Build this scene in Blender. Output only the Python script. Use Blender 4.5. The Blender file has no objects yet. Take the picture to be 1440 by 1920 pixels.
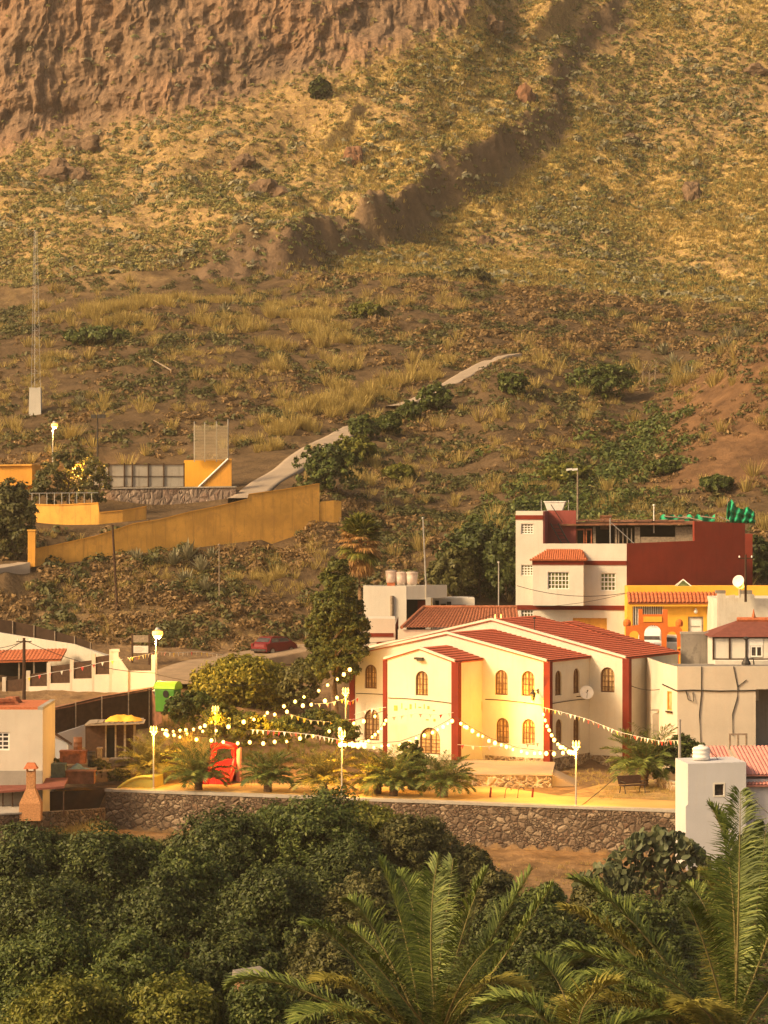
import bpy, bmesh, math, random
import numpy as np
from mathutils import Vector, Matrix, Euler
from mathutils.geometry import tessellate_polygon
R = math.radians
PI = math.pi
rng = np.random.default_rng(7)
random.seed(7)
SC = bpy.context.scene
COL = SC.collection

# ---------------------------------------------------------------- camera
F, HOR, H = 5200.0, 930.0, 17.2          # focal length and horizon row in photo pixels, eye height in metres
cam_d = bpy.data.cameras.new("camera")
cam_d.sensor_width = 36.0
cam_d.lens = F / 1920.0 * 36.0
cam_d.shift_y = (HOR - 960.0) / 1920.0
cam_d.clip_start = 0.5
cam_d.clip_end = 5000.0
cam = bpy.data.objects.new("camera", cam_d)
COL.objects.link(cam)
cam.location = (0, 0, H)
cam.rotation_euler = (R(90), 0, 0)
SC.camera = cam

# ---------------------------------------------------------------- light
SUN_DIR = Vector((-0.79, -0.43, 0.62)).normalized()     # from the scene towards the sun
sun_el = math.asin(SUN_DIR.z)
sun_az = math.atan2(SUN_DIR.x, SUN_DIR.y)
world = bpy.data.worlds.new("World")
SC.world = world
world.use_nodes = True
wn = world.node_tree
bg = wn.nodes["Background"]
sky = wn.nodes.new("ShaderNodeTexSky")
sky.sky_type = 'NISHITA'
sky.sun_disc = False
sky.sun_elevation = sun_el
sky.sun_rotation = sun_az
sky.air_density = 1.0
sky.dust_density = 6.0
sky.ozone_density = 0.4
warm = wn.nodes.new("ShaderNodeMix"); warm.data_type = 'RGBA'; warm.blend_type = 'MULTIPLY'; warm.inputs[0].default_value = 1.0
warm.inputs[7].default_value = (1.0, .83, .62, 1)                    # warm tint added over the whole sky in place of white balance
wn.links.new(sky.outputs[0], warm.inputs[6]); wn.links.new(warm.outputs[2], bg.inputs[0])
bg.inputs[1].default_value = 0.115
sun_d = bpy.data.lights.new("sun", 'SUN')
sun_d.energy = 2.9
sun_d.angle = R(11)
sun_d.color = (1.0, 0.71, 0.37)
sun = bpy.data.objects.new("sun", sun_d)
COL.objects.link(sun)
sun.location = (-60, -40, 60)
sun.rotation_euler = SUN_DIR.to_track_quat('Z', 'Y').to_euler()

vs = SC.view_settings
SC.display_settings.display_device = 'sRGB'
vs.view_transform = 'Standard'
vs.look = 'None'
vs.exposure = 0.82
vs.gamma = 1.0
SC.render.engine = 'CYCLES'
SC.cycles.use_denoising = True
SC.cycles.max_bounces = 5
SC.cycles.diffuse_bounces = 3
SC.cycles.glossy_bounces = 2
SC.cycles.transmission_bounces = 3
SC.cycles.transparent_max_bounces = 8
SC.cycles.volume_bounces = 0
SC.cycles.sample_clamp_indirect = 4.0

# ---------------------------------------------------------------- helpers
def P(px, py, Y):
    "point at depth Y seen at photo pixel px, py"
    return Vector(((px - 720) / F * Y, Y, H - (py - HOR) / F * Y))

def G(px, py, z=0.0):
    "point on the level z seen at photo pixel px, py"
    return P(px, py, (H - z) * F / (py - HOR))

def ZP(py, Y):
    return H - (py - HOR) / F * Y

def XP(px, Y):
    return (px - 720) / F * Y

def lin(r, g, b):
    f = lambda c: (c / 12.92 if c <= .04045 else ((c + .055) / 1.055) ** 2.4)
    return (f(r / 255), f(g / 255), f(b / 255))

def tag(o, label, cat, group=None, kind=None):
    if label: o["label"] = label
    if cat: o["category"] = cat
    if group: o["group"] = group
    if kind: o["kind"] = kind
    return o

def thing(name, label, cat, loc=(0, 0, 0), rz=0.0, group=None):
    o = bpy.data.objects.new(name, None)
    o.empty_display_size = 0.3
    COL.objects.link(o)
    o.location = loc
    o.rotation_euler = (0, 0, rz)
    return tag(o, label, cat, group)

class MB:
    "collects faces and links them as ONE mesh object"
    def __init__(s):
        s.v, s.f, s.m = [], [], []
    def add(s, vs_, fs_, mi=0):
        k = len(s.v)
        s.v.extend([tuple(p) for p in vs_])
        for f in fs_:
            s.f.append(tuple(i + k for i in f)); s.m.append(mi)
        return s
    def box(s, x0, y0, z0, x1, y1, z1, mi=0):
        v = [(x0, y0, z0), (x1, y0, z0), (x1, y1, z0), (x0, y1, z0), (x0, y0, z1), (x1, y0, z1), (x1, y1, z1), (x0, y1, z1)]
        return s.add(v, [(0, 3, 2, 1), (4, 5, 6, 7), (0, 1, 5, 4), (1, 2, 6, 5), (2, 3, 7, 6), (3, 0, 4, 7)], mi)
    def hexa(s, v, mi=0):
        "eight corners: bottom four counter-clockwise, top four"
        return s.add(v, [(0, 3, 2, 1), (4, 5, 6, 7), (0, 1, 5, 4), (1, 2, 6, 5), (2, 3, 7, 6), (3, 0, 4, 7)], mi)
    def extrude(s, pts, d, mi=0, caps=True):
        "polygon of 3D points swept by the vector d"
        n = len(pts); d = Vector(d)
        a = [Vector(p) for p in pts]; b = [p + d for p in a]
        fs = [(i, (i + 1) % n, n + (i + 1) % n, n + i) for i in range(n)]
        if caps:
            tri = tessellate_polygon([a])
            fs += [tuple(t) for t in tri] + [tuple(n + i for i in reversed(t)) for t in tri]
        return s.add(a + b, fs, mi)
    def tube(s, pts, r, n=6, mi=0, cap=True):
        pts = [Vector(p) for p in pts]
        rs = r if isinstance(r, (list, tuple)) else [r] * len(pts)
        rings = []
        for i, p in enumerate(pts):
            t = (pts[min(i + 1, len(pts) - 1)] - pts[max(i - 1, 0)]).normalized()
            a = t.cross(Vector((0, 0, 1)))
            if a.length < 1e-3: a = Vector((1, 0, 0))
            a.normalize(); b = t.cross(a)
            rings += [p + (a * math.cos(2 * PI * k / n) + b * math.sin(2 * PI * k / n)) * rs[i] for k in range(n)]
        fs = []
        for i in range(len(pts) - 1):
            for k in range(n):
                fs.append((i * n + k, i * n + (k + 1) % n, (i + 1) * n + (k + 1) % n, (i + 1) * n + k))
        if cap:
            fs.append(tuple(range(n))); fs.append(tuple(reversed(range((len(pts) - 1) * n, len(pts) * n))))
        return s.add(rings, fs, mi)
    def lathe(s, c, prof, n=16, mi=0):
        "profile [(r, z)] turned about the vertical through c"
        c = Vector(c); vs_ = []
        for r, z in prof:
            vs_ += [c + Vector((r * math.cos(2 * PI * k / n), r * math.sin(2 * PI * k / n), z)) for k in range(n)]
        fs = [(i * n + k, i * n + (k + 1) % n, (i + 1) * n + (k + 1) % n, (i + 1) * n + k) for i in range(len(prof) - 1) for k in range(n)]
        fs.append(tuple(reversed(range(n)))); fs.append(tuple(range((len(prof) - 1) * n, len(prof) * n)))
        return s.add(vs_, fs, mi)
    def wall(s, O, U, N, outer, holes=(), depth=0.14, mi=0):
        "wall face in the plane O + u*U + z*Z with real openings; their reveals run along N (inwards)"
        O, U, N = Vector(O), Vector(U), Vector(N); Z = Vector((0, 0, 1))
        pt = lambda q: O + U * q[0] + Z * q[1]
        loops = [[Vector((q[0], q[1], 0)) for q in outer]] + [[Vector((q[0], q[1], 0)) for q in h] for h in holes]
        tri = tessellate_polygon(loops)
        flat = [q for l in loops for q in l]
        fs = []
        for t in tri:
            a, b, c = (flat[i] for i in t)
            fs.append(tuple(t) if (b - a).cross(c - a).z > 0 else tuple(reversed(t)))
        s.add([pt(q) for q in flat], fs, mi)
        for h in holes:
            n = len(h); k = [pt(q) for q in h]
            s.add(k + [p + N * depth for p in k], [(i, (i + 1) % n, n + (i + 1) % n, n + i) for i in range(n)], mi)
        return s
    def build(s, name, mat, parent=None, smooth=False, bevel=0.0, loc=None):
        me = bpy.data.meshes.new(name)
        me.from_pydata(s.v, [], s.f)
        for m_ in (mat if isinstance(mat, (list, tuple)) else [mat]):
            me.materials.append(m_)
        if any(s.m): me.polygons.foreach_set("material_index", s.m)
        if smooth: me.polygons.foreach_set("use_smooth", [True] * len(me.polygons))
        me.update()
        o = bpy.data.objects.new(name, me)
        COL.objects.link(o)
        if parent is not None: o.parent = parent
        if loc is not None: o.location = loc
        if bevel:
            b = o.modifiers.new("bevel", 'BEVEL'); b.width = bevel; b.segments = 2; b.limit_method = 'ANGLE'
        return o

def np_obj(name, V, Fc, mat, parent=None, smooth=False, loc=None):
    "fast mesh from numpy arrays: V (n,3), Fc (m,k)"
    me = bpy.data.meshes.new(name)
    V = np.ascontiguousarray(V, dtype=np.float32); Fc = np.ascontiguousarray(Fc, dtype=np.int32)
    m, k = Fc.shape
    me.vertices.add(len(V)); me.vertices.foreach_set("co", V.ravel())
    me.loops.add(m * k); me.loops.foreach_set("vertex_index", Fc.ravel())
    me.polygons.add(m)
    me.polygons.foreach_set("loop_start", np.arange(0, m * k, k, dtype=np.int32))
    me.polygons.foreach_set("loop_total", np.full(m, k, dtype=np.int32))
    if smooth: me.polygons.foreach_set("use_smooth", np.ones(m, dtype=bool))
    me.update(calc_edges=True)
    me.validate()
    if mat is not None: me.materials.append(mat)
    o = bpy.data.objects.new(name, me)
    COL.objects.link(o)
    if parent is not None: o.parent = parent
    if loc is not None: o.location = loc
    return o

def dup(o, parent=None, loc=None, rot=None, scale=None):
    "a copy of a thing with copies of its parts and sub-parts"
    c = o.copy(); COL.objects.link(c)
    if parent is not None: c.parent = parent
    if loc is not None: c.location = loc
    if rot is not None: c.rotation_euler = rot
    if scale is not None: c.scale = scale
    for ch in list(o.children): dup(ch, c)
    return c

# numpy gradient-free value noise
def _hash(ix, iy, iz, seed):
    n = (ix * 374761393 + iy * 668265263 + iz * 1440662683 + seed * 974634777) & 0xFFFFFFFF
    n = ((n ^ (n >> 13)) * 1274126177) & 0xFFFFFFFF
    n = ((n ^ (n >> 16)) * 2246822519) & 0xFFFFFFFF
    return ((n ^ (n >> 15)) & 0xFFFFFF) / float(0xFFFFFF)
def vnoise(x, y, z=None, seed=0):
    x = np.asarray(x, float); y = np.asarray(y, float); z = np.zeros_like(x) if z is None else np.asarray(z, float)
    ix, iy, iz = (np.floor(a).astype(np.int64) for a in (x, y, z))
    fx, fy, fz = x - ix, y - iy, z - iz
    fx, fy, fz = (a * a * a * (a * (a * 6 - 15) + 10) for a in (fx, fy, fz))
    r = 0
    for dx in (0, 1):
        for dy in (0, 1):
            for dz in (0, 1):
                w = (fx if dx else 1 - fx) * (fy if dy else 1 - fy) * (fz if dz else 1 - fz)
                r = r + w * _hash(ix + dx, iy + dy, iz + dz, seed)
    return r * 2 - 1
def fbm(x, y, z=None, oct=4, seed=0, gain=.5):
    a, s, r = 1.0, 1.0, 0
    for o in range(oct):
        r = r + a * vnoise(np.asarray(x) * s, np.asarray(y) * s, None if z is None else np.asarray(z) * s, seed + o * 17)
        a *= gain; s *= 2.03
    return r
def sstep(a, b, x):
    t = np.clip((np.asarray(x, float) - a) / (b - a), 0, 1)
    return t * t * (3 - 2 * t)

# ---------------------------------------------------------------- materials
class NT:
    def __init__(s, name):
        s.m = bpy.data.materials.new(name); s.m.use_nodes = True
        s.t = s.m.node_tree; s.b = s.t.nodes["Principled BSDF"]; s.out = s.t.nodes["Material Output"]
        s.b.inputs["Specular IOR Level"].default_value = 0.25
    def n(s, typ, **kw):
        nd = s.t.nodes.new(typ)
        for k, v in kw.items(): setattr(nd, k, v)
        return nd
    def l(s, a, b): s.t.links.new(a, b)
    def coord(s, scale=(1, 1, 1), kind="Object"):
        tc = s.n("ShaderNodeTexCoord"); mp = s.n("ShaderNodeMapping")
        mp.inputs["Scale"].default_value = scale
        s.l(tc.outputs[kind], mp.inputs[0]); return mp.outputs[0]
    def noise(s, co, scale, detail=4, rough=.55):
        nd = s.n("ShaderNodeTexNoise"); nd.inputs["Scale"].default_value = scale
        nd.inputs["Detail"].default_value = detail; nd.inputs["Roughness"].default_value = rough
        s.l(co, nd.inputs["Vector"]); return nd.outputs[0]
    def ramp(s, fac, stops, interp='LINEAR'):
        nd = s.n("ShaderNodeValToRGB"); cr = nd.color_ramp; cr.interpolation = interp
        while len(cr.elements) < len(stops): cr.elements.new(0.5)
        for e, (p, c) in zip(cr.elements, stops):
            e.position = p; e.color = (c, c, c, 1) if isinstance(c, (int, float)) else (*c, 1)
        s.l(fac, nd.inputs[0]); return nd.outputs[0]
    def mix(s, fac, a, b, mode='MIX'):
        nd = s.n("ShaderNodeMix", data_type='RGBA', blend_type=mode)
        for sock, v in ((0, fac), (6, a), (7, b)):
            if isinstance(v, (int, float)): nd.inputs[sock].default_value = v
            elif isinstance(v, tuple): nd.inputs[sock].default_value = (*v, 1)
            else: s.l(v, nd.inputs[sock])
        return nd.outputs[2]
    def math(s, op, a, b=0.0):
        nd = s.n("ShaderNodeMath", operation=op)
        for i, v in enumerate((a, b)):
            if isinstance(v, (int, float)): nd.inputs[i].default_value = v
            else: s.l(v, nd.inputs[i])
        return nd.outputs[0]
    def attr(s, name):
        nd = s.n("ShaderNodeAttribute", attribute_name=name); return nd.outputs["Fac"]
    def base(s, c):
        if isinstance(c, tuple): s.b.inputs["Base Color"].default_value = (*c, 1)
        else: s.l(c, s.b.inputs["Base Color"])
    def bump(s, h, strength=.5, dist=.05):
        nd = s.n("ShaderNodeBump"); nd.inputs["Strength"].default_value = strength; nd.inputs["Distance"].default_value = dist
        s.l(h, nd.inputs["Height"]); s.l(nd.outputs[0], s.b.inputs["Normal"])
    def rough(s, r): s.b.inputs["Roughness"].default_value = r

def mul(c, k): return tuple(min(1, x * k) for x in c)

def plaster(name, col, var=.12, dirt=.35, dcol=None, rough=.9, bump=.25):
    "painted render with blotches, vertical weather streaks and a grimy tint"
    t = NT(name); co = t.coord()
    a = t.noise(co, .55, 5); b = t.noise(co, 5.0, 4); st = t.noise(t.coord((2.2, 2.2, .16)), 1.6, 5, .65)
    c = t.mix(t.ramp(a, [(.35, 0.0), (.7, 1.0)]), mul(col, 1 - var), mul(col, 1 + var * .4))
    c = t.mix(t.ramp(b, [(.55, 0.0), (.8, .5)]), c, mul(col, 1 - var * 1.4))
    c = t.mix(t.ramp(st, [(.53, 0.0), (.76, dirt)]), c, dcol or mul(col, .55))
    c = t.mix(t.ramp(t.noise(co, 1.4, 6, .7), [(.56, 0.0), (.60, dirt * .45)]), c, mul(dcol or mul(col, .62), 1.25))      # patched and peeled spots
    t.base(c); t.rough(rough); t.bump(t.noise(co, 14.0, 5), bump, .03)
    return t.m

def plain(name, col, rough=.7, var=.15, scale=4.0, metal=0.0, bump=.1):
    t = NT(name); co = t.coord(); a = t.noise(co, scale, 5)
    t.base(t.mix(t.ramp(a, [(.3, 0.0), (.72, 1.0)]), mul(col, 1 - var), mul(col, 1 + var)))
    t.rough(rough); t.b.inputs["Metallic"].default_value = metal
    if bump: t.bump(t.noise(co, scale * 6, 4), bump, .02)
    return t.m

def glass(name, col=(.03, .03, .03), rough=.15):
    t = NT(name); t.base(t.mix(t.ramp(t.noise(t.coord(), 2.5, 3), [(.4, 0.0), (.65, 1.0)]), col, mul(col, 2.2))); t.rough(rough)
    t.b.inputs["Specular IOR Level"].default_value = .5
    return t.m

def leafmat(name, c0, c1, c2=None, trans=.25, rough=.55):
    "leaves: every leaf its own shade, slow drift over the crown, some light let through"
    t = NT(name); g = t.n("ShaderNodeNewGeometry")
    c = t.ramp(g.outputs["Random Per Island"], [(0, c0), (.6, c1), (1, c2 or mul(c1, 1.5))])
    c = t.mix(t.ramp(t.noise(t.coord(), .9, 3), [(.35, 0.0), (.7, .6)]), c, mul(c0, .8))
    t.base(c); t.rough(rough)
    tr = t.n("ShaderNodeBsdfTranslucent"); t.l(c, tr.inputs[0])
    mx = t.n("ShaderNodeMixShader"); mx.inputs[0].default_value = trans
    t.l(t.b.outputs[0], mx.inputs[1]); t.l(tr.outputs[0], mx.inputs[2]); t.l(mx.outputs[0], t.out.inputs[0])
    return t.m

def glow(name, col, strength):
    t = NT(name); t.base((.8, .7, .5))
    t.b.inputs["Emission Color"].default_value = (*col, 1); t.b.inputs["Emission Strength"].default_value = strength
    return t.m

def stonemat(name, c0, c1, c2, scale=2.2, mortar=(.16, .12, .09), squash=1.25):
    "rubble: big and small stones in patches, smeared mortar, damp and lichen blotches"
    t = NT(name); co = t.coord((1, 1, squash))
    ns = t.n("ShaderNodeTexNoise"); ns.inputs["Scale"].default_value = 2.3; ns.inputs["Detail"].default_value = 3; t.l(co, ns.inputs["Vector"])
    wob = t.n("ShaderNodeMix", data_type='RGBA'); wob.inputs[0].default_value = .2; t.l(co, wob.inputs[6]); t.l(ns.outputs[1], wob.inputs[7])
    pick_ = t.ramp(t.noise(co, 1.1, 2), [(.50, 0.0), (.54, 1.0)])
    cols, eds = [], []
    for sc in (scale * .68, scale * 1.35):
        v = t.n("ShaderNodeTexVoronoi"); v.inputs["Scale"].default_value = sc; t.l(wob.outputs[2], v.inputs["Vector"])
        e = t.n("ShaderNodeTexVoronoi", feature='DISTANCE_TO_EDGE'); e.inputs["Scale"].default_value = sc; t.l(wob.outputs[2], e.inputs["Vector"])
        cols.append(v.outputs["Color"]); eds.append(t.math('MULTIPLY', e.outputs["Distance"], 1.0 if sc > scale else .8))
    hs = t.n("ShaderNodeSeparateColor"); t.l(t.mix(pick_, cols[0], cols[1]), hs.inputs[0])
    dist = t.mix(pick_, eds[0], eds[1])
    c = t.ramp(hs.outputs[0], [(0, c0), (.45, c1), (.8, c2), (1, mul(c2, 1.25))])
    c = t.mix(t.ramp(hs.outputs[1], [(.5, 0.0), (1, .5)]), c, (c1[0] * .9, c1[1] * .62, c1[2] * .5))
    c = t.mix(t.ramp(t.noise(co, 11, 5, .65), [(.35, 0.0), (.75, .65)]), c, mul(c0, .55))
    smear = t.ramp(t.noise(co, 2.6, 5, .7), [(.52, 0.0), (.72, .75)])
    c = t.mix(smear, c, mul(mortar, 1.9))
    ed = t.ramp(dist, [(.015, 0.0), (.09, 1.0)])
    c = t.mix(ed, mortar, c)
    c = t.mix(t.ramp(t.noise(co, .5, 4), [(.48, 0.0), (.68, .5)]), c, mul(c0, .6))
    t.base(c); t.rough(.95)
    hgt = t.math('ADD', t.ramp(dist, [(0, 0.0), (.2, 1.0)]), t.math('MULTIPLY', t.noise(co, 10, 5), .6))
    t.bump(hgt, .9, .10)
    return t.m

MT = {}
MT['cream'] = plaster("cream_render", (.63, .58, .475), .10, .35, (.52, .42, .30))
MT['white'] = plaster("white_render", (.62, .58, .51), .11, .42, (.45, .40, .34))
MT['old_white'] = plaster("aged_white_render", (.60, .56, .48), .14, .6, (.36, .30, .23))
MT['pink_white'] = plaster("warm_white_render", (.56, .50, .42), .11, .45, (.5, .40, .32))
MT['grey_white'] = plaster("greyed_white_render", (.49, .49, .52), .09, .4, (.45, .43, .42))  # white render greyed: the small house's shaded front is put into the colour
MT['ochre'] = plaster("ochre_render", (.66, .33, .06), .14, .5, (.36, .18, .045))
MT['ochre_old'] = plaster("weathered_ochre_render", (.72, .39, .085), .24, .9, (.36, .19, .055))
MT['yellow'] = plaster("yellow_render", (.80, .42, .05), .10, .3, (.5, .24, .03))
MT['orange'] = plaster("orange_render", (.62, .16, .03), .10, .35, (.35, .09, .02))
MT['redtrim'] = plaster("red_trim_paint", (.175, .024, .012), .25, .5, (.11, .016, .009))
MT['redwall'] = plaster("dark_red_render", (.22, .035, .02), .15, .4, (.12, .02, .013))
MT['maroon'] = plaster("maroon_render", (.28, .07, .06), .15, .4, (.16, .04, .035))
MT['roof'] = plain("red_roof_tile", (.36, .085, .045), .85, .22, 6)
MT['tile'] = plain("terracotta_tile", (.42, .13, .055), .85, .30, 8)
MT['oldtile'] = plain("old_terracotta_tile", (.30, .11, .055), .9, .40, 5)
MT['brownroof'] = plain("brown_roof_sheet", (.17, .055, .04), .8, .2, 3)
MT['pinkroof'] = plain("pink_roof_sheet", (.55, .24, .20), .7, .15, 3)
MT['concrete'] = plaster("grey_concrete", (.34, .31, .27), .2, .6, (.16, .14, .12))
MT['darkconc'] = plaster("stained_concrete", (.26, .23, .20), .3, .9, (.07, .065, .06))
MT['paving'] = plaster("amber_lit_paving", (.50, .31, .11), .15, .3, (.32, .24, .16))  # beige concrete with the lamps' amber pool painted into its colour
MT['roadconc'] = plaster("pale_concrete_road", (.31, .25, .19), .16, .3, (.28, .21, .16))
MT['wood'] = plain("brown_wood", (.13, .065, .03), .75, .35, 9)
MT['greywood'] = plain("weathered_wood", (.24, .19, .14), .9, .35, 7)
MT['darkwood'] = plain("dark_brown_screen", (.055, .028, .016), .85, .35, 6)
MT['dark'] = plain("dark_interior_and_shade", (.02, .017, .014), .9, .3, 3)
MT['mesh'] = plain("brown_shade_netting", (.045, .026, .016), .95, .3, 3)
MT['metal'] = plain("galvanised_metal", (.42, .41, .39), .5, .15, 5, .6)
MT['darkmetal'] = plain("dark_metal", (.05, .045, .04), .5, .25, 5, .4)
MT['rust'] = plain("rusty_sheet", (.20, .09, .05), .85, .45, 3)
MT['cable'] = plain("black_cable", (.03, .026, .022), .7, .1, 5, 0, 0)
MT['whiteplastic'] = plain("white_plastic", (.72, .70, .66), .5, .08, 3)
MT['tankplastic'] = plain("pale_pink_tank", (.62, .50, .44), .65, .12, 3)
MT['greennet'] = plain("green_netting", (.02, .33, .16), .8, .3, 2)
MT['bin'] = plain("green_container_plastic", (.06, .20, .02), .5, .12, 2)
MT['binlid'] = plain("lime_container_lid", (.30, .55, .03), .5, .12, 2)
MT['red_pvc'] = plain("red_inflatable_vinyl", (.50, .012, .012), .35, .12, 1)
MT['green_pvc'] = plain("yellow_green_vinyl", (.40, .37, .08), .4, .12, 1)
MT['glass'] = glass("window_glass", (.035, .03, .028))
MT['warmglass'] = glass("curtained_glass", (.26, .17, .08), .25)
MT['greenglass'] = glass("green_tinted_glass", (.08, .09, .03), .2)
MT['redpaint'] = plain("red_car_paint", (.14, .010, .012), .3, .1, 2, 0, 0)
MT['whitepaint'] = plain("white_car_paint", (.75, .74, .72), .3, .05, 2, 0, 0)
MT['tyre'] = plain("black_rubber", (.02, .02, .02), .8, .2, 6)
MT['brick'] = plain("barbecue_brick", (.40, .20, .09), .9, .35, 12)
MT['stone'] = stonemat("rubble_stone", (.11, .073, .050), (.20, .140, .095), (.33, .25, .17), 4.3, (.075, .055, .040))
MT['plinth'] = stonemat("plinth_stone", (.12, .09, .06), (.26, .19, .12), (.38, .29, .18), 3.0, (.45, .38, .28))
MT['cutstone'] = stonemat("court_stone", (.16, .12, .10), (.26, .20, .16), (.36, .28, .22), 3.0, (.2, .15, .12), .6)
MT['bulb'] = glow("bulb_glow", (1.0, .52, .085), 5.5)
MT['prong'] = glow("festive_lamp_glow", (1.0, .50, .06), 2.4)
MT['lampglow'] = glow("sodium_lamp_glow", (1.0, .36, .02), 1.7)
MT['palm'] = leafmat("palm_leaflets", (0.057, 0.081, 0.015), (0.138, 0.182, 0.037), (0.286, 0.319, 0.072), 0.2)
MT['palmgoldlit'] = leafmat("golden_lit_palm_leaflets", (0.137, 0.126, 0.023), (0.284, 0.252, 0.047), (0.441, 0.378, 0.089), 0.22)  # brighter leaflets; on plaza palms they paint in the lamps' light
MT['rachis'] = plain("palm_rachis", (.22, .18, .07), .6, .2, 8)
MT['palmtrunk'] = plain("palm_trunk", (.16, .10, .055), .95, .45, 7, 0, .8)
MT['bark'] = plain("bark", (.12, .08, .05), .95, .4, 6, 0, .6)
MT['leafdark'] = leafmat("dark_leaves", (0.029, 0.042, 0.010), (0.063, 0.083, 0.018), (0.128, 0.144, 0.035), 0.14)
MT['leafmid'] = leafmat("green_leaves", (0.039, 0.059, 0.012), (0.088, 0.118, 0.023), (0.171, 0.191, 0.042), 0.16)
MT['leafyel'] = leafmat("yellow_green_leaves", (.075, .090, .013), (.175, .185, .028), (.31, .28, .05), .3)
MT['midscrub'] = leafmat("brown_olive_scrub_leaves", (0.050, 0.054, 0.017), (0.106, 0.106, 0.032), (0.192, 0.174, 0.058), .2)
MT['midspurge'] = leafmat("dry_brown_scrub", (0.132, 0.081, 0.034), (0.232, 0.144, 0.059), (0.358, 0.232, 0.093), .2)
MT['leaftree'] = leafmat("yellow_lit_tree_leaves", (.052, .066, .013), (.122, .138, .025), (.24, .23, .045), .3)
MT['leafgoldlit'] = leafmat("golden_lit_bush_leaves", (.10, .108, .013), (.255, .24, .028), (.43, .36, .05), .35)  # yellow green leaves with the street lamp's gold painted in
MT['deadpalm'] = leafmat("dead_fan_leaves", (.22, .12, .04), (.42, .22, .07), (.55, .33, .12), .3)
MT['leafolive'] = leafmat("olive_leaves", (0.052, 0.056, 0.016), (0.110, 0.108, 0.030), (0.190, 0.170, 0.055), 0.16)
MT['leafgrey'] = leafmat("grey_green_leaves", (0.149, 0.144, 0.086), (0.253, 0.236, 0.138), (0.368, 0.322, 0.196), .2)
MT['scrubfar'] = leafmat("far_scrub_leaves", (0.169, 0.159, 0.057), (0.297, 0.270, 0.092), (0.486, 0.405, 0.135), .35)
MT['scrubgreen'] = leafmat("far_green_scrub_leaves", (0.091, 0.111, 0.036), (0.163, 0.185, 0.057), (0.273, 0.260, 0.088), .3)
MT['drygrass'] = leafmat("dry_grass_blades", (.30, .225, .07), (.50, .375, .12), (.72, .57, .20), .4)
MT['cactus'] = leafmat("cactus_pads", (.045, .06, .025), (.09, .105, .045), (.15, .15, .07), .0)
MT['spurge'] = leafmat("brown_spurge", (.15, .095, .040), (.26, .165, .066), (.38, .25, .10), .25)
MT['rock'] = plain("brown_rock", (.15, .098, .060), .95, .4, 1.2, 0, .8)
MT['redrock'] = plain("red_rock", (.20, .105, .060), .95, .35, 1.2, 0, .8)
PENN = [plain("pennant_" + n, c, .8, .05, 3, 0, 0) for n, c in (("white", (.75, .7, .6)), ("red", (.6, .05, .04)), ("yellow", (.75, .5, .08)), ("pink", (.7, .35, .3)))]
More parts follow.
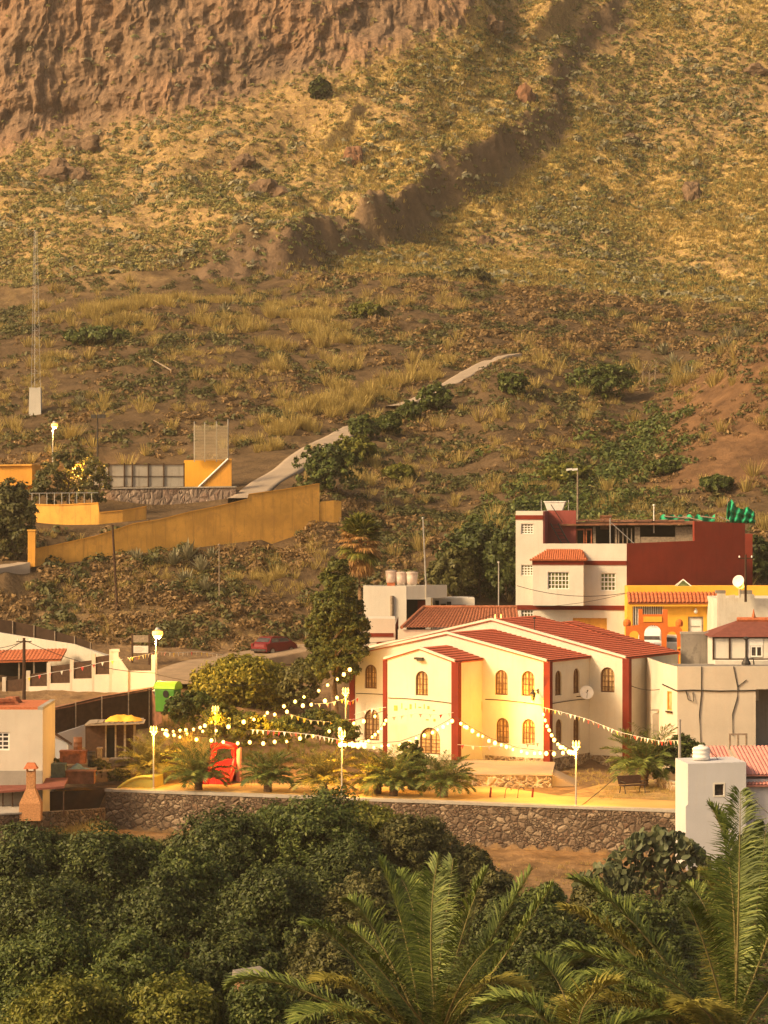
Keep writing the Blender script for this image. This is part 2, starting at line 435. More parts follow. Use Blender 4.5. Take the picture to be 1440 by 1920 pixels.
# ================================================================ TERRAIN
# each column: (distance, photo row of the ground there) or (distance, 'z', height)
zc = lambda Y, z: (Y, HOR + (H - z) * F / Y)
COLS = {
 -320: [zc(168, 0), zc(178, 2), zc(186, 4), zc(196, 5.5), (206, 1160), (214, 1080), (222, 1000), (230, 945), (250, 935), (258, 860), (278, 770), (322, 650), (340, 650), (365, 605), (390, 500), (412, 400), (432, 320), (437, 280), (447, 60), (455, -250), (520, -600)],
 0:    [zc(166, -.3), zc(174, .8), zc(182, 3.2), zc(190, 4.3), zc(200, 5.5), (206, 1165), (213, 1075), (216, 1062), (222, 1010), (227, 960), (232, 942), (250, 935), (257, 868), (276, 772), (320, 622), (340, 626), (365, 585), (390, 490), (412, 395), (430, 310), (435, 285), (446, 60), (455, -260), (520, -600)],
 150:  [zc(166, 0), zc(174, 1.8), zc(180, 3.1), zc(185, 4.0), zc(200, 5.6), (206, 1172), (212, 1110), (216.5, 1052), (217.6, 1040), (219, 1020), (224, 985), (229, 962), (233, 955), (235.6, 918), (250, 912), (257, 866), (280, 740), (324, 590), (345, 594), (368, 550), (392, 460), (415, 365), (433, 275), (437, 255), (447, 40), (455, -260), (520, -600)],
 300:  [zc(166, 0), zc(174, 1.2), zc(182, 3.4), zc(190, 4.4), zc(200, 5.6), (206, 1190), (212, 1110), (218.5, 1030), (220.3, 1015), (221.5, 985), (227, 968), (233, 958), (234.6, 955), (235.6, 917), (252, 912), (259, 850), (282, 720), (326, 575), (347, 582), (370, 540), (394, 440), (418, 340), (435, 245), (439, 220), (448, 20), (456, -260), (520, -600)],
 460:  [zc(166, 0), zc(174, .8), zc(182, 2.6), zc(192, 4.4), zc(201, 5.5), (205, 1225), (210, 1150), (219, 1045), (222.7, 1010), (223.8, 1004), (225, 955), (233, 940), (238, 915), (246, 885), (262, 820), (286, 700), (330, 578), (345, 580), (368, 535), (390, 480), (408, 420), (425, 320), (438, 220), (442, 195), (451, 0), (458, -260), (520, -600)],
 590:  [zc(166, 0), zc(176, .6), zc(186, 2.4), zc(194, 4.0), zc(203, 5.6), (208, 1200), (216, 1100), (222, 1010), (225.5, 978), (226.6, 972), (228, 940), (236, 915), (246, 868), (262, 815), (284, 715), (318, 608), (332, 596), (352, 560), (378, 520), (392, 495), (412, 420), (428, 310), (440, 185), (443, 160), (452, -30), (459, -260), (530, -600)],
 740:  [zc(166, 0), zc(178, .3), zc(188, 1.5), zc(198, 4.5), zc(206, 6.0), (212, 1140), (220, 1050), (236, 950), (254, 865), (268, 800), (276, 768), (288, 700), (303, 642), (315, 640), (330, 592), (360, 540), (382, 512), (394, 508), (410, 450), (424, 350), (435, 240), (444, 130), (447, 95), (453, 20), (461, -220), (535, -600)],
 860:  [zc(166, 0), zc(178, .2), zc(188, 2.0), zc(196, 5.0), zc(206, 6.4), (214, 1100), (224, 1020), (240, 945), (258, 850), (272, 780), (280, 728), (290, 690), (306, 655), (330, 598), (362, 545), (384, 516), (396, 514), (412, 455), (426, 360), (438, 250), (449, 140), (457, 50), (464, -60), (540, -560)],
 950:  [zc(166, 0), zc(178, .1), zc(186, 3.0), zc(194, 5.4), zc(206, 6.4), (216, 1080), (228, 985), (244, 905), (262, 815), (276, 745), (286, 695), (294, 668), (310, 650), (334, 598), (364, 550), (384, 528), (396, 524), (412, 465), (427, 375), (441, 275), (454, 170), (470, 40), (481, -70), (550, -520)],
 1080: [zc(166, 0), zc(177, 0), zc(184, 3.2), zc(190, 5.3), zc(206, 6.4), (222, 1010), (236, 960), (252, 890), (268, 815), (282, 750), (300, 690), (330, 618), (364, 558), (382, 540), (396, 534), (412, 478), (428, 390), (443, 295), (457, 195), (476, 50), (488, -60), (560, -500)],
 1200: [zc(164, 0), zc(177, -.1), zc(183, 3.2), zc(188, 5.2), zc(206, 6.6), (226, 990), (240, 945), (256, 880), (270, 815), (284, 765), (302, 715), (330, 640), (364, 568), (380, 556), (396, 546), (412, 490), (429, 402), (445, 308), (460, 210), (482, 55), (496, -50), (560, -440)],
 1320: [zc(160, 0), zc(172, .4), zc(180, 2.2), zc(188, 5.2), zc(206, 6.8), (228, 985), (240, 940), (252, 860), (264, 780), (274, 735), (282, 715), (300, 690), (330, 640), (364, 580), (382, 562), (396, 548), (412, 490), (429, 402), (445, 310), (460, 212), (483, 55), (497, -50), (560, -440)],
 1440: [zc(158, -.5), zc(172, 1.2), zc(180, 2.4), zc(188, 5.2), zc(206, 7.0), (228, 985), (240, 925), (250, 840), (260, 740), (268, 665), (276, 628), (290, 640), (330, 640), (364, 590), (384, 566), (396, 548), (412, 488), (429, 400), (445, 308), (460, 210), (483, 50), (497, -60), (560, -440)],
 1740: [zc(158, -.5), zc(172, 1.2), zc(180, 2.4), zc(188, 5.2), zc(206, 7.0), (228, 980), (240, 900), (250, 790), (260, 670), (270, 590), (282, 560), (300, 600), (330, 620), (364, 585), (384, 560), (396, 540), (412, 480), (429, 390), (445, 295), (460, 195), (483, 35), (497, -80), (560, -440)],
}
YF = np.arange(1.0, 560.01, 0.5)
PXC = np.array(sorted(COLS), float)
front = np.interp(YF, [0, 10, 30, 52, 80, 120, 140, 150, 160, 600], [13.5, 11.5, 5.5, .2, -4.6, -5.0, -3.3, -2.6, -2.3, -2.3])
Zc = []
for k in sorted(COLS):
    ys = np.array([p[0] for p in COLS[k]]); zs = np.array([ZP(p[1], p[0]) for p in COLS[k]])
    z = np.interp(YF, ys, zs)
    out = z.copy()
    for rad, lo, hi in ((1.0, 150, 255), (5.0, 255, 428), (2.0, 428, 700)):          # rounder the farther off
        w = int(rad / .5); ker = np.hanning(2 * w + 3); ker /= ker.sum()
        sm = np.convolve(np.pad(z, w + 1, mode='edge'), ker, 'valid')
        wt = sstep(lo - 8, lo + 8, YF) * (1 - sstep(hi - 8, hi + 8, YF))
        out = out * (1 - wt) + sm * wt
    Zc.append(out)
Zc = np.array(Zc)

Ys = np.concatenate([np.arange(2, 100, 2.0), np.arange(100, 146, .8), np.arange(146, 170, .33), np.arange(170, 260, .33), np.arange(260, 378, .4), np.arange(378, 430, .36), np.arange(430, 500, .21), np.arange(500, 561, 1.5)])
Px = np.concatenate([np.arange(-1100, -300, 25.0), np.arange(-300, 1721, 5.0), np.arange(1745, 2600, 25.0)])
YY, PP = np.meshgrid(Ys, Px, indexing='ij')
# heights: smooth (Hermite) across the columns
iy = np.clip((YY - YF[0]) / .5, 0, len(YF) - 1.001); i0 = iy.astype(int); fy = iy - i0
def colz(j):
    j = np.clip(j, 0, len(PXC) - 1)
    return Zc[j, i0] * (1 - fy) + Zc[j, i0 + 1] * fy
j0 = np.clip(np.searchsorted(PXC, PP, side='right') - 1, 0, len(PXC) - 2)
tp = np.clip((PP - PXC[j0]) / (PXC[j0 + 1] - PXC[j0]), 0, 1)
za, zb = colz(j0), colz(j0 + 1)
xm, xp_ = PXC[np.clip(j0 - 1, 0, len(PXC) - 1)], PXC[np.clip(j0 + 2, 0, len(PXC) - 1)]
dx = PXC[j0 + 1] - PXC[j0]
ma = (zb - colz(j0 - 1)) / np.maximum(PXC[j0 + 1] - xm, 1) * dx
mb_ = (colz(j0 + 2) - za) / np.maximum(xp_ - PXC[j0], 1) * dx
t2, t3 = tp * tp, tp ** 3
ZZ = (2 * t3 - 3 * t2 + 1) * za + (t3 - 2 * t2 + tp) * ma * .8 + (-2 * t3 + 3 * t2) * zb + (t3 - t2) * mb_ * .8
XX = (PP - 720) / F * YY
# the step at the stone retaining wall
W0, W1 = G(198, 1480), G(1284, 1520)
def wall_y(x):
    return W0.y + (x - W0.x) / (W1.x - W0.x) * (W1.y - W0.y)
ww = wall_y(np.clip(XX, -26, 24))
sdist = YY - ww
fr = np.interp(YY, YF, front)
back = np.where(YY < 166, np.interp(PP, [-320, 0, 150, 300, 1320, 1440], [-.4, -.35, -.2, -.03, -.03, -.5]), ZZ)
back = np.where((YY >= 160) & (YY < 174), back * (1 - sstep(163, 172, YY)) + ZZ * sstep(163, 172, YY), back)
st = sstep(.05, .55, sdist)
ZZ = np.where(YY < 172, fr * (1 - st) + back * st, ZZ)

PYb = HOR + (H - ZZ) * F / YY                     # photo row of the smooth surface
# ---- the long diagonal scarp: everything above its foot is lifted, fading upwards
foot = np.array([(330, 540), (410, 522), (480, 520), (600, 492), (700, 462), (820, 392), (900, 342), (1000, 300), (1060, 215), (1075, 130), (1120, 60), (1150, -60)], float)
def poly_side(px, py, pl):
    "signed pixel distance to the polyline: positive above / left of it"
    best = np.full(px.shape, 1e9); sgn = np.ones(px.shape); along = np.zeros(px.shape); acc = 0
    for a, b in zip(pl[:-1], pl[1:]):
        d = b - a; L = np.hypot(*d)
        t = np.clip(((px - a[0]) * d[0] + (py - a[1]) * d[1]) / L ** 2, 0, 1)
        qx, qy = px - a[0] - t * d[0], py - a[1] - t * d[1]
        ds = np.hypot(qx, qy); cr = d[0] * (py - a[1]) - d[1] * (px - a[0])
        m = ds < best
        best = np.where(m, ds, best); sgn = np.where(m, np.where(cr < 0, 1, -1), sgn); along = np.where(m, acc + t * L, along); acc += L
    return best * sgn, along / acc
mt = YY > 372
wob = fbm(XX * .07, YY * .07, oct=4, seed=5, gain=.5) * 20
sd, al = poly_side(PP + wob, PYb + wob * .6, foot)
amp = np.interp(al, [0, .05, .12, .25, .35, .55, .7, .85, 1], [1.5, 4.6, 6.2, 6.8, 6.8, 6.2, 5.4, 3.0, .5])
lift = amp * (1.05 + .10 * fbm(XX * .25, YY * .25, oct=3, seed=6)) * sstep(-15, 15, sd) * np.exp(-np.maximum(sd, 0) / 190.0) * (1 - .35 * sstep(-.2, .5, fbm(XX * .12, YY * .1, oct=2, seed=9)))
lift *= sstep(372, 384, YY)
ZZ = ZZ + lift
scarp = sstep(-44, -8, sd + fbm(XX * .4, YY * .4, oct=3, seed=8) * 8) * (1 - sstep(8, 26, sd)) * mt * sstep(.3, 2, amp)  # reaches below the foot so the painted shade spreads wider
# small side gullies on the left slope
for pl, am in (([(300, 350), (460, 345), (520, 330), (560, 300)], 1.8), ([(600, 330), (660, 290), (700, 240)], 2.6), ([(60, 300), (130, 270), (180, 250)], 2.0), ([(1260, 380), (1310, 350), (1330, 320)], 1.4), ([(1000, 120), (1060, 60), (1090, 0)], 5.0), ([(930, 80), (950, 20)], 3.0)):
    s2, a2 = poly_side(PP + wob, PYb + wob * .5, np.array(pl, float))
    l2 = am * sstep(-4, 6, s2) * np.exp(-np.maximum(s2, 0) / 55.0) * np.sin(PI * np.clip(a2, 0, 1)) ** .6 * mt
    ZZ = ZZ + np.where(np.abs(s2) < 260, l2, 0)
# ---- the knoll's right edge drops in a dark bank; gully between knoll and second ridge
s3, a3 = poly_side(PP, PYb, np.array([(500, 790), (580, 700), (650, 650), (760, 640), (850, 655), (900, 668)], float))
# ---- cliff
cb_x = [-320, 0, 130, 300, 480, 620, 740, 860, 900, 1700]
cb_y = [320, 298, 262, 228, 196, 152, 100, 62, 0, -400]
cbase = np.interp(PP, cb_x, cb_y)
PY1 = HOR + (H - ZZ) * F / YY
cliff = sstep(22, -45, PY1 - cbase + fbm(XX * .12, YY * .05, oct=3, seed=21) * 16) * (YY > 425)
# ---- roughness
hill = sstep(206, 222, YY)
court = (PP < 560) * sstep(222, 225, YY) * (1 - sstep(252, 256, YY))
n1 = fbm(XX / 22, YY / 22, oct=3, seed=1) * 1.1
n2 = fbm(XX / 5.5, YY / 5.5, oct=4, seed=2) * .45
n3 = fbm(XX / 1.6, YY / 1.6, oct=3, seed=3) * .16
far = sstep(330, 420, YY)
ZZ = ZZ + hill * (1 - court) * (n1 * (.35 + .9 * far) * sstep(215, 250, YY) + n2 * (.45 + .9 * far) * (.5 + .5 * sstep(225, 260, YY)) + n3 * (.8 + .6 * far)) * (1 - .6 * cliff)
ZZ = ZZ + (1 - hill) * (YY > 60) * n3 * np.where((sdist > -.3) & (YY < 172), 0.0, .45)
rid = 1 - np.abs(fbm(XX / 7.0 + ZZ * .015, ZZ / 34.0, oct=5, seed=31, gain=.55))
pock = np.clip(fbm(XX / 3.2, ZZ / 4.4, oct=3, seed=37) - .25, 0, 1)
rid2 = 1 - np.abs(fbm(XX / 2.3 + ZZ * .03, ZZ / 13.0, oct=3, seed=41))
wq = fbm(XX / 12, ZZ / 16, oct=3, seed=39) * 2.2
rid = 1 - np.abs(fbm((XX + wq * 1.5) / 6.0 + ZZ * .02, (ZZ + wq * 3) / 30.0, oct=6, seed=31, gain=.6))
rid2 = 1 - np.abs(fbm((XX + wq) / 2.2 + ZZ * .05, (ZZ + wq) / 8.0, oct=5, seed=41, gain=.6))
led = fbm(XX / 14, ZZ / 3.0, oct=4, seed=47)
YD = YY + cliff * (-(rid - .5) * .8 - (rid2 - .5) * .55 + pock * 1.4 - led * .5 + fbm(XX / 1.5, ZZ / 1.9, oct=3, seed=49) * .5 + fbm(XX / 24, ZZ / 34, oct=2, seed=33) * 3.8)
XX2 = XX + cliff * fbm(XX / 4, ZZ / 6, oct=2, seed=35) * .6
# scarp rock teeth
ZZ = ZZ + scarp * (fbm(XX / 2.4, YY / 2.4, oct=4, seed=44, gain=.6) * .55)

# ---- the ramp road is cut level into the slope behind its wall
RAMP = [(60, 1046), (100, 1024), (140, 1013), (180, 1004), (230, 988), (300, 973), (360, 958), (410, 948), (464, 935), (520, 926)]
RAMPP = [P(px, py + 5, 216 + (px - 52) * .0183 + 2.0) for px, py in RAMP]
dmin = np.full(YY.shape, 99.0); zr_ = np.zeros(YY.shape)
sub = (YY > 205) & (YY < 245) & (PP < 700)
xs_, ys_ = XX[sub], YY[sub]; dd = np.full(xs_.shape, 99.0); zz_ = np.zeros(xs_.shape)
for a_, b_ in zip(RAMPP[:-1], RAMPP[1:]):
    d_ = np.array([b_.x - a_.x, b_.y - a_.y]); L_ = d_ @ d_
    t_ = np.clip(((xs_ - a_.x) * d_[0] + (ys_ - a_.y) * d_[1]) / L_, 0, 1)
    ds_ = np.hypot(xs_ - a_.x - t_ * d_[0], ys_ - a_.y - t_ * d_[1]); m_ = ds_ < dd
    dd = np.where(m_, ds_, dd); zz_ = np.where(m_, a_.z + t_ * (b_.z - a_.z), zz_)
wt_ = 1 - sstep(1.75, 3.0, dd)
ZZ[sub] = ZZ[sub] * (1 - wt_) + zz_ * wt_

# ---- the slope in front of the ramp wall lies at the wall's foot
wY = 216 + (PP - 52) * .0183
fpy = np.interp(PP, [-60, 52, 140, 200, 350, 490, 510, 560, 600, 640, 700], [1075, 1064, 1054, 1043, 1029, 1012, 1020, 1002, 978, 968, 960])
fz = H - (fpy - HOR) / F * wY
dfr = wY - YY
cap_ = fz - dfr * .42
mk = (PP > 5) & (PP < 650) & (dfr > -.6) & (dfr < 16)
ZZ = np.where(mk, ZZ + (np.minimum(ZZ, cap_ + sstep(5, 16, dfr) * 3) - ZZ) * sstep(8, 52, PP), ZZ)
# ---- what grows or lies where (masks read by the ground's material)
midhill = (1 - sstep(372, 392, YY + fbm(XX / 9, YY / 9, oct=3, seed=51) * 10)) * sstep(204, 212, YY)
redbank = sstep(1150, 1330, PP + fbm(XX / 6, YY / 6, oct=3, seed=52) * 60) * (YY > 236) * (YY < 300) * sstep(560, 640, PY1) * (1 - sstep(880, 960, PY1))
village = (1 - sstep(203, 210, YY))
PYf = HOR + (H - ZZ) * F / YD
def bands(pl, wpx):
    d, a = poly_side(PP, PY1, np.array(pl, float)); return np.exp(-(d / wpx) ** 2)
gold = np.clip(bands([(60, 690), (200, 610), (330, 582), (450, 585), (640, 610)], 26) + bands([(500, 830), (600, 760), (640, 680), (620, 620)], 30) + bands([(540, 850), (660, 850)], 40) + bands([(510, 620), (525, 700), (515, 780)], 12) + bands([(600, 780), (720, 720), (850, 690)], 18), 0, 1) * (YY < 345)
goldf = sstep(-.1, .55, fbm(XX / 26, YY / 26, oct=3, seed=61) + .45 * sstep(560, 1000, PP) * sstep(250, 420, PY1) - .1) * (YY > 372) * (1 - cliff) * (1 - scarp)
lemon = np.clip(bands([(420, 535), (640, 505), (740, 470), (850, 400), (960, 330), (1040, 290), (1080, 220)], 30) * (sd < 0), 0, 1) * (YY > 372)
tz, ty, tx = ZZ, YD, XX2
NR, NC = YY.shape
idx = np.arange(NR * NC).reshape(NR, NC)
quads = np.stack([idx[:-1, :-1], idx[:-1, 1:], idx[1:, 1:], idx[1:, :-1]], -1).reshape(-1, 4)
def ground_material():
    t = NT("hillside_ground"); co = t.coord()
    nb = t.noise(co, .09, 4); nm = t.noise(co, .45, 6, .62); nf = t.noise(co, 1.7, 6, .65); ns = t.noise(co, 4.5, 4, .6)
    A = t.attr
    soil = t.mix(t.ramp(nm, [(.35, 0.0), (.68, 1.0)]), (.22, .142, .070), (.35, .232, .115))
    grass = t.mix(t.ramp(nf, [(.36, 0.0), (.66, 1.0)]), (.34, .24, .094), (.54, .385, .145))
    olive = t.mix(t.ramp(nf, [(.4, 0.0), (.65, 1.0)]), (.14, .118, .042), (.24, .19, .065))
    gk = t.math('ADD', t.math('MULTIPLY', A("gold"), .22), nf)
    far_ = t.mix(t.ramp(gk, [(.50, 0.0), (.72, 1.0)]), soil, grass)
    far_ = t.mix(t.ramp(ns, [(.50, 0.0), (.64, .85)]), far_, olive)
    far_ = t.mix(t.math('MULTIPLY', A("lemon"), t.ramp(nf, [(.38, .2), (.6, .9)])), far_, (.42, .33, .08))
    mid = t.mix(t.ramp(nm, [(.36, 0.0), (.66, 1.0)]), (.060, .040, .022), (.122, .080, .043))
    mid = t.mix(t.ramp(ns, [(.56, 0.0), (.72, .8)]), mid, (.17, .115, .055))
    mid = t.mix(t.math('MULTIPLY', A("gold"), t.ramp(nf, [(.50, 0.0), (.72, .3)])), mid, (.30, .195, .075))
    rb = t.mix(t.ramp(nm, [(.35, 0.0), (.66, 1.0)]), (.085, .048, .026), (.185, .104, .052))
    mid = t.mix(t.ramp(A("red"), [(.2, 0.0), (.7, 1.0)]), mid, rb)
    vil = t.mix(t.ramp(nm, [(.35, 0.0), (.66, 1.0)]), (.105, .066, .036), (.23, .150, .082))
    vil = t.mix(t.ramp(nf, [(.52, 0.0), (.7, .7)]), vil, (.27, .17, .07))
    vs_ = t.coord((.55, .55, .13)); nv = t.noise(vs_, .55, 7, .65)
    cl = t.mix(t.ramp(nv, [(.30, 0.0), (.52, .6), (.72, 1.0)]), (.12, .080, .054), (.29, .195, .126))
    cl = t.mix(t.ramp(t.noise(co, .05, 3), [(.42, 0.0), (.62, .7)]), cl, (.31, .185, .11))
    cl = t.mix(t.ramp(nf, [(.58, 0.0), (.74, .6)]), cl, (.12, .075, .04))
    crk = t.ramp(t.noise(t.coord((1, 1, .3)), .9, 8, .72), [(.44, 0.0), (.5, .55), (.56, 0.0)])
    cl = t.mix(crk, cl, (.045, .032, .024))
    sc = t.mix(t.ramp(nm, [(.35, 0.0), (.66, 1.0)]), (.11, .072, .046), (.20, .135, .085))  # bare scarp earth, darkened to paint in the fold's shade
    c = t.mix(A("mid"), far_, mid)
    c = t.mix(A("village"), c, vil)
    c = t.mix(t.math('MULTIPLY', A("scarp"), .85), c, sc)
    c = t.mix(A("cliff"), c, cl)
    t.base(c); t.rough(.95); t.b.inputs["Specular IOR Level"].default_value = .1
    t.bump(t.math('ADD', nm, t.math('MULTIPLY', nf, .5)), .8, .5)
    return t.m
MT['ground'] = ground_material()
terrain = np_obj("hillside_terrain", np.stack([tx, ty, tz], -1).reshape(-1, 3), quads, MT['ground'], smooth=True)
tag(terrain, None, None, kind="structure")
fq = np.broadcast_to(cliff, YY.shape).ravel()[quads[:, 0]]
terrain.data.polygons.foreach_set("use_smooth", np.ascontiguousarray(fq < .4))
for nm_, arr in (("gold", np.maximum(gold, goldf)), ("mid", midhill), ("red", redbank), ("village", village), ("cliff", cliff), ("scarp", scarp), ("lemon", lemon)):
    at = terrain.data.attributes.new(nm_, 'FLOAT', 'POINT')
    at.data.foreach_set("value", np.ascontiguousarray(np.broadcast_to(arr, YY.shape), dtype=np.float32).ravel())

def ground_z(x, y):
    x = np.asarray(x, float); y = np.asarray(y, float)
    px = 720 + F * x / np.maximum(y, 1)
    r = np.clip(np.searchsorted(Ys, y) - 1, 0, NR - 2); fr_ = np.clip((y - Ys[r]) / (Ys[r + 1] - Ys[r]), 0, 1)
    cf = np.clip(np.interp(px, Px, np.arange(NC)), 0, NC - 1.001); c = cf.astype(int); fc = cf - c
    z = (ZZ[r, c] * (1 - fc) + ZZ[r, c + 1] * fc) * (1 - fr_) + (ZZ[r + 1, c] * (1 - fc) + ZZ[r + 1, c + 1] * fc) * fr_
    return z
def gz(x, y): return float(ground_z(np.array([x]), np.array([y]))[0])
def hit(px, py, ymin=100.0, ymax=540.0):
    "where the line of sight through a photo pixel meets the ground"
    ys = np.arange(ymin, ymax, .25); xs = (px - 720) / F * ys
    d = (H - (py - HOR) / F * ys) - ground_z(xs, ys)
    k = int(np.argmax(d < 0)) if (d < 0).any() else len(ys) - 1
    y = ys[k]
    return Vector(((px - 720) / F * y, y, gz((px - 720) / F * y, y)))
def onground(px, Y, dz=0.0):
    x = XP(px, Y); return Vector((x, Y, gz(x, Y) + dz))

# ---- the concrete track up the hill and the dirt road, sheets laid on the ground
def track(name, pts, width, mat, lift=.06):
    pts = [Vector(p) for p in pts]
    fine = []
    for a, b in zip(pts[:-1], pts[1:]):
        n = max(2, int((b - a).length / .8))
        fine += [a.lerp(b, k / n) for k in range(n)]
    fine.append(pts[-1])
    xy = np.array([(p.x, p.y) for p in fine])
    for _ in range(10): xy[1:-1] = (xy[:-2] + 2 * xy[1:-1] + xy[2:]) / 4
    tg = np.gradient(xy, axis=0); tg /= np.linalg.norm(tg, axis=1)[:, None]; nrm = np.stack([-tg[:, 1], tg[:, 0]], 1)
    m = 6; V = []
    for k in range(m + 1):
        q = xy + nrm * (k / m - .5) * width
        V.append(np.concatenate([q, ground_z(q[:, 0], q[:, 1])[:, None]], 1))
    V = np.array(V)
    zr0 = V[:, :, 2].max(0)
    zs = np.convolve(np.pad(zr0, 4, mode='edge'), np.ones(9) / 9, 'valid')
    V[:, :, 2] = np.maximum(zs, zr0 - .12) + lift
    V = np.concatenate([V[:1] - [0, 0, 1.2], V, V[-1:] - [0, 0, 1.2]]); m += 2       # edges go down into the ground
    n = len(xy); ii = np.arange((m + 1) * n).reshape(m + 1, n)
    q = np.stack([ii[:-1, :-1], ii[1:, :-1], ii[1:, 1:], ii[:-1, 1:]], -1).reshape(-1, 4)
    o = np_obj(name, V.reshape(-1, 3), q[:, ::-1], mat, smooth=True)
    return tag(o, None, None, kind="structure")
# ================================================================ BUILDING PIECES
Zv = Vector((0, 0, 1))
def arch_pts(cx, z0, w, h, n=9):
    r = w / 2; zs = z0 + h - r
    return [(cx - r, z0), (cx + r, z0)] + [(cx + r * math.cos(PI * k / n), zs + r * math.sin(PI * k / n)) for k in range(n + 1)]
def rect_pts(x0, z0, x1, z1):
    return [(x0, z0), (x1, z0), (x1, z1), (x0, z1)]

def arched_window(par, O, U, N, cx, z0, w, h, frame, pane, depth=.14, name="window", bars=3):
    "brown casement in an arched opening: window > pane"
    O, U, N = Vector(O), Vector(U), Vector(N)
    m = MB(); fw = .075
    out = arch_pts(cx, z0, w, h); inn = arch_pts(cx, z0 + fw, w - 2 * fw, h - 2 * fw)
    pt = lambda q, d: O + U * q[0] + Zv * q[1] + N * d
    n = len(out)
    d0, d1 = depth - .07, depth
    m.add([pt(q, d0) for q in out] + [pt(q, d0) for q in inn] + [pt(q, d1) for q in inn],
          [(i, (i + 1) % n, n + (i + 1) % n, n + i) for i in range(n)] + [(n + i, n + (i + 1) % n, 2 * n + (i + 1) % n, 2 * n + i) for i in range(n)])
    def bar(u0, z0_, u1, z1_):
        v = [pt((u, z), d) for z in (z0_, z1_) for (u, d) in ((u0, d0 + .015), (u1, d0 + .015), (u1, d1 - .01), (u0, d1 - .01))]
        m.hexa(v)
    bar(cx - .05, z0 + fw, cx + .05, z0 + h - .09)
    for k in range(1, bars + 1):
        zz = z0 + k * (h - w / 2 + .05) / (bars + .3)
        bar(cx - w / 2 + fw, zz - .018, cx + w / 2 - fw, zz + .018)
    for s_ in (-1, 1):
        bar(cx + s_ * w * .25 - .016, z0 + fw, cx + s_ * w * .25 + .016, z0 + h - w * .22)
    wo = m.build(name, frame, par)
    q = MB(); q.add([pt(a, d1 - .012) for a in inn], [tuple(range(n))]); q.build("pane", pane, wo)
    return wo

def grid_window(par, O, U, N, u0, z0, u1, z1, nx, nz, frame, pane, depth=.14, fw=.07, bw=.04, name="window", sill=None):
    O, U, N = Vector(O), Vector(U), Vector(N)
    m = MB(); pt = lambda u, z, d: O + U * u + Zv * z + N * d
    def bar(a0, b0, a1, b1, d0, d1):
        m.hexa([pt(a0, b0, d0), pt(a1, b0, d0), pt(a1, b0, d1), pt(a0, b0, d1), pt(a0, b1, d0), pt(a1, b1, d0), pt(a1, b1, d1), pt(a0, b1, d1)])
    D0, D1 = depth - .08, depth
    bar(u0, z0, u1, z0 + fw, D0, D1); bar(u0, z1 - fw, u1, z1, D0, D1)
    bar(u0, z0 + fw, u0 + fw, z1 - fw, D0, D1); bar(u1 - fw, z0 + fw, u1, z1 - fw, D0, D1)
    for k in range(1, nx):
        c = u0 + (u1 - u0) * k / nx; bar(c - bw / 2, z0 + fw, c + bw / 2, z1 - fw, D0 + .015, D1 - .02)
    for k in range(1, nz):
        c = z0 + (z1 - z0) * k / nz; bar(u0 + fw, c - bw / 2, u1 - fw, c + bw / 2, D0 + .02, D1 - .025)
    wo = m.build(name, frame, par)
    q = MB(); q.add([pt(u0, z0, D1 - .01), pt(u1, z0, D1 - .01), pt(u1, z1, D1 - .01), pt(u0, z1, D1 - .01)], [(0, 1, 2, 3)]); q.build("pane", pane, wo)
    return wo

def tile_sheet(mb, P0, E, S, le, ls, tw=.24, tl=.42, amp=.05, step=.03, per=6, mi=0):
    "roof of curved tiles: E along the eave, S up the slope; waves across, a small step at every course"
    P0, E, S = Vector(P0), Vector(E).normalized(), Vector(S).normalized()
    Nn = E.cross(S).normalized()
    if Nn.z < 0: Nn = -Nn
    nu = max(2, int(le / tw * per)); nv = max(1, int(round(ls / tl)))
    us = [le * i / nu for i in range(nu + 1)]
    rows = []
    for k in range(nv):
        rows += [(ls * k / nv, step), (ls * (k + 1) / nv - .004, 0.0)]
    V = []
    for (v, st) in rows:
        for u in us:
            V.append(P0 + E * u + S * v + Nn * (st + amp * (abs(math.sin(PI * u / tw)) - .3 if amp > .02 else math.sin(2 * PI * u / tw))))
    n = nu + 1
    fs = [(i * n + j, i * n + j + 1, (i + 1) * n + j + 1, (i + 1) * n + j) for i in range(len(rows) - 1) for j in range(nu)]
    mb.add(V, fs, mi)

def slope_roof(name, par, mat, P0, E, S, le, ls, thick=.12, **kw):
    "one pitch: a tiled sheet on a thin slab"
    m = MB(); P0, E, S = Vector(P0), Vector(E).normalized(), Vector(S).normalized()
    Nn = E.cross(S).normalized()
    if Nn.z < 0: Nn = -Nn
    b = [P0, P0 + E * le, P0 + E * le + S * ls, P0 + S * ls]
    m.hexa([q - Nn * thick for q in b] + [q - Nn * .03 for q in b])
    tile_sheet(m, P0, E, S, le, ls, **kw)
    return m.build(name, mat, par)

# ================================================================ CHURCH
A32 = R(32)
CH0 = Vector((XP(1025, 173.0), 173.0, 0.0))
church = thing("church", "cream two storey church with three stepped gables and red corner pillars", "church", CH0, -A32)
BASE, EAVE = -.6, 6.9
Ux, Vy = Vector((1, 0, 0)), Vector((0, 1, 0))
UL = (-7.2)
def gable_front(mb, v, uc, hw, rise, holes, u0=None, u1=None):
    u0 = uc - hw if u0 is None else u0; u1 = uc + hw if u1 is None else u1
    zt = lambda u: EAVE + rise * (1 - abs(u - uc) / hw)
    outer = [(u0, BASE), (u1, BASE), (u1, zt(u1))] + ([(uc, EAVE + rise)] if u0 < uc < u1 else []) + [(u0, zt(u0))]
    mb.wall((0, v, 0), Ux, Vy, outer, holes, .16)
CREAM, BROWN, LACE = MT['cream'], MT['wood'], MT['warmglass']
def zch(py, u, v):
    Y = 173 + .848 * v - .53 * u
    return ZP(py, Y)
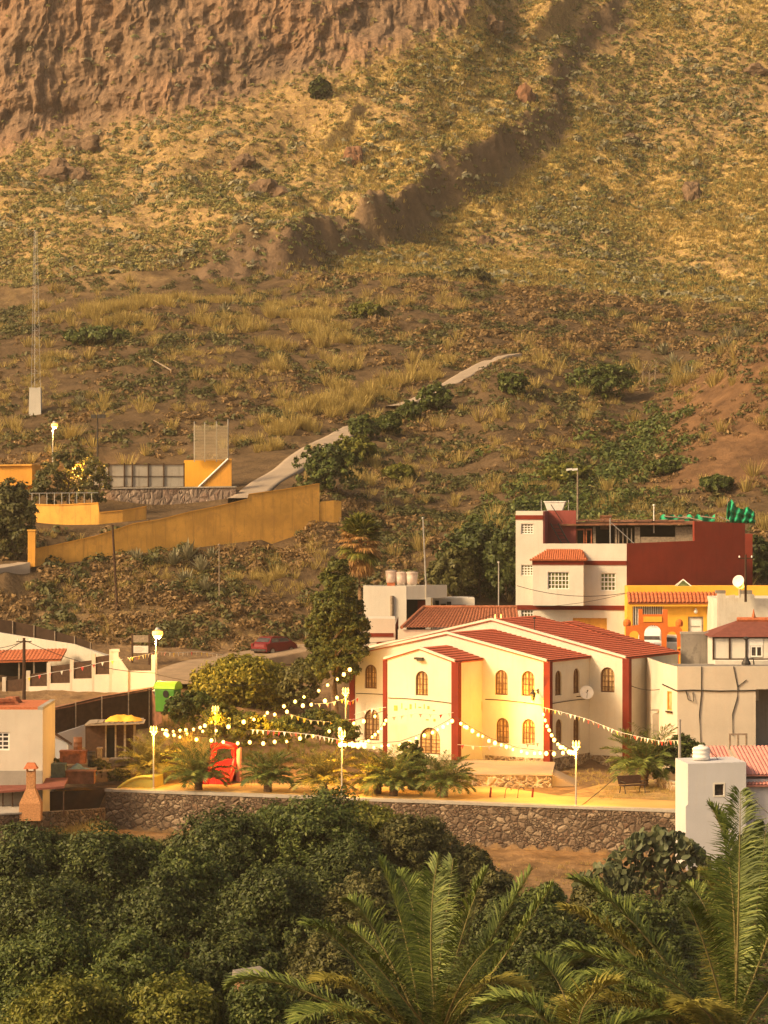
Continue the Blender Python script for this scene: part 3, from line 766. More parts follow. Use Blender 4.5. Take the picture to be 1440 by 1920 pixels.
def uch(px, v):
    k = (px - 720) / F
    return (k * (173 + .848 * v) - CH0.x - .53 * v) / (.848 + .53 * k)
def vch(px, u):
    k = (px - 720) / F
    return (k * (173 - .53 * u) - CH0.x - .848 * u) / (.53 - .848 * k)
wins = []
def front_win(px, pt_, pb, v, w=.92, door=False):
    u = uch(px, v); z0, z1 = zch(pb, u, v), zch(pt_, u, v)
    wins.append(((0, v, 0), Ux, Vy, u, z0, w, z1 - z0, door)); return arch_pts(u, z0, w, z1 - z0)
def side_win(px, pt_, pb, u, w=.85):
    v = vch(px, u); z0, z1 = zch(pb, u, v), zch(pt_, u, v)
    wins.append(((u, 0, 0), Vy, -Ux, v, z0, w, z1 - z0, False)); return arch_pts(v, z0, w, z1 - z0)
body = MB()
# middle gable (B)
hB = [front_win(940, 1256, 1303, 0), front_win(990, 1258, 1305, 0), front_win(942, 1346, 1393, 0), front_win(991, 1348, 1396, 0),
      front_win(695, 1246, 1291, 0), front_win(697, 1330, 1388, 0, 1.15, True)]
gable_front(body, 0, UL, 7.2, 1.54, hB)
# porch gable (A)
VA = -3.4
hA = [front_win(791, 1258, 1304, VA), front_win(806, 1364, 1414, VA, 1.5, True)]
gable_front(body, VA, UL, 2.55, .75, hA)
for su, nn in ((UL + 2.55, -1), (UL - 2.55, 1)):
    body.wall((su, VA, 0), Vy, Ux * nn, [(0, BASE), (3.4, BASE), (3.4, EAVE), (0, EAVE)], (), .1)
# right wall of B between B and C
VC = 5.7
hS = [side_win(1047, 1257, 1304, 0), side_win(1081, 1253, 1300, 0), side_win(1048, 1348, 1394, 0), side_win(1081, 1344, 1391, 0)]
body.wall((0, 0, 0), Vy, -Ux, [(0, BASE), (VC, BASE), (VC, EAVE), (0, EAVE)], hS, .16)
body.wall((-14.4, 0, 0), Vy, Ux, [(0, BASE), (VC, BASE), (VC, EAVE), (0, EAVE)], (), .1)
# big gable (C)
hC = [front_win(1139, 1251, 1298, VC, 1.0)]
gable_front(body, VC, UL, 9.8, 2.2, hC)
VD, VE = VC + 6.0, VC + 7.6
body.wall((2.6, VC, 0), Vy, -Ux, [(0, BASE), (7.6, BASE), (7.6, EAVE), (0, EAVE)], (), .1)
body.wall((-17.0, VC, 0), Vy, Ux, [(0, BASE), (6, BASE), (6, EAVE), (0, EAVE)], (), .1)
gable_front(body, VD, UL, 9.8, 2.2, ())
body.wall((0, VE, 0), Ux, -Vy, [(-12.7, BASE), (2.6, BASE), (2.6, EAVE), (-5.06, EAVE + 1.85), (-12.7, EAVE)], (), .1)
body.build("wall", CREAM, church)
for (O_, U_, N_, u_, z_, w_, h_, dr) in wins:
    arched_window(church, O_, U_, N_, u_, z_, w_, h_, BROWN, LACE, .16, "door" if dr else "window", 4 if dr else 3)
# roofs: right pitches tiled, left pitches too (they face away)
def pitch(uc, hw, rise, v0, v1, side, over=.14, front_over=.10, lift=.05):
    L = math.hypot(hw, rise); s = rise / hw
    e = Vector((uc + side * (hw + over), v0 - front_over, EAVE - s * over + lift))
    slope_roof("roof", church, MT['roof'], e, Vy, Vector((-side * hw, 0, rise)), (v1 - v0) + front_over, L + over * L / hw, tw=.22, tl=.38, amp=.012, step=.05, per=4)
for sd_ in (1, -1):
    pitch(UL, 2.55, .75, VA, 0, sd_)
    pitch(UL, 7.2, 1.54, 0, VC, sd_)
    pitch(UL, 9.8, 2.2, VC, VD, sd_)
pitch(-5.06, 7.66, 1.85, VD, VE, 1)
pitch(-5.06, 7.66, 1.85, VD, VE, -1)
# white verges along the gables
vg = MB()
for uc, hw, rise, v in ((UL, 2.55, .75, VA), (UL, 7.2, 1.54, 0), (UL, 9.8, 2.2, VC)):
    for s_ in (-1, 1):
        a = Vector((uc + s_ * (hw + .05), v, EAVE - .02)); b = Vector((uc, v, EAVE + rise - .02))
        vg.hexa([a + Vector((0, -.13, 0)), b + Vector((0, -.13, 0)), b + Vector((0, .05, 0)), a + Vector((0, .05, 0)),
                 a + Vector((0, -.13, .14)), b + Vector((0, -.13, .14)), b + Vector((0, .05, .14)), a + Vector((0, .05, .14))])
vg.build("verge", CREAM, church)
# red corner pillars
for u, v, w in ((-14.4, 0, .42), (UL - 2.55, VA, .30), (UL + 2.55, VA, .44), (0, 0, .40), (2.6, VC, .42)):
    p = MB(); p.box(u - w / 2, v - .05, BASE, u + w / 2 + .05 * (1 if u > -9 else 0), v + w * .8, EAVE - .02); p.build("pillar", MT['redtrim'], church)
# stone plinth
for bx in ((UL + 2.8, -.06, BASE, -.22, -.003, .82), (.003, .3, BASE, .07, VC - .003, .75), (.1, VC - .07, BASE, 2.38, VC - .003, .62), (-14.1, -.06, BASE, UL - 2.8, -.003, .8), (UL - 2.3, VA - .06, BASE, UL + 2.3, VA - .003, .75)):
    pl = MB(); pl.box(*bx); pl.build("plinth", MT['plinth'], church)
# little string course cable and the gable flood light
def sag(a, b, d, n=10):
    a, b = Vector(a), Vector(b)
    return [a.lerp(b, k / n) - Zv * (4 * d * (k / n) * (1 - k / n)) for k in range(n + 1)]
for a, b, d in (((UL + 2.8, -.04, 4.35), (-.3, -.04, 4.15), -.05), ((UL - 2.3, VA - .04, 4.45), (UL + 2.3, VA - .04, 4.3), -.06), ((.06, .3, 4.2), (.06, VC, 4.2), -.05), ((-14.1, -.04, 4.35), (UL - 2.9, -.04, 4.3), -.05)):
    m = MB(); m.tube(sag(a, b, d), .025, 5); m.build("cable", MT['cable'], church)
m = MB(); m.box(UL - .3, VA - .22, 6.95, UL + .3, VA - .003, 7.08); m.box(UL - .05, VA - .3, 6.88, UL + .4, VA - .1, 6.96); m.build("floodlight", MT['darkmetal'], church)
m = MB(); uu = uch(897, 0); m.box(uu - .28, -.05, 3.65, uu + .28, -.003, 4.2); m.build("meter_box", MT['ochre'], church)
# letters left from the painted greeting over the porch door: a flat mural
mural = MB()
for k, (du, dz, w, h) in enumerate([(-1.9, .1, .5, .5), (-1.35, .25, .12, .5), (-1.1, .2, .35, .12), (-.75, .25, .3, .45), (-.35, .3, .12, .5), (-.1, .35, .4, .12), (.3, .3, .12, .45), (.55, .3, .3, .3), (.95, .2, .3, .12), (-2.0, -.35, .35, .12), (.45, -.4, .4, .1), (1.0, -.45, .3, .25)]):
    mural.box(UL + du, VA - .012, 3.55 + dz, UL + du + w * .55, VA - .004, 3.55 + dz + h * .7)
mural.build("wall_lettering", MT['ochre_old'], church)
# wall lantern on the corner of the middle gable
lan = thing("wall_lantern", "black wall lantern lit on the church corner beside the red pillar", "wall lamp", CH0, -A32)
lu = -.62
m = MB(); m.tube([(lu, -.003, 5.05), (lu, -.5, 5.1), (lu, -.62, 5.0)], .03, 6); m.box(lu - .06, -.03, 4.85, lu + .06, -.004, 5.15); m.build("bracket", MT['darkmetal'], lan)
m = MB(); m.lathe((lu, -.62, 4.45), [(.10, 0), (.19, .42), (.24, .44), (.06, .62), (.03, .68)], 6); m.build("lamp_housing", MT['darkmetal'], lan)
m = MB(); m.lathe((lu, -.62, 4.33), [(.02, 0), (.10, .03), (.10, .12)], 8); m.build("lamp_glass", MT['lampglow'], lan)
def point_light(name, loc, energy, col, r=.12, par=None):
    d = bpy.data.lights.new(name, 'POINT'); d.energy = energy; d.color = col; d.shadow_soft_size = r
    o = bpy.data.objects.new(name, d); COL.objects.link(o); o.location = loc
    if par is not None: o.parent = par
    return o
LAMP = (1.0, .43, .03)
point_light("lantern_light", (lu - .4, -1.5, 4.0), 560, LAMP, .1, lan)
# satellite dish on the right wall
dish = thing("satellite_dish", "white satellite dish on the church's right side wall between the windows", "dish", CH0, -A32)
dc = Vector((.9, vch(1092, .6), 4.75))
m = MB(); prof = [(r_, .32 * r_ * r_) for r_ in (.02, .15, .28, .38, .44)]
ring = []; n = 20
ax = Vector((.55, -.80, .28)).normalized(); ta = ax.cross(Zv).normalized(); tb = ta.cross(ax)
for r_, d_ in prof: ring += [dc + ta * (r_ * math.cos(2 * PI * k / n)) + tb * (r_ * math.sin(2 * PI * k / n)) + ax * d_ for k in range(n)]
m.add(ring, [(i * n + k, i * n + (k + 1) % n, (i + 1) * n + (k + 1) % n, (i + 1) * n + k) for i in range(len(prof) - 1) for k in range(n)])
do = m.build("reflector", MT['whiteplastic'], dish, True); sm = do.modifiers.new("s", 'SOLIDIFY'); sm.thickness = .02
m = MB(); m.tube([dc, dc + Vector((-.45, .1, -.25)), Vector((.06, dc.y + .25, dc.z - .3))], .035, 6); m.tube([dc - tb * .38, dc + ax * .5], .015, 5); m.tube([dc + ax * .48, dc + ax * .6], .05, 6); m.build("mount", MT['darkmetal'], dish)
# ================================================================ PLAZA
wall_ang = math.atan2(W1.y - W0.y, W1.x - W0.x); wall_len = math.hypot(W1.x - W0.x, W1.y - W0.y)
rw = thing("stone_retaining_wall", "long rubble stone wall holding up the lit plaza", "stone wall", (W0.x, W0.y, 0), wall_ang)
m = MB(); m.box(0, 0, -4.2, wall_len, .55, -.12); m.box(0, .55, -4.2, .5, 7.0, -.12); m.build("wall", MT['stone'], rw)
m = MB(); m.box(-.04, -.05, -.12, wall_len + .04, .62, .03); m.build("coping", MT['concrete'], rw)
def sheet(name, pts, mat, z=None):
    m = MB(); m.add(pts, [tuple(range(len(pts)))]); o = m.build(name, mat); return tag(o, None, None, kind="structure")
du = Vector((math.cos(wall_ang), math.sin(wall_ang), 0)); dv = Vector((-du.y, du.x, 0)); Wb = Vector((W0.x, W0.y, 0))
q = lambda a, b, z: Wb + du * a + dv * b + Zv * z
sheet("plaza_pavement", [q(.5, .62, .004), q(wall_len - .02, .62, .004), q(wall_len - .02, 4.6, .004), q(26, 5.2, .004), q(22, 8.4, .004), q(12, 13.2, .004), q(2, 13.6, .004), q(.5, 12, .004)], MT['paving'])
t = NT("dry_ground"); co = t.coord(); a = t.noise(co, 1.3, 6, .65); b = t.noise(co, .4, 3)
c = t.mix(t.ramp(a, [(.38, 0.0), (.62, 1.0)]), (.20, .12, .05), (.46, .30, .12)); c = t.mix(t.ramp(b, [(.45, 0.0), (.6, .6)]), c, (.24, .19, .07)); t.base(c); t.rough(.95); t.bump(a, .7, .12)
sheet("dirt_bed", [q(26.1, 5.25, .012), q(wall_len - .02, 4.65, .012), q(wall_len + .5, 13.5, .012), q(33, 19, .012), q(27, 14, .012)], t.m)
# low stone terrace before the church
tr = thing("church_terrace", "low stone faced terrace in front of the church wall", "terrace")
tp_ = [P(828, 1475, 164.6), P(1034, 1475, 163.9), P(1040, 1443, 171.6), P(850, 1440, 173.5)]
tp_ = [Vector((p.x, p.y, 0)) for p in tp_]
m = MB(); m.hexa([p - Zv * .3 for p in tp_] + [p + Zv * .66 for p in tp_]); m.build("wall", MT['plinth'], tr)
m = MB(); cen = sum(tp_, Vector()) / 4; big = [cen + (p - cen) * 1.012 for p in tp_]; m.hexa([p + Zv * .663 for p in big] + [p + Zv * .74 for p in big]); m.build("slab", MT['roadconc'], tr)
a, b = tp_[1], tp_[2]
m = MB(); e = (b - a).normalized(); o_ = Vector((1.5, .2, 0))
m.add([a + e * .2 + Vector((.03, 0, .70)), a + e * 4 + Vector((.03, 0, .70)), a + e * 4 + o_, a + e * .2 + o_, a + e * .2 + Vector((.03, 0, 0)), a + e * 4 + Vector((.03, 0, 0))], [(0, 1, 2, 3), (0, 3, 4), (1, 5, 2)]); m.build("ramp", MT['roadconc'], tr)

# ---------------------------------------------------------------- generic boxes with corner frames
def frame_at(pxc, Y, ang):
    return Vector((XP(pxc, Y), Y, 0)), R(ang)
def solve_u(px, O, ang, v=0.0):
    "local u along a facade turned by ang at the origin O that shows at photo column px"
    k = (px - 720) / F; c, s_ = math.cos(ang), math.sin(ang)
    # X = O.x + u c - v s ; Y = O.y + u s + v c
    return (k * (O.y + v * c) - O.x + v * s_) / (c - k * s_)

# ---------------------------------------------------------------- red and white town house
O, an = frame_at(967, 199.0, -7)
rh = thing("town_house", "tall white town house with red bands and a dark red side wall", "house", O, an)
uR = solve_u(1175, O, an); uT = solve_u(1018, O, an)
zz = lambda py, dY=0: ZP(py, 199.0 + dY)
ub0, ub1 = solve_u(999, O, an, -1.2), solve_u(1094, O, an, -1.2)
def su(px, v=0.0): return solve_u(px, O, an, v)
holes = [rect_pts(su(977), zz(1001), su(1000), zz(982)), rect_pts(su(977), zz(1079), su(999.5), zz(1059)), rect_pts(su(1126), zz(1107), su(1154), zz(1074)), rect_pts(su(977), zz(1170), su(1000), zz(1143)), rect_pts(su(1074), zz(1212), su(1138), zz(1158))]
m = MB()
m.wall((0, 0, 0), Ux, Vy, [(0, 3.5), (uR, 3.5), (uR, zz(1019)), (uT, zz(1019)), (uT, zz(958)), (0, zz(958))], holes, .18)
m.wall((0, 0, 0), Vy, Ux, [(0, 3.5), (9, 3.5), (9, zz(958)), (0, zz(958))], (), .1)
m.box(.02, .25, zz(958) - .25, uT - .02, 3.8, zz(958) - .02)
m.box(0.05, 3.6, 4, uT, 9, zz(1019))
m.box(uT, .25, zz(1019) - 1.15, uR - .02, 9, zz(1019) - .9)
m.box(uT + .01, .003, zz(1019) - .9, uR - .005, .25, zz(1019) - .002)
m.build("wall", MT['white'], rh)
bay = MB()
hb = [rect_pts(solve_u(1027, O, an, -1.2), zz(1104, -1), solve_u(1067, O, an, -1.2), zz(1072, -1))]
bay.wall((0, -1.2, 0), Ux, Vy, [(ub0, zz(1134)), (ub1, zz(1134)), (ub1, zz(1051)), (ub0, zz(1051))], hb, .18)
bay.wall((ub1, -1.2, 0), Vy, -Ux, [(0, zz(1134)), (1.2, zz(1134)), (1.2, zz(1051)), (0, zz(1051))], (), .1)
bay.wall((ub0, -1.2, 0), Vy, Ux, [(0, zz(1134)), (1.2, zz(1134)), (1.2, zz(1051)), (0, zz(1051))], (), .1)
bay.add([(ub0, -1.2, zz(1134)), (ub1, -1.2, zz(1134)), (ub1, 0, zz(1134)), (ub0, 0, zz(1134))], [(0, 3, 2, 1)])
bay.build("bay", MT['white'], rh)
for h_ in holes[:4]:
    grid_window(rh, (0, 0, 0), Ux, Vy, h_[0][0], h_[0][1], h_[2][0], h_[2][1], 4, 4, MT['whiteplastic'], MT['greenglass'], .17, .06, .07)
grid_window(rh, (0, 0, 0), Ux, Vy, holes[4][0][0], holes[4][0][1], holes[4][2][0], holes[4][2][1], 2, 1, MT['ochre'], MT['ochre'], .17, .08, .03, "garage_door")
grid_window(rh, (0, -1.2, 0), Ux, Vy, hb[0][0][0], hb[0][0][1], hb[0][2][0], hb[0][2][1], 6, 4, MT['whiteplastic'], MT['greenglass'], .17, .06, .06)
for bx in ((-.03, -.05, zz(974), uT + .01, -.003, zz(966)), (ub1 + .003, -.05, zz(1059), uR, -.003, zz(1051)), (ub0 - .04, -1.25, zz(1058), ub1 + .04, -1.203, zz(1050)), (ub1 + .003, -1.2, zz(1058), ub1 + .05, -.055, zz(1050)), (-.03, -.06, zz(1143), uR, -.003, zz(1134.5))):
    b_ = MB(); b_.box(*bx); b_.build("band", MT['redtrim'], rh)
ov = .22; ze, zr = zz(1050), zz(1031)
rf = MB()
ra, rb_ = Vector((solve_u(1026, O, an, -.1), 0, zr)), Vector((solve_u(1090, O, an, -.1), 0, zr))
e0, e1 = Vector((ub0 - ov, -1.2 - ov, ze)), Vector((ub1 + ov, -1.2 - ov, ze)); e2, e3 = Vector((ub1 + ov, 0, ze)), Vector((ub0 - ov, 0, ze))
rf.add([e0, e1, rb_, ra, e2, e3], [(0, 1, 2, 3), (1, 4, 2), (5, 0, 3), (0, 5, 4, 1)])
S_ = Vector((0, 1.2 + ov, zr - ze))
nn = 26
for k in range(nn):
    f0 = (k + .5) / nn; pa = e0.lerp(e1, f0); x_ = pa.x
    top = (ra.x <= x_ <= rb_.x); fr_ = 1.0 if top else ((x_ - e0.x) / (ra.x - e0.x) if x_ < ra.x else (e1.x - x_) / (e1.x - rb_.x))
    rf.tube([pa + Vector((0, 0, .03)), pa + S_ * fr_ + Vector((0, 0, .03))], .075, 6)
for k in range(6):
    pa = e1.lerp(e2, (k + .5) / 6); f1 = 1 - (k + .5) / 6
    rf.tube([pa + Vector((0, 0, .03)), pa.lerp(rb_ * 1.0, .0) + (Vector((rb_.x, pa.y, zr)) - pa) * (1 - f1) + Vector((0, 0, .03))], .075, 6)
rf.build("bay_roof", MT['tile'], rh)
# dark red side wing running back to the right
c7, s7 = math.cos(an), math.sin(an)
wd = Vector((math.cos(R(30)), math.sin(R(30)), 0)); wd = Vector((wd.x, wd.y, 0))
k_ = (1397 - 720) / F
Lw = (k_ * 0 + (k_ * (O.y + uR * s7) - (O.x + uR * c7))) / (math.cos(R(23)) - k_ * math.sin(R(23)))
lw = Vector((math.cos(R(30)), math.sin(R(30)), 0))
def wz(px, py):
    k = (px - 720) / F; t_ = (k * (O.y + uR * s7) - (O.x + uR * c7)) / (math.cos(R(23)) - k * math.sin(R(23)))
    return t_, ZP(py, O.y + uR * s7 + t_ * math.sin(R(23)))
pts = [wz(*p) for p in ((1176, 1240), (1397, 1240), (1397, 981), (1302, 977), (1302, 1014), (1176, 1019))]
m = MB(); ln = Vector((-lw.y, lw.x, 0))
m.wall((uR, -.01, 0), lw, ln, pts, (), .1)
m.extrude([Vector((uR, -.01, 0)) + lw * p[0] + Zv * p[1] + ln * .002 for p in pts], ln * .25)
m.box(uT + 2.6, 9.0, 8, uR + 9, 9.3, zz(1000, 9))
m.build("side_wall", MT['redwall'], rh)
m = MB(); m.box(uT - .01, .05, zz(1019) - 1, uT + .1, 4.2, zz(958) - .02); m.box(uT + .1, 4.2, zz(1019) - 1.0, su(1080, 4.2), 4.5, ZP(957, 203.5)); m.build("stair_wall", MT['maroon'], rh)
# roof terrace lean-to: posts, glazed doors and dark openings under a patched sheet roof
lt = MB(); zf = zz(1019) - .9
v1 = 4.6
def upx(px, v=v1): return solve_u(px, O, an, v)
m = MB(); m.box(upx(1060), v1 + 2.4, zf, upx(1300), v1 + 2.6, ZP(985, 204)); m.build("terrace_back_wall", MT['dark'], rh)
m = MB()
for a_, b_ in ((1060, 1076), (1112, 1117), (1153, 1157), (1190, 1200), (1266, 1302)): m.box(upx(a_), v1, zf, upx(b_), v1 + .12, ZP(987, 204))
for px in (1160, 1168, 1176, 1184): m.box(upx(px) - .04, v1 + .02, zf, upx(px) + .04, v1 + .1, ZP(990, 204))
m.box(upx(1201), v1, zf, upx(1265), v1 + .08, ZP(1006, 204))
m.build("terrace_screen", MT['greywood'], rh)
m = MB()
for a_, b_ in ((1080, 1096), (1098, 1110)):
    x0, x1 = upx(a_), upx(b_); m.box(x0, v1 - .05, zf, x0 + .09, v1 + .03, ZP(991, 204)); m.box(x1 - .09, v1 - .05, zf, x1, v1 + .03, ZP(991, 204)); m.box(x0 + .09, v1 - .05, ZP(994, 204), x1 - .09, v1 + .03, ZP(991, 204))
m.build("door_frame", MT['tile'], rh)
m = MB(); z0 = ZP(985.5, 204)
m.hexa([(upx(1050), v1 - .7, z0), (upx(1303), v1 - .7, z0 + .12), (upx(1303) + .6, v1 + 2.6, z0 + .2), (upx(1050), v1 + 2.6, z0 + .1), (upx(1050), v1 - .7, z0 + .12), (upx(1303), v1 - .7, z0 + .26), (upx(1303) + .6, v1 + 2.6, z0 + .36), (upx(1050), v1 + 2.6, z0 + .24)])
for k in range(7):
    x = upx(1070 + k * 30); m.hexa([(x, v1 - .4 + (k % 3) * .3, z0 + .3), (x + 1.3, v1 - .3, z0 + .36), (x + 1.2, v1 + 1.5, z0 + .42), (x, v1 + 1.4, z0 + .36), (x, v1 - .4, z0 + .34), (x + 1.3, v1 - .3, z0 + .40), (x + 1.2, v1 + 1.5, z0 + .46), (x, v1 + 1.4, z0 + .40)])
m.build("terrace_roof", MT['rust'], rh)
m = MB()
for s_ in (0, .55): m.tube([(upx(1036) + s_, 2.2, ZP(981, 202)), (upx(1070) + s_, 1.6, zf)], .05, 5)
for k in range(9):
    f_ = k / 9 + .05; p0 = Vector((upx(1036), 2.2, ZP(981, 202))).lerp(Vector((upx(1070), 1.6, zf)), f_); m.box(p0.x, p0.y - .12, p0.z - .02, p0.x + .55, p0.y + .12, p0.z + .02)
m.tube([(upx(1034), 3.9, ZP(946, 203)), (upx(1056), 3.9, ZP(980, 203))], .03, 5)
m.build("stair", MT['darkmetal'], rh)
m = MB(); m.tube([(upx(1148), .8, zf), (upx(1148), .8, ZP(971, 200))], .04, 6); m.tube([(upx(1150), .8, ZP(980, 200)), (upx(1206), 1.0, zf + .4)], .03, 5); m.build("pole", MT['metal'], rh)
# things on its roof
def at_rh(px, v): 
    u = solve_u(px, O, an, v); return Vector((O.x + u * c7 - v * s7, O.y + u * s7 + v * c7, 0))
p = at_rh(1041, 5.5); tk = thing("water_tank", "white square water tank on the tall town house roof", "tank", (p.x, p.y, ZP(958, p.y) + .02), an)
m = MB(); m.hexa([(-.55, -.5, 0), (.55, -.5, 0), (.55, .5, 0), (-.55, .5, 0), (-.78, -.6, .62), (.78, -.6, .62), (.78, .6, .62), (-.78, .6, .62)]); m.box(-.82, -.64, .62, .82, .64, .70); m.build("tank_body", MT['whiteplastic'], tk, False, .03)
m = MB()
for s_ in (-1, 1): m.tube([(s_ * 1.0, -.4, 0), (s_ * 1.0, -.4, .8)], .025, 5)
m.box(-1.0, -.5, -.05, 1.0, .5, -.002); m.build("tank_stand", MT['metal'], tk)
# house mid block under the tank to carry it
p = at_rh(1136, 7.2); ck = thing("chimney", "small square block chimney on the patched sheet roof", "chimney", (p.x, p.y, ZP(985, p.y)), an)
m = MB(); m.box(-.4, -.35, -.3, .4, .35, .65); m.build("stack", MT['rust'], ck); m = MB(); m.box(-.46, -.41, .65, .46, .41, .74); m.build("cap", MT['rust'], ck)
# green net on the far roof corner
gn = thing("green_net", "bright green netting hung over posts on the dark red roof corner", "netting")
m = MB(); NXn = 26
gp = [(1362, 978), (1364, 945), (1372, 936), (1380, 950), (1392, 955), (1402, 950), (1412, 958), (1416, 975)]
Yg = 211.0; rows_ = 8
xs = np.interp(np.linspace(0, 1, NXn), np.linspace(0, 1, len(gp)), [a[0] for a in gp]); tops = np.interp(np.linspace(0, 1, NXn), np.linspace(0, 1, len(gp)), [min(a[1], 962) for a in gp])
V = []
for j in range(rows_ + 1):
    for i in range(NXn):
        f_ = j / rows_; V.append(P(xs[i], tops[i] + (981 - tops[i]) * f_, Yg + .35 * math.sin(i * 1.3 + j * .5) + .2 * math.sin(j * 1.7)))
m.add(V, [(j * NXn + i, j * NXn + i + 1, (j + 1) * NXn + i + 1, (j + 1) * NXn + i) for j in range(rows_) for i in range(NXn - 1)]); go = m.build("net", MT['greennet'], gn, True)
m = MB()
for px, py in ((1364, 932), (1378, 940), (1395, 948), (1414, 958)): m.tube([P(px, 984, Yg + .1), P(px, py, Yg + .1)], .03, 5)
m.build("post", MT['greywood'], gn)
g2 = thing("fallen_net", "low strip of green netting lying along the patched roof", "netting")
m = MB(); V = []
for j in range(3):
    for i in range(30): V.append(P(1236 + i * 3.6, 972 - 4 * abs(math.sin(i * .7)) * (2 - j) + j * 3, 210 + .2 * math.sin(i + j)))
m.add(V, [(j * 30 + i, j * 30 + i + 1, (j + 1) * 30 + i + 1, (j + 1) * 30 + i) for j in range(2) for i in range(29)]); m.build("net", MT['greennet'], g2, True)
m = MB()
for i in range(4): m.tube([P(1245 + i * 34, 968, 209.8), P(1290 + i * 26, 972 + (i % 2) * 5, 209.5)], .06, 5)
m.build("batten", MT['greywood'], g2)

# ---------------------------------------------------------------- ochre house with tiled porch
O, an = frame_at(1178, 195.0, 0)
yh = thing("ochre_house", "bright ochre house with a tiled porch roof and white doorway", "house", O, an)
zy = lambda py, d=0: ZP(py, 195.0 + d)
su = lambda px, v=0.0: solve_u(px, O, an, v)
uE = su(1352)
hd = [rect_pts(su(1290), 4.6, su(1319), zy(1156)), rect_pts(su(1186), zy(1180), su(1244), zy(1136))]
m = MB(); m.wall((0, 0, 0), Ux, Vy, [(0, 4.2), (uE, 4.2), (uE, zy(1128)), (0, zy(1128))], hd, .7)
m.box(0, .72, 4.2, uE, 8, zy(1128)); m.box(.0, .4, zy(1128), uE + 4.5, 3.0, zy(1100)); m.box(0.02, -.02, zy(1136), uE, -.003, zy(1128.5))
m.build("wall", MT['yellow'], yh)
m = MB(); m.box(0, -.5, zy(1137, -.6), uE, -.3, zy(1130, -.6)); m.build("eave_board", MT['yellow'], yh)
slope_roof("porch_roof", yh, MT['tile'], (-.05, -.62, zy(1130, -.6)), Ux, (0, 1.15, zy(1109, .5) - zy(1130, -.6)), uE + .1, math.hypot(1.15, zy(1109, .5) - zy(1130, -.6)), tw=.27, tl=.5, amp=.10, step=.03, per=6)
grid_window(yh, (0, 0, 0), Ux, Vy, hd[0][0][0], hd[0][0][1], hd[0][2][0], hd[0][2][1], 1, 1, MT['greywood'], MT['whiteplastic'], .12, .12, .03, "door")
m = MB(); x0, x1 = hd[1][0][0], hd[1][1][0]
for k in range(14): x = x0 + (x1 - x0) * (k + .5) / 14; m.box(x - .025, .06, zy(1180), x + .025, .10, zy(1137))
m.build("porch_grille", MT['whiteplastic'], yh)
m = MB(); m.box(x0, .68, zy(1180), x1, .70, zy(1137)); m.build("porch_recess", MT['greywood'], yh)
m = MB(); x = su(1304); m.lathe((x, -.18, zy(1150)), [(.05, 0), (.13, .08), (.13, .2), (.05, .3)], 8); m.box(x - .04, -.18, zy(1150) + .3, x + .04, -.003, zy(1150) + .36); m.build("door_lamp", MT['whiteplastic'], yh)
m = MB()
xd0, xd1 = hd[0][0][0] + .2, hd[0][2][0] - .2
for k in range(9): m.box(xd0 + (xd1 - xd0) * k / 9, .085, zy(1176), xd0 + (xd1 - xd0) * k / 9 + .055, .098, zy(1173.5))
m.build("door_lettering", MT['concrete'], yh)
# glass pyramid skylight
sk = thing("skylight", "small glass pyramid skylight on the ochre house roof", "skylight")
c0 = Vector((XP(1281, 197), 197.0, zy(1101, 2)))
m = MB(); hw_ = .62
base4 = [c0 + Vector((a * hw_, b * hw_, 0)) for a, b in ((-1, -1), (1, -1), (1, 1), (-1, 1))]; ap = c0 + Zv * .55
m.add(base4 + [ap], [(0, 1, 4), (1, 2, 4), (2, 3, 4), (3, 0, 4)]); m.build("pane", MT['greenglass'], sk)
m = MB()
for b in base4: m.tube([b, ap], .035, 5)
for i in range(4): m.tube([base4[i], base4[(i + 1) % 4]], .035, 5)
m.build("frame", MT['whiteplastic'], sk)

# ---------------------------------------------------------------- orange arched gate
O, an = frame_at(1174, 187.0, -2)
gt = thing("arched_gate", "orange masonry gate with one tall arch between two small arches", "gate", O, an)
zg = lambda py: ZP(py, 187.0); su = lambda px, v=0.0: solve_u(px, O, an, v)
zb = gz(O.x + 2, 187) - .3
m = MB(); out = [(0, zb), (su(1279), zb), (su(1279), zg(1180)), (su(1274), zg(1174)), (su(1254), zg(1176)), (su(1252), zg(1172)), (su(1252), zg(1143)), (su(1243), zg(1143)), (su(1243), zg(1152)), (su(1205), zg(1152)), (su(1205), zg(1142)), (su(1198), zg(1142)), (su(1197), zg(1172)), (su(1178), zg(1174)), (su(1173.5), zg(1170))]
def arch_hole(pa, pb, ptop):
    a, b = su(pa), su(pb); return arch_pts((a + b) / 2, zb + .01, b - a, zg(ptop) - zb - .01)
hs = [arch_hole(1208, 1241, 1172), arch_hole(1180, 1199, 1183), arch_hole(1250, 1270, 1184)]
pf = [Vector((a, 0, z)) for a, z in out]
m.wall((0, 0, 0), Ux, Vy, out, hs, .45)
m.wall((0, .45, 0), Ux, -Vy, out, hs, .01)
n = len(out)
m.add([(a, 0, z) for a, z in out] + [(a, .45, z) for a, z in out], [(i, n + i, n + (i + 1) % n, (i + 1) % n) for i in range(n)])
m.build("wall", MT['orange'], gt)
m = MB(); m.box(su(1206.5), -.05, zg(1166), su(1241), -.003, zg(1156)); m.build("name_panel", MT['yellow'], gt)
for px in (1176, 1274):
    m = MB(); m.lathe((su(px), .22, zg(1172)), [(.22, -.1), (.26, 0), (.26, .2), (.18, .34), (.03, .42)], 10); m.build("finial", MT['orange'], gt)
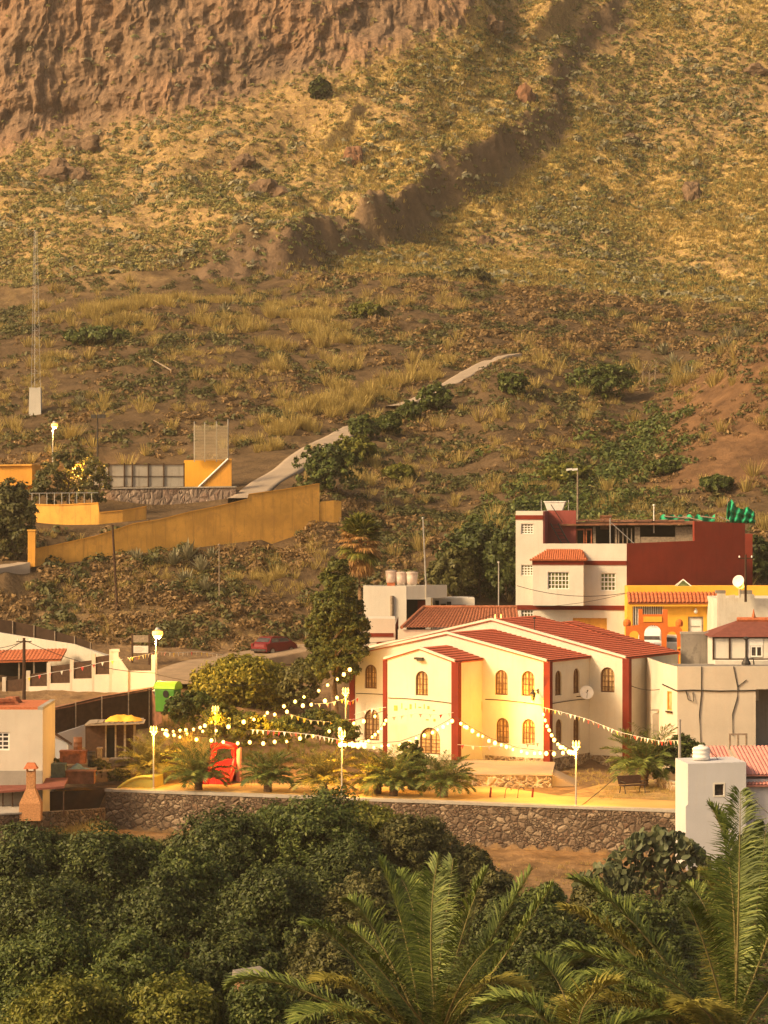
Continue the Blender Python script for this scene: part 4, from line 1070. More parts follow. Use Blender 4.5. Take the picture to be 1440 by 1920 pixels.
m = MB(); m.box(su(1273), -.5, zb, su(1283), -.01, zg(1228)); m.hexa([(su(1270), -.3, zg(1216)), (su(1302), -.2, zg(1214)), (su(1302), .3, zg(1214)), (su(1270), .3, zg(1216)), (su(1270), -.3, zg(1213)), (su(1296), -.2, zg(1211)), (su(1296), .3, zg(1211)), (su(1270), .3, zg(1213))]); m.build("buttress", MT['yellow'], gt)

# ---------------------------------------------------------------- old white parapet house, stained wall, brown hipped house
O, an = frame_at(1345, 189.0, 0)
pw = thing("parapet_house", "old white house with notched parapet beside the ochre house", "house", O, an)
zp = lambda py: ZP(py, 189.0); su = lambda px, v=0.0: solve_u(px, O, an, v)
m = MB(); e = su(1600)
m.wall((0, 0, 0), Ux, Vy, [(0, 4.5), (e, 4.5), (e, zp(1122)), (su(1415), zp(1122)), (su(1414), zp(1114)), (su(1386), zp(1114)), (su(1385), zp(1121)), (su(1379), zp(1121)), (su(1378), zp(1115)), (su(1367), zp(1116)), (su(1366), zp(1121)), (su(1361), zp(1121)), (su(1360), zp(1113)), (0, zp(1113))], (), .3)
m.box(0, .02, 4.5, e, 7, zp(1123)); m.box(0, .021, zp(1123), su(1360), .3, zp(1113) - .01); m.box(su(1386), .021, zp(1123), su(1414), .3, zp(1114) - .01)
m.build("wall", MT['old_white'], pw)
m = MB(); m.box(-.1, .1, zp(1113), su(1361), .5, zp(1107)); m.box(su(1389), .1, zp(1114), su(1411), .6, zp(1107)); m.build("coping_block", MT['darkconc'], pw)
sw = thing("stained_wall", "grey concrete wall with dark stains between arched gate and brown roof", "wall")
m = MB(); m.hexa([P(1276, 1265, 183), P(1345, 1265, 183), P(1345, 1265, 183.4), P(1276, 1265, 183.4), P(1276, 1189, 183), P(1345, 1187, 183), P(1345, 1187, 183.4), P(1276, 1189, 183.4)]); m.build("wall", MT['darkconc'], sw)
m = MB(); m.box(XP(1276, 183), 182.98, ZP(1189, 183), XP(1345, 183), 183.45, ZP(1187, 183) + .08); m.build("coping", MT['concrete'], sw)
O, an = frame_at(1337, 180.0, 0)
bh = thing("hipped_house", "white upper storey with a brown hipped roof and shuttered window", "house", O, an)
z_ = lambda py, d=0: ZP(py, 180.0 + d); su = lambda px, v=0.0: solve_u(px, O, an, v)
hw2 = [rect_pts(su(1401), z_(1234), su(1432), z_(1196))]
m = MB(); e = su(1560); m.wall((0, 0, 0), Ux, Vy, [(0, 1), (e, 1), (e, z_(1194)), (0, z_(1194))], hw2, .12); m.box(0, .125, 1, e, 6.0, z_(1194)); m.box(0, -1.2, 1, e, -.01, z_(1237)); m.build("wall", MT['white'], bh)
wv = grid_window(bh, (0, 0, 0), Ux, Vy, su(1407), z_(1232), su(1430), z_(1211), 2, 1, MT['whiteplastic'], MT['glass'], .1, .09, .09)
m = MB(); m.box(su(1401.5), .0, z_(1233.5), su(1406.5), .06, z_(1197)); m.box(su(1406.5), .0, z_(1210.5), su(1431), .07, z_(1197)); m.build("shutter_box", MT['whiteplastic'], bh)
m = MB()
for px in (1337.5, 1368, 1400): m.box(su(px) - .06, -.06, z_(1237), su(px) + .06, -.003, z_(1194))
m.box(0, -.055, z_(1237), e, -.004, z_(1234.5)); m.box(0, -.055, z_(1197), e, -.004, z_(1193.5)); m.build("timber_frame", MT['darkwood'], bh)
m = MB(); ov = .25
ev = [Vector((-ov, -ov, z_(1194))), Vector((e, -ov, z_(1194))), Vector((e, 5, z_(1194))), Vector((-ov, 5, z_(1194)))]; r0, r1 = Vector((su(1382, 1.6), 1.7, z_(1163, 2))), Vector((e, 1.7, z_(1163, 2)))
m.add(ev + [r0, r1], [(0, 1, 5, 4), (2, 3, 4, 5), (3, 0, 4), (0, 3, 2, 1)]); m.build("roof", MT['brownroof'], bh)
m = MB(); m.tube([r0 + Zv * .05, r1 + Zv * .05], .17, 8); m.lathe(r0 + Vector((1.1, 0, 0)), [(.12, 0), (.14, .2), (.07, .5), (.02, .75)], 8); m.build("ridge", MT['tile'], bh)
fan = thing("lamp_post", "short dark post with lamp standing on the terrace before the shutters", "lamp post", (XP(1399, 178), 178.0, ZP(1246, 178)))
m = MB(); m.tube([(0, 0, 0), (0, 0, 1.6)], .06, 6); m.lathe((0, 0, 0), [(.3, 0), (.3, .1), (.1, .45), (.06, .5)], 10); m.tube([(0, 0, .3), (.45, 0, .4), (.5, 0, 0)], .05, 5); m.build("post", MT['darkmetal'], fan); m = MB(); m.lathe((0, 0, 1.55), [(.04, 0), (.2, .1), (.2, .16), (.05, .25)], 8); m.build("lamp_head", MT['darkmetal'], fan)

# ---------------------------------------------------------------- cream flat roofed house at the right of the church
O, an = frame_at(1270, 171.0, 4)
fh = thing("flat_roof_house", "cream flat roofed house with a black cable across its front", "house", O, an)
zf_ = lambda py: ZP(py, 171.0); su = lambda px, v=0.0: solve_u(px, O, an, v)
m = MB(); uP = su(1417); e = uP + 7
m.wall((0, 0, 0), Ux, Vy, [(0, -1), (uP, -1), (uP, zf_(1293)), (e, zf_(1293)), (e, zf_(1250)), (0, zf_(1250))], (), .1)
m.wall((uP, 0, 0), Vy, Ux * 1, [(0, -1), (3, -1), (3, zf_(1293)), (0, zf_(1293))], (), .1)
m.add([(uP, 0, zf_(1293)), (e, 0, zf_(1293)), (e, 3, zf_(1293)), (uP, 3, zf_(1293))], [(0, 1, 2, 3)])
# chamfered left face
lf = Vector((-.62, 1.55, 0)); ll = lf.length; ld = lf.normalized()
m.wall((0, 0, 0), -ld, Vector((1, .4, 0)).normalized(), [(-ll, -1), (0, -1), (0, zf_(1250)), (-ll, zf_(1246))], [rect_pts(-ll * .72, zf_(1334), -ll * .38, zf_(1298))], .12)
m.wall(lf, Vy, Ux, [(0, -1), (7, -1), (7, zf_(1246)), (0, zf_(1246))], (), .1)
zr_ = zf_(1250) - .35
m.add([(0, .02, zr_), (e, .02, zr_), (e, 8.5, zr_), lf + Vector((0, 7, zr_)), lf + Vector((.02, 0, zr_))], [(0, 1, 2, 3, 4)])
m.wall((0.2, .18, 0), Ux, Vy, [(0, zr_), (e, zr_), (e, zf_(1250)), (0, zf_(1250))], (), .1)
m.add([(0, 0, zf_(1250)), (e, 0, zf_(1250)), (e, .18, zf_(1250)), (.1, .18, zf_(1250))], [(0, 1, 2, 3)])
m.build("wall", MT['pink_white'], fh)
m = MB(); m.box(uP + .02, 2.6, -1, e, 2.9, zf_(1294)); m.build("porch_wall", MT['concrete'], fh)
m = MB(); m.add([(0.2, .2, zr_ + .01), (e, .2, zr_ + .01), (e, 8, zr_ + .01), lf + Vector((.3, 6.8, zr_ + .01))], [(0, 1, 2, 3)]); m.build("roof_deck", MT['darkconc'], fh)
ww_ = MB(); c_ = lf * .55
grid_window(fh, (0, 0, 0), -ld, Vector((1, .4, 0)).normalized(), -ll * .72, zf_(1334), -ll * .38, zf_(1298), 1, 1, MT['ochre'], MT['warmglass'], .11, .07, .03)
m = MB(); m.hexa([ld * (ll * .34) + Vector((-.1, -.1, zf_(1338))), ld * (ll * .76) + Vector((-.1, -.1, zf_(1338))), ld * (ll * .76) + Vector((.0, 0, zf_(1338))), ld * (ll * .34) + Vector((0, 0, zf_(1338))), ld * (ll * .34) + Vector((-.1, -.1, zf_(1335))), ld * (ll * .76) + Vector((-.1, -.1, zf_(1335))), ld * (ll * .76) + Vector((.0, 0, zf_(1335))), ld * (ll * .34) + Vector((0, 0, zf_(1335)))]); m.build("sill", MT['darkwood'], fh)
m = MB(); m.tube([lf + Vector((-.05, -.05, zf_(1286))), Vector((-.05, -.06, zf_(1295))), (su(1300), -.05, zf_(1294)), (su(1350), -.05, zf_(1296)), (uP, -.05, zf_(1295))], .04, 5)
m.tube([(su(1315), -.04, zf_(1250)), (su(1315), -.04, zf_(1300)), (su(1311), -.04, zf_(1340)), (su(1314), -.04, zf_(1398))], .03, 5)
m.tube([(su(1375), -.04, zf_(1250)), (su(1383), -.04, zf_(1290)), (su(1382), -.04, zf_(1310)), (su(1373), -.04, zf_(1340)), (su(1374), -.04, zf_(1380))], .03, 5)
m.tube([(su(1383), -.04, zf_(1288)), (su(1400), -.04, zf_(1275))], .025, 5)
m.tube([(su(1286), -.05, zf_(1296)), (su(1290), -.1, zf_(1312)), (su(1300), -.1, zf_(1315)), (su(1299), -.05, zf_(1298))], .03, 5)
m.build("cable", MT['cable'], fh)
m = MB(); m.box(uP + .3, 2.5, zf_(1320), uP + .7, 2.6, zf_(1300)); m.build("meter_box", MT['whiteplastic'], fh)
# little broken wall piece between church and that house
ob = thing("wall_stub", "weathered concrete wall stub standing between church and cream house", "wall", (XP(1236, 174), 174.0, 0))
m = MB(); m.hexa([(-.35, 0, -.5), (.75, 0, -.5), (.75, .4, -.5), (-.3, .4, -.5), (-.4, 0, 3.5), (.5, 0, 3.7), (.5, .4, 3.7), (-.4, .4, 3.5)]); m.build("wall", MT['concrete'], ob); m = MB(); m.box(-.5, -.05, 3.7, .55, .45, 3.8); m.build("cap", MT['concrete'], ob)

# ---------------------------------------------------------------- small white house bottom right
O, an = frame_at(1290, 147.5, 6)
sh = thing("small_white_house", "small white house with pink corrugated roof behind the palm fronds", "house", O, an)
zs = lambda py, d=0: ZP(py, 147.5 + d); su = lambda px, v=0.0: solve_u(px, O, an, v)
uA = su(1399); hq = [rect_pts(su(1340), zs(1492), su(1357), zs(1471))]
m = MB()
m.wall((0, 0, 0), Ux, Vy, [(-.12, -6), (uA, -6), (uA, zs(1430)), (0, zs(1432)), (0, zs(1508)), (-.12, zs(1512))], hq, .25)
m.wall((0, 0, 0), Vy, Ux, [(0, -6), (3.2, -6), (3.2, zs(1432)), (0, zs(1432))], (), .1)
m.wall((uA, 0, 0), Vy, -Ux, [(0, -6), (3.2, -6), (3.2, zs(1430)), (0, zs(1430))], (), .1)
m.add([(0, 0, zs(1432)), (uA, 0, zs(1430)), (uA, 3.2, zs(1430)), (0, 3.2, zs(1432))], [(0, 1, 2, 3)])
m.box(uA + .01, .6, -6, uA + 6, 6, zs(1462, .6))
m.build("wall", MT['grey_white'], sh)
grid_window(sh, (0, 0, 0), Ux, Vy, hq[0][0][0], hq[0][0][1], hq[0][2][0], hq[0][2][1], 1, 1, MT['darkwood'], MT['glass'], .22, .05, .02)
m = MB(); x0, z0, x1, z1 = hq[0][0][0], hq[0][0][1], hq[0][2][0], hq[0][2][1]
m.box(x0 - .08, -.02, z0 - .08, x1 + .08, -.003, z0); m.box(x0 - .08, -.02, z1, x1 + .08, -.003, z1 + .08); m.box(x0 - .08, -.02, z0, x0, -.003, z1); m.box(x1, -.02, z0, x1 + .08, -.003, z1); m.build("window_surround", MT['white'], sh)
sl = Vector((0, 3.4, zs(1402, 4) - zs(1456, .4)))
slope_roof("roof", sh, MT['pinkroof'], (uA + .02, .35, zs(1453, .4)), Ux, sl, 6, sl.length, tw=.21, tl=9, amp=.055, step=.0, per=6)
sl2 = Vector((0, 1.6, zs(1402, 4.6) - zs(1430, 3)))
slope_roof("roof", sh, MT['pinkroof'], (su(1335, 3.2), 3.22, zs(1428, 3.1)), Ux, sl2, uA - su(1335, 3.2), sl2.length, tw=.21, tl=9, amp=.055, step=.0, per=6)
m = MB(); m.box(su(1335, 3.3), 3.3, 0, uA + 6, 5.2, zs(1428, 3.1) - .05); m.build("back_wall", MT['white'], sh)
slope_roof("eave_tiles", sh, MT['pinkroof'], (uA + .02, .28, zs(1473, .3)), Ux, (0, .34, .12), 6, .4, tw=.2, tl=.5, amp=.06, step=.02, per=6)
tk = thing("water_tank", "round ribbed white water tank on the small house roof", "tank", (XP(1315, 149.2), 149.2, zs(1430)))
m = MB(); m.lathe((0, 0, 0), [(.46, 0), (.46, .12), (.5, .16), (.46, .2), (.46, .34), (.5, .38), (.46, .42), (.47, .55), (.5, .58), (.4, .68), (.15, .74)], 20); m.build("tank_body", MT['whiteplastic'], tk, True); m = MB(); m.lathe((0, 0, .74), [(.16, 0), (.16, .05), (.03, .06)], 12); m.build("lid", MT['whiteplastic'], tk)
# old window frame leaning on the pink roof
of = thing("window_frame", "empty grey timber window frame propped above the pink roof", "window frame", (XP(1384, 152), 152.0, zs(1405, 4.5)), .1)
m = MB(); w_, h_ = .46, .78
for x in (-w_, 0, w_): m.box(x - .05, -.05, 0, x + .05, .05, h_)
m.box(-w_ - .05, -.052, h_, w_ + .05, .052, h_ + .09); m.box(-w_ + .05, -.045, .1, w_ - .05, .045, .2); m.build("frame", MT['greywood'], of)
# ================================================================ LEFT SIDE OF THE VILLAGE
def hex_px(m, a, b, pt0, pt1, pb0, pb1, Y0, Y1, th, mi=0):
    "upright slab seen between photo columns a, b with its own top and bottom rows and a real thickness"
    m.hexa([P(a, pb0, Y0), P(b, pb1, Y1), P(b, pb1, Y1) + Vector((0, th, 0)), P(a, pb0, Y0) + Vector((0, th, 0)),
            P(a, pt0, Y0), P(b, pt1, Y1), P(b, pt1, Y1) + Vector((0, th, 0)), P(a, pt0, Y0) + Vector((0, th, 0))], mi)

# white house at the left edge
O, an = Vector((XP(80, 159), 159.0, 0)), 0
lh = thing("flat_roof_house", "small pinkish white house with terracotta roof and barred window, left of the junk yard", "house", O)
zl = lambda py: ZP(py, 159.0); su = lambda px, v=0.0: XP(px, 159 + v) - O.x
hq = [rect_pts(su(-22), zl(1407), su(18), zl(1373))]
m = MB(); e = su(-140)
m.wall((0, 0, 0), Ux, Vy, [(e, -3), (0, -3), (0, zl(1331)), (e, zl(1331))], hq, .15)
m.wall((0, 0, 0), Vy, -Ux, [(0, -3), (6, -3), (6, zl(1331)), (0, zl(1331))], (), .1)
m.add([(e, 0, zl(1331)), (0, 0, zl(1331)), (0, 6, zl(1331)), (e, 6, zl(1331))], [(0, 1, 2, 3)]); m.build("wall", MT['pink_white'], lh)
m = MB(); m.box(e, .15, zl(1331) + .003, -.3, 5.9, zl(1331) + .14); m.build("roof_deck", MT['tile'], lh)
m = MB(); m.box(-.29, .0, zl(1331) + .004, .02, 6, zl(1331) + .16); m.build("coping", MT['concrete'], lh)
m = MB(); m.box(e, -.05, -3, -.01, -.003, zl(1445)); m.build("plinth", MT['concrete'], lh)
grid_window(lh, (0, 0, 0), Ux, Vy, hq[0][0][0], hq[0][0][1], hq[0][2][0], hq[0][2][1], 3, 4, MT['whiteplastic'], MT['glass'], .14, .09, .07)
for (px, v, ln_, rz, lab) in ((10, 2.2, 1.1, .3, "flat stack of old roof tiles left on the terracotta roof edge"), (24, 3.6, .9, -.2, "smaller tile heap behind, near the dark corner of the terracotta roof")):
    hp = thing("tile_stack", lab, "roof tiles", (XP(px, 159 + v), 159 + v, zl(1331) + .14), rz)
    m = MB()
    for k in range(4): m.box(-ln_ / 2 + .04 * k, -.4 + .05 * (k % 2), .001 + .09 * k, ln_ / 2 - .06 * k, .4, .085 + .09 * k)
    m.build("tiles", MT['oldtile'], hp)
# white stepped wall with brown screen panels
swl = thing("stepped_fence", "white stepped wall with brown screen panels between its posts", "fence")
YL = lambda px: 184.5 + (290 - px) * .012
m = MB()
posts = [(-30, 1300, 1330), (4, 1270, 1328), (49, 1258, 1305), (88, 1243, 1296), (131, 1236, 1288), (172, 1226, 1278), (205, 1218, 1268)]
for px, pt_, pb_ in posts: hex_px(m, px, px + 7, pt_, pt_, 1345, 1345, YL(px) - .06, YL(px) - .06, .36)
lowt = [(-30, 1322), (11, 1304), (44, 1298), (49, 1290), (88, 1283), (133, 1278), (172, 1266), (212, 1262)]
for (a, ta_), (b, tb_) in zip(lowt[:-1], lowt[1:]): hex_px(m, a, b, (ta_ + tb_) / 2 + 1, (ta_ + tb_) / 2, 1350, 1345, YL(a), YL(b), .25)
hex_px(m, 212, 240, 1217, 1256, 1300, 1300, YL(212), YL(240), .25); hex_px(m, 208, 224, 1217, 1217, 1222, 1222, YL(212) - .02, YL(224) - .02, .29); hex_px(m, 212, 222, 1218, 1218, 1258, 1257, YL(212) - .01, YL(222) - .01, .27)
hex_px(m, 212, 286, 1258, 1258, 1300, 1296, YL(212) + .26, YL(286), .25); hex_px(m, 284, 294, 1228, 1228, 1296, 1296, YL(284) - .05, YL(294) - .05, .32)
m.build("wall", MT['pink_white'], swl)
for (a, ta_, ba_), (b, _, _) in zip(posts[:-1], posts[1:]):
    m = MB(); hex_px(m, a + 7.3, b - .3, ta_ + 6, ta_ + 2, ba_ - 4, ba_ - 8, YL(a) + .05, YL(b) + .05, .06); m.build("panel", MT['darkwood'], swl)
# long white house above it
O = Vector((XP(205, 194), 194.0, 0))
lw_ = thing("long_house", "long low white house with a terracotta porch roof behind the stepped fence", "house")
m = MB(); hex_px(m, -60, 140, 1178, 1208, 1290, 1290, 196, 194, .3); hex_px(m, 140, 205, 1208, 1232, 1290, 1290, 194, 193.4, .3); hex_px(m, -60, 205, 1175, 1228, 1178, 1232, 199, 197, .3)
m.add([P(-60, 1178, 196), P(140, 1208, 194), P(205, 1232, 193.4), P(205, 1228, 197), P(-60, 1176, 199)], [(0, 1, 2, 3, 4)]); m.build("wall", MT['old_white'], lw_)
m = MB(); hex_px(m, -60, 88, 1242, 1240, 1290, 1290, 193.6, 193, .1); m.build("porch_shade", MT['dark'], lw_)  # dark sheet painted in for the shade under the porch roof
m = MB()
for px in (34, 62, 87): hex_px(m, px, px + 3, 1240, 1240, 1290, 1290, 190.2, 190.2, .12)
m.build("porch_post", MT['greywood'], lw_)
p0, p1 = P(-60, 1241, 190), P(98, 1237, 190)
slope_roof("porch_roof", lw_, MT['tile'], p0, (p1 - p0), Vector((0, 3.5, .55)), (p1 - p0).length + .6, 3.6, tw=.26, tl=.6, amp=.05, step=.02, per=4)
# dark screen fence with posts, above the long house
def screen_fence(name, label, tops, bots, th, mat, posts, ptop, rail=None, post_mat=None):
    f_ = thing(name, label, "fence")
    for (a, ta_, Ya), (b, tb_, Yb), (_, ba_), (_, bb_) in zip(tops[:-1], tops[1:], bots[:-1], bots[1:]):
        m = MB(); hex_px(m, a, b, ta_, tb_, ba_, bb_, Ya, Yb, th); m.build("screen", mat, f_)
    for px in posts:
        Y = np.interp(px, [t_[0] for t_ in tops], [t_[2] for t_ in tops]); t_ = np.interp(px, [t_[0] for t_ in tops], [t_[1] for t_ in tops]); b_ = np.interp(px, [t_[0] for t_ in bots], [t_[1] for t_ in bots])
        m = MB(); m.tube([P(px, b_ + 4, Y - .08), P(px, t_ - ptop, Y - .08)], .045, 6); m.build("post", post_mat or MT['greywood'], f_)
    return f_
screen_fence("screen_fence", "tall brown screen fence on the slope above the long white house", [(-60, 1152, 201), (30, 1166, 201), (68, 1174, 200.5), (104, 1184, 200), (140, 1194, 199.5), (172, 1206, 199)], [(-60, 1198), (30, 1206), (68, 1212), (104, 1220), (140, 1226), (172, 1232)], .05, MT['mesh'], (24, 64, 103, 140, 170), 1)
fz = screen_fence("screen_fence", "long dark netting fence with brown top sheet below the stepped wall", [(80, 1333, 173.5), (140, 1318, 175), (190, 1306, 176), (240, 1298, 177), (285, 1290, 178)], [(80, 1392), (140, 1386), (190, 1376), (240, 1370), (285, 1364)], .05, MT['mesh'], (84, 142, 191, 241, 280), 1)
m = MB()
for (a, ta_, Ya), (b, tb_, Yb) in zip([(78, 1328, 173.4), (140, 1315, 174.9), (190, 1303, 175.9), (240, 1294, 176.9)], [(140, 1315, 174.9), (190, 1303, 175.9), (240, 1294, 176.9), (288, 1285, 177.9)]):
    m.hexa([P(a, ta_ + 8, Ya), P(b, tb_ + 9, Yb), P(b, tb_ + 4, Yb + 1.5), P(a, ta_ + 3, Ya + 1.5), P(a, ta_ + 6, Ya), P(b, tb_ + 7, Yb), P(b, tb_ + 2, Yb + 1.5), P(a, ta_ + 1, Ya + 1.5)])
m.build("top_sheet", MT['rust'], fz)
m = MB(); m.hexa([P(282, 1290, 178), P(304, 1330, 176.5), P(304, 1355, 176.5), P(285, 1364, 178), P(282, 1290, 178) + Vy * .1, P(304, 1330, 176.5) + Vy * .1, P(304, 1355, 176.5) + Vy * .1, P(285, 1364, 178) + Vy * .1]); m.build("end_screen", MT['rust'], fz)
# junk yard: sheds, sheets, crates
shd = thing("shed", "tumbledown shed with bright rags on its sheet roof in the yard", "shed")
for a, b, t_ in ((160, 197, 1360), (197, 199.5, 1358), (215, 218, 1360), (232, 236, 1358), (250, 254, 1360)):
    m = MB(); hex_px(m, a, b, t_, t_, 1424, 1420, 168.6, 168.6, .12); m.build("post" if b - a < 9 else "front_wall", MT['greywood'] if b - a < 9 else MT['darkwood'], shd)
m = MB(); hex_px(m, 160, 255, 1362, 1358, 1425, 1420, 171, 171, .1); m.build("wall", MT['darkwood'], shd)
m = MB(); hex_px(m, 199, 216, 1365, 1364, 1420, 1420, 168.9, 168.9, .05); m.build("doorway", MT['dark'], shd)
m = MB(); m.hexa([P(158, 1361, 168), P(262, 1358, 168), P(270, 1348, 172), P(168, 1352, 172), P(158, 1359, 168), P(262, 1356, 168), P(270, 1346, 172), P(168, 1350, 172)])
for k in range(9): a = 166 + k * 11; m.hexa([P(a, 1358, 168.2), P(a + 16, 1357 - k % 2, 168.2), P(a + 19, 1350, 171), P(a + 4, 1351, 171), P(a, 1357, 168.2), P(a + 16, 1355 - k % 2, 168.2), P(a + 19, 1348.6, 171), P(a + 4, 1349.5, 171)])
m.build("roof", MT['greywood'], shd)
def rag_mesh(name, cx, cy, cz, w, d, hgt, mat, seed, par=None, nx=14, ny=10):
    V = []; 
    for j in range(ny + 1):
        for i in range(nx + 1):
            u, v = i / nx * 2 - 1, j / ny * 2 - 1; r = max(abs(u), abs(v))
            V.append((cx + u * w * (1 + .15 * math.sin(seed + 5 * v)), cy + v * d, cz + hgt * (1 - r ** 2) * (.55 + .45 * float(vnoise(u * 2.5 + seed, v * 2.5, seed=seed))) + .05 * float(vnoise(u * 6, v * 6, seed=seed + 3))))
    n = nx + 1; return np_obj(name, np.array(V), np.array([(j * n + i, j * n + i + 1, (j + 1) * n + i + 1, (j + 1) * n + i) for j in range(ny) for i in range(nx)]), mat, par, True)
c = P(232, 1351, 169.5); rg = thing("tarpaulin", "crumpled yellow tarpaulin heaped on the shed roof", "tarpaulin", c); rag_mesh("sheet", 0, 0, -.02, 1.0, .7, .55, MT['yellow'], 3, rg)
c = P(148, 1452, 164.5); rg = thing("tarpaulin", "blue grey tarpaulin bundle lying in the yard", "tarpaulin", (c.x, c.y, c.z)); rag_mesh("sheet", 0, 0, 0, .95, .7, .7, plain("blue_grey_sheet", (.16, .24, .25), .7, .3, 4), 5, rg)
yw = thing("yard_wall", "low whitewashed wall in the junk yard before the dark fence", "wall")
m = MB(); hex_px(m, 82, 162, 1384, 1358, 1420, 1400, 170.5, 172, .2); m.build("wall", MT['grey_white'], yw); m = MB(); hex_px(m, 82, 128, 1376, 1394, 1425, 1420, 168.4, 168.4, .15); m.build("wall", MT['grey_white'], yw)
m = MB(); m.hexa([P(90, 1370, 168.2), P(134, 1398, 168.2), P(134, 1398, 168.5), P(90, 1370, 168.5), P(92, 1365, 168.2), P(136, 1394, 168.2), P(136, 1394, 168.5), P(92, 1365, 168.5)]); m.build("beam", MT['darkwood'], yw)
for (a, b, t_, b_, Y, d_, mt_, nm_, lab, cat) in ((84, 122, 1432, 1462, 163, .6, plain("grey_green_board", (.13, .17, .15), .8, .25, 5), "board_crate", "grey green boarded crate standing by the house corner", "crate"), (123, 176, 1446, 1470, 162.5, 1.0, MT['rust'], "planter_box", "brown wooden box under the blue tarpaulin", "box"), (112, 160, 1408, 1432, 166.5, .8, MT['oldtile'], "cabinet", "old reddish brown cabinet beside the white yard wall", "cabinet"), (182, 190, 1402, 1440, 166, .5, MT['greywood'], "plank", "grey plank leaning before the shed door", "plank"), (205, 240, 1424, 1436, 166.5, 1.2, MT['greywood'], "pallet", "weathered pallet on the ground before the shed", "pallet"), (66, 84, 1410, 1440, 166, .6, MT['concrete'], "sink", "pale concrete wash sink by the house wall", "sink")):
    o = thing(nm_, lab, cat)
    m = MB(); hex_px(m, a, b, t_ + 3, t_ + 3, b_, b_, Y, Y, d_); m.build("body", mt_, o)
    m = MB(); hex_px(m, a - 1, b + 1, t_, t_, t_ + 2.9, t_ + 2.9, Y - .06, Y - .06, d_ + .12); m.build("top", mt_, o)
for px, py, Y, r_, h_, mt_, lab in ((146, 1408, 167.2, .26, .8, 'rust', "rusty barrel left of the shed's dark front"), (172, 1432, 165.5, .24, .7, 'darkmetal', "dark barrel beside the leaning plank")):
    o = thing("barrel", lab, "barrel", P(px, py, Y)); m = MB(); m.lathe((0, 0, -.2), [(r_, 0), (r_, .2 + h_ * .3), (r_ * 1.05, .22 + h_ * .3), (r_, .24 + h_ * .3), (r_, .2 + h_ * .65), (r_ * 1.05, .22 + h_ * .65), (r_, .24 + h_ * .65), (r_, .2 + h_)], 14); m.build("drum", MT[mt_], o, True)
    m = MB(); m.lathe((0, 0, h_), [(r_ * 1.03, 0), (r_ * 1.03, .03), (r_ * .9, .035)], 14); m.build("rim", MT[mt_], o)
ps = thing("plank_pile", "loose pile of grey planks lying before the shed", "planks", P(212, 1444, 165.0), .35)
m = MB()
for k in range(6): m.box(-1.1 + .12 * k, -.5 + .16 * (k % 3), .05 * (k // 3), 1.0 + .1 * (k % 2), -.38 + .16 * (k % 3), .045 + .05 * (k // 3))
m.build("planks", MT['greywood'], ps)
tuft_bed = [(100, 1444, 164.5, "scruffy weed clump by the crate in the yard"), (190, 1446, 164.8, "scruffy weed clump by the box under the shed"), (225, 1462, 164.0, "scruffy weed clump before the curved inflatable")]
bk = thing("bucket", "white bucket on the dark roof edge near the barbecue", "bucket", P(15, 1462, 160.5)); m = MB(); m.lathe((0, 0, 0), [(.14, 0), (.2, .35), (.22, .36), (.19, .33)], 12); m.build("pail", MT['whiteplastic'], bk)
dr = thing("lean_to", "sagging dark sheet roof below the left house", "lean-to roof")
m = MB(); m.hexa([P(-40, 1490, 157.2), P(120, 1478, 157.5), P(128, 1462, 160.5), P(-40, 1464, 160.5), P(-40, 1487, 157.2), P(120, 1474, 157.5), P(128, 1458, 160.5), P(-40, 1461, 160.5)]); m.build("roof", MT['brownroof'], dr)
m = MB(); hex_px(m, -40, 250, 1490, 1478, 1535, 1530, 161.5, 163.5, .1); m.build("back_screen", MT['mesh'], dr)
m = MB()
for px in (4, 22, 118): hex_px(m, px, px + 2.5, 1482, 1482, 1530, 1530, 157.6, 157.6, .1)
m.build("post", MT['darkwood'], dr)
# brick barbecue
bb = thing("barbecue", "brick barbecue with tapered chimney and little tiled cap", "barbecue", (XP(58, 156), 156.0, ZP(1524, 156)))
w = lambda px: XP(px, 156) - XP(58, 156); hz_ = lambda py: ZP(py, 156) - ZP(1524, 156)
m = MB(); m.box(w(38), -.5, -.4, w(78), .55, hz_(1505)); m.hexa([(w(38), -.5, hz_(1505)), (w(78), -.5, hz_(1505)), (w(78), .55, hz_(1505)), (w(38), .55, hz_(1505)), (w(50), -.22, hz_(1478)), (w(66), -.22, hz_(1478)), (w(66), .28, hz_(1478)), (w(50), .28, hz_(1478))]); m.build("hearth", MT['brick'], bb)
m = MB(); m.box(w(50), -.22, hz_(1478) + .002, w(66), .28, hz_(1446)); m.build("flue", MT['brick'], bb)
m = MB(); m.hexa([(w(45), -.36, hz_(1441)), (w(71), -.36, hz_(1441)), (w(71), .42, hz_(1441)), (w(45), .42, hz_(1441)), (w(51), -.1, hz_(1430)), (w(65), -.1, hz_(1430)), (w(65), .16, hz_(1430)), (w(51), .16, hz_(1430))])
m.build("cap", MT['tile'], bb)
for s_ in (50.5, 64.5):
    m = MB(); m.box(w(s_) - .02, -.2, hz_(1446), w(s_) + .05, .26, hz_(1441)); m.build("cap_leg", MT['brick'], bb)
# low kerb wall left of the retaining wall
kw = thing("low_stone_wall", "low rough stone wall edging the yard left of the plaza", "stone wall")
m = MB(); hex_px(m, -40, 70, 1530, 1524, 1600, 1596, 154.5, 156, .5); hex_px(m, 70, 196, 1524, 1516, 1596, 1590, 156, 161.0, .5); m.build("wall", MT['stone'], kw)
m = MB(); m.hexa([P(-40, 1531, 154.4), P(70, 1524.5, 155.9), P(70, 1512, 158.6), P(-40, 1512, 158), P(-40, 1528, 154.4), P(70, 1521.5, 155.9), P(70, 1509, 158.6), P(-40, 1509, 158)]); m.build("coping", MT['concrete'], kw)

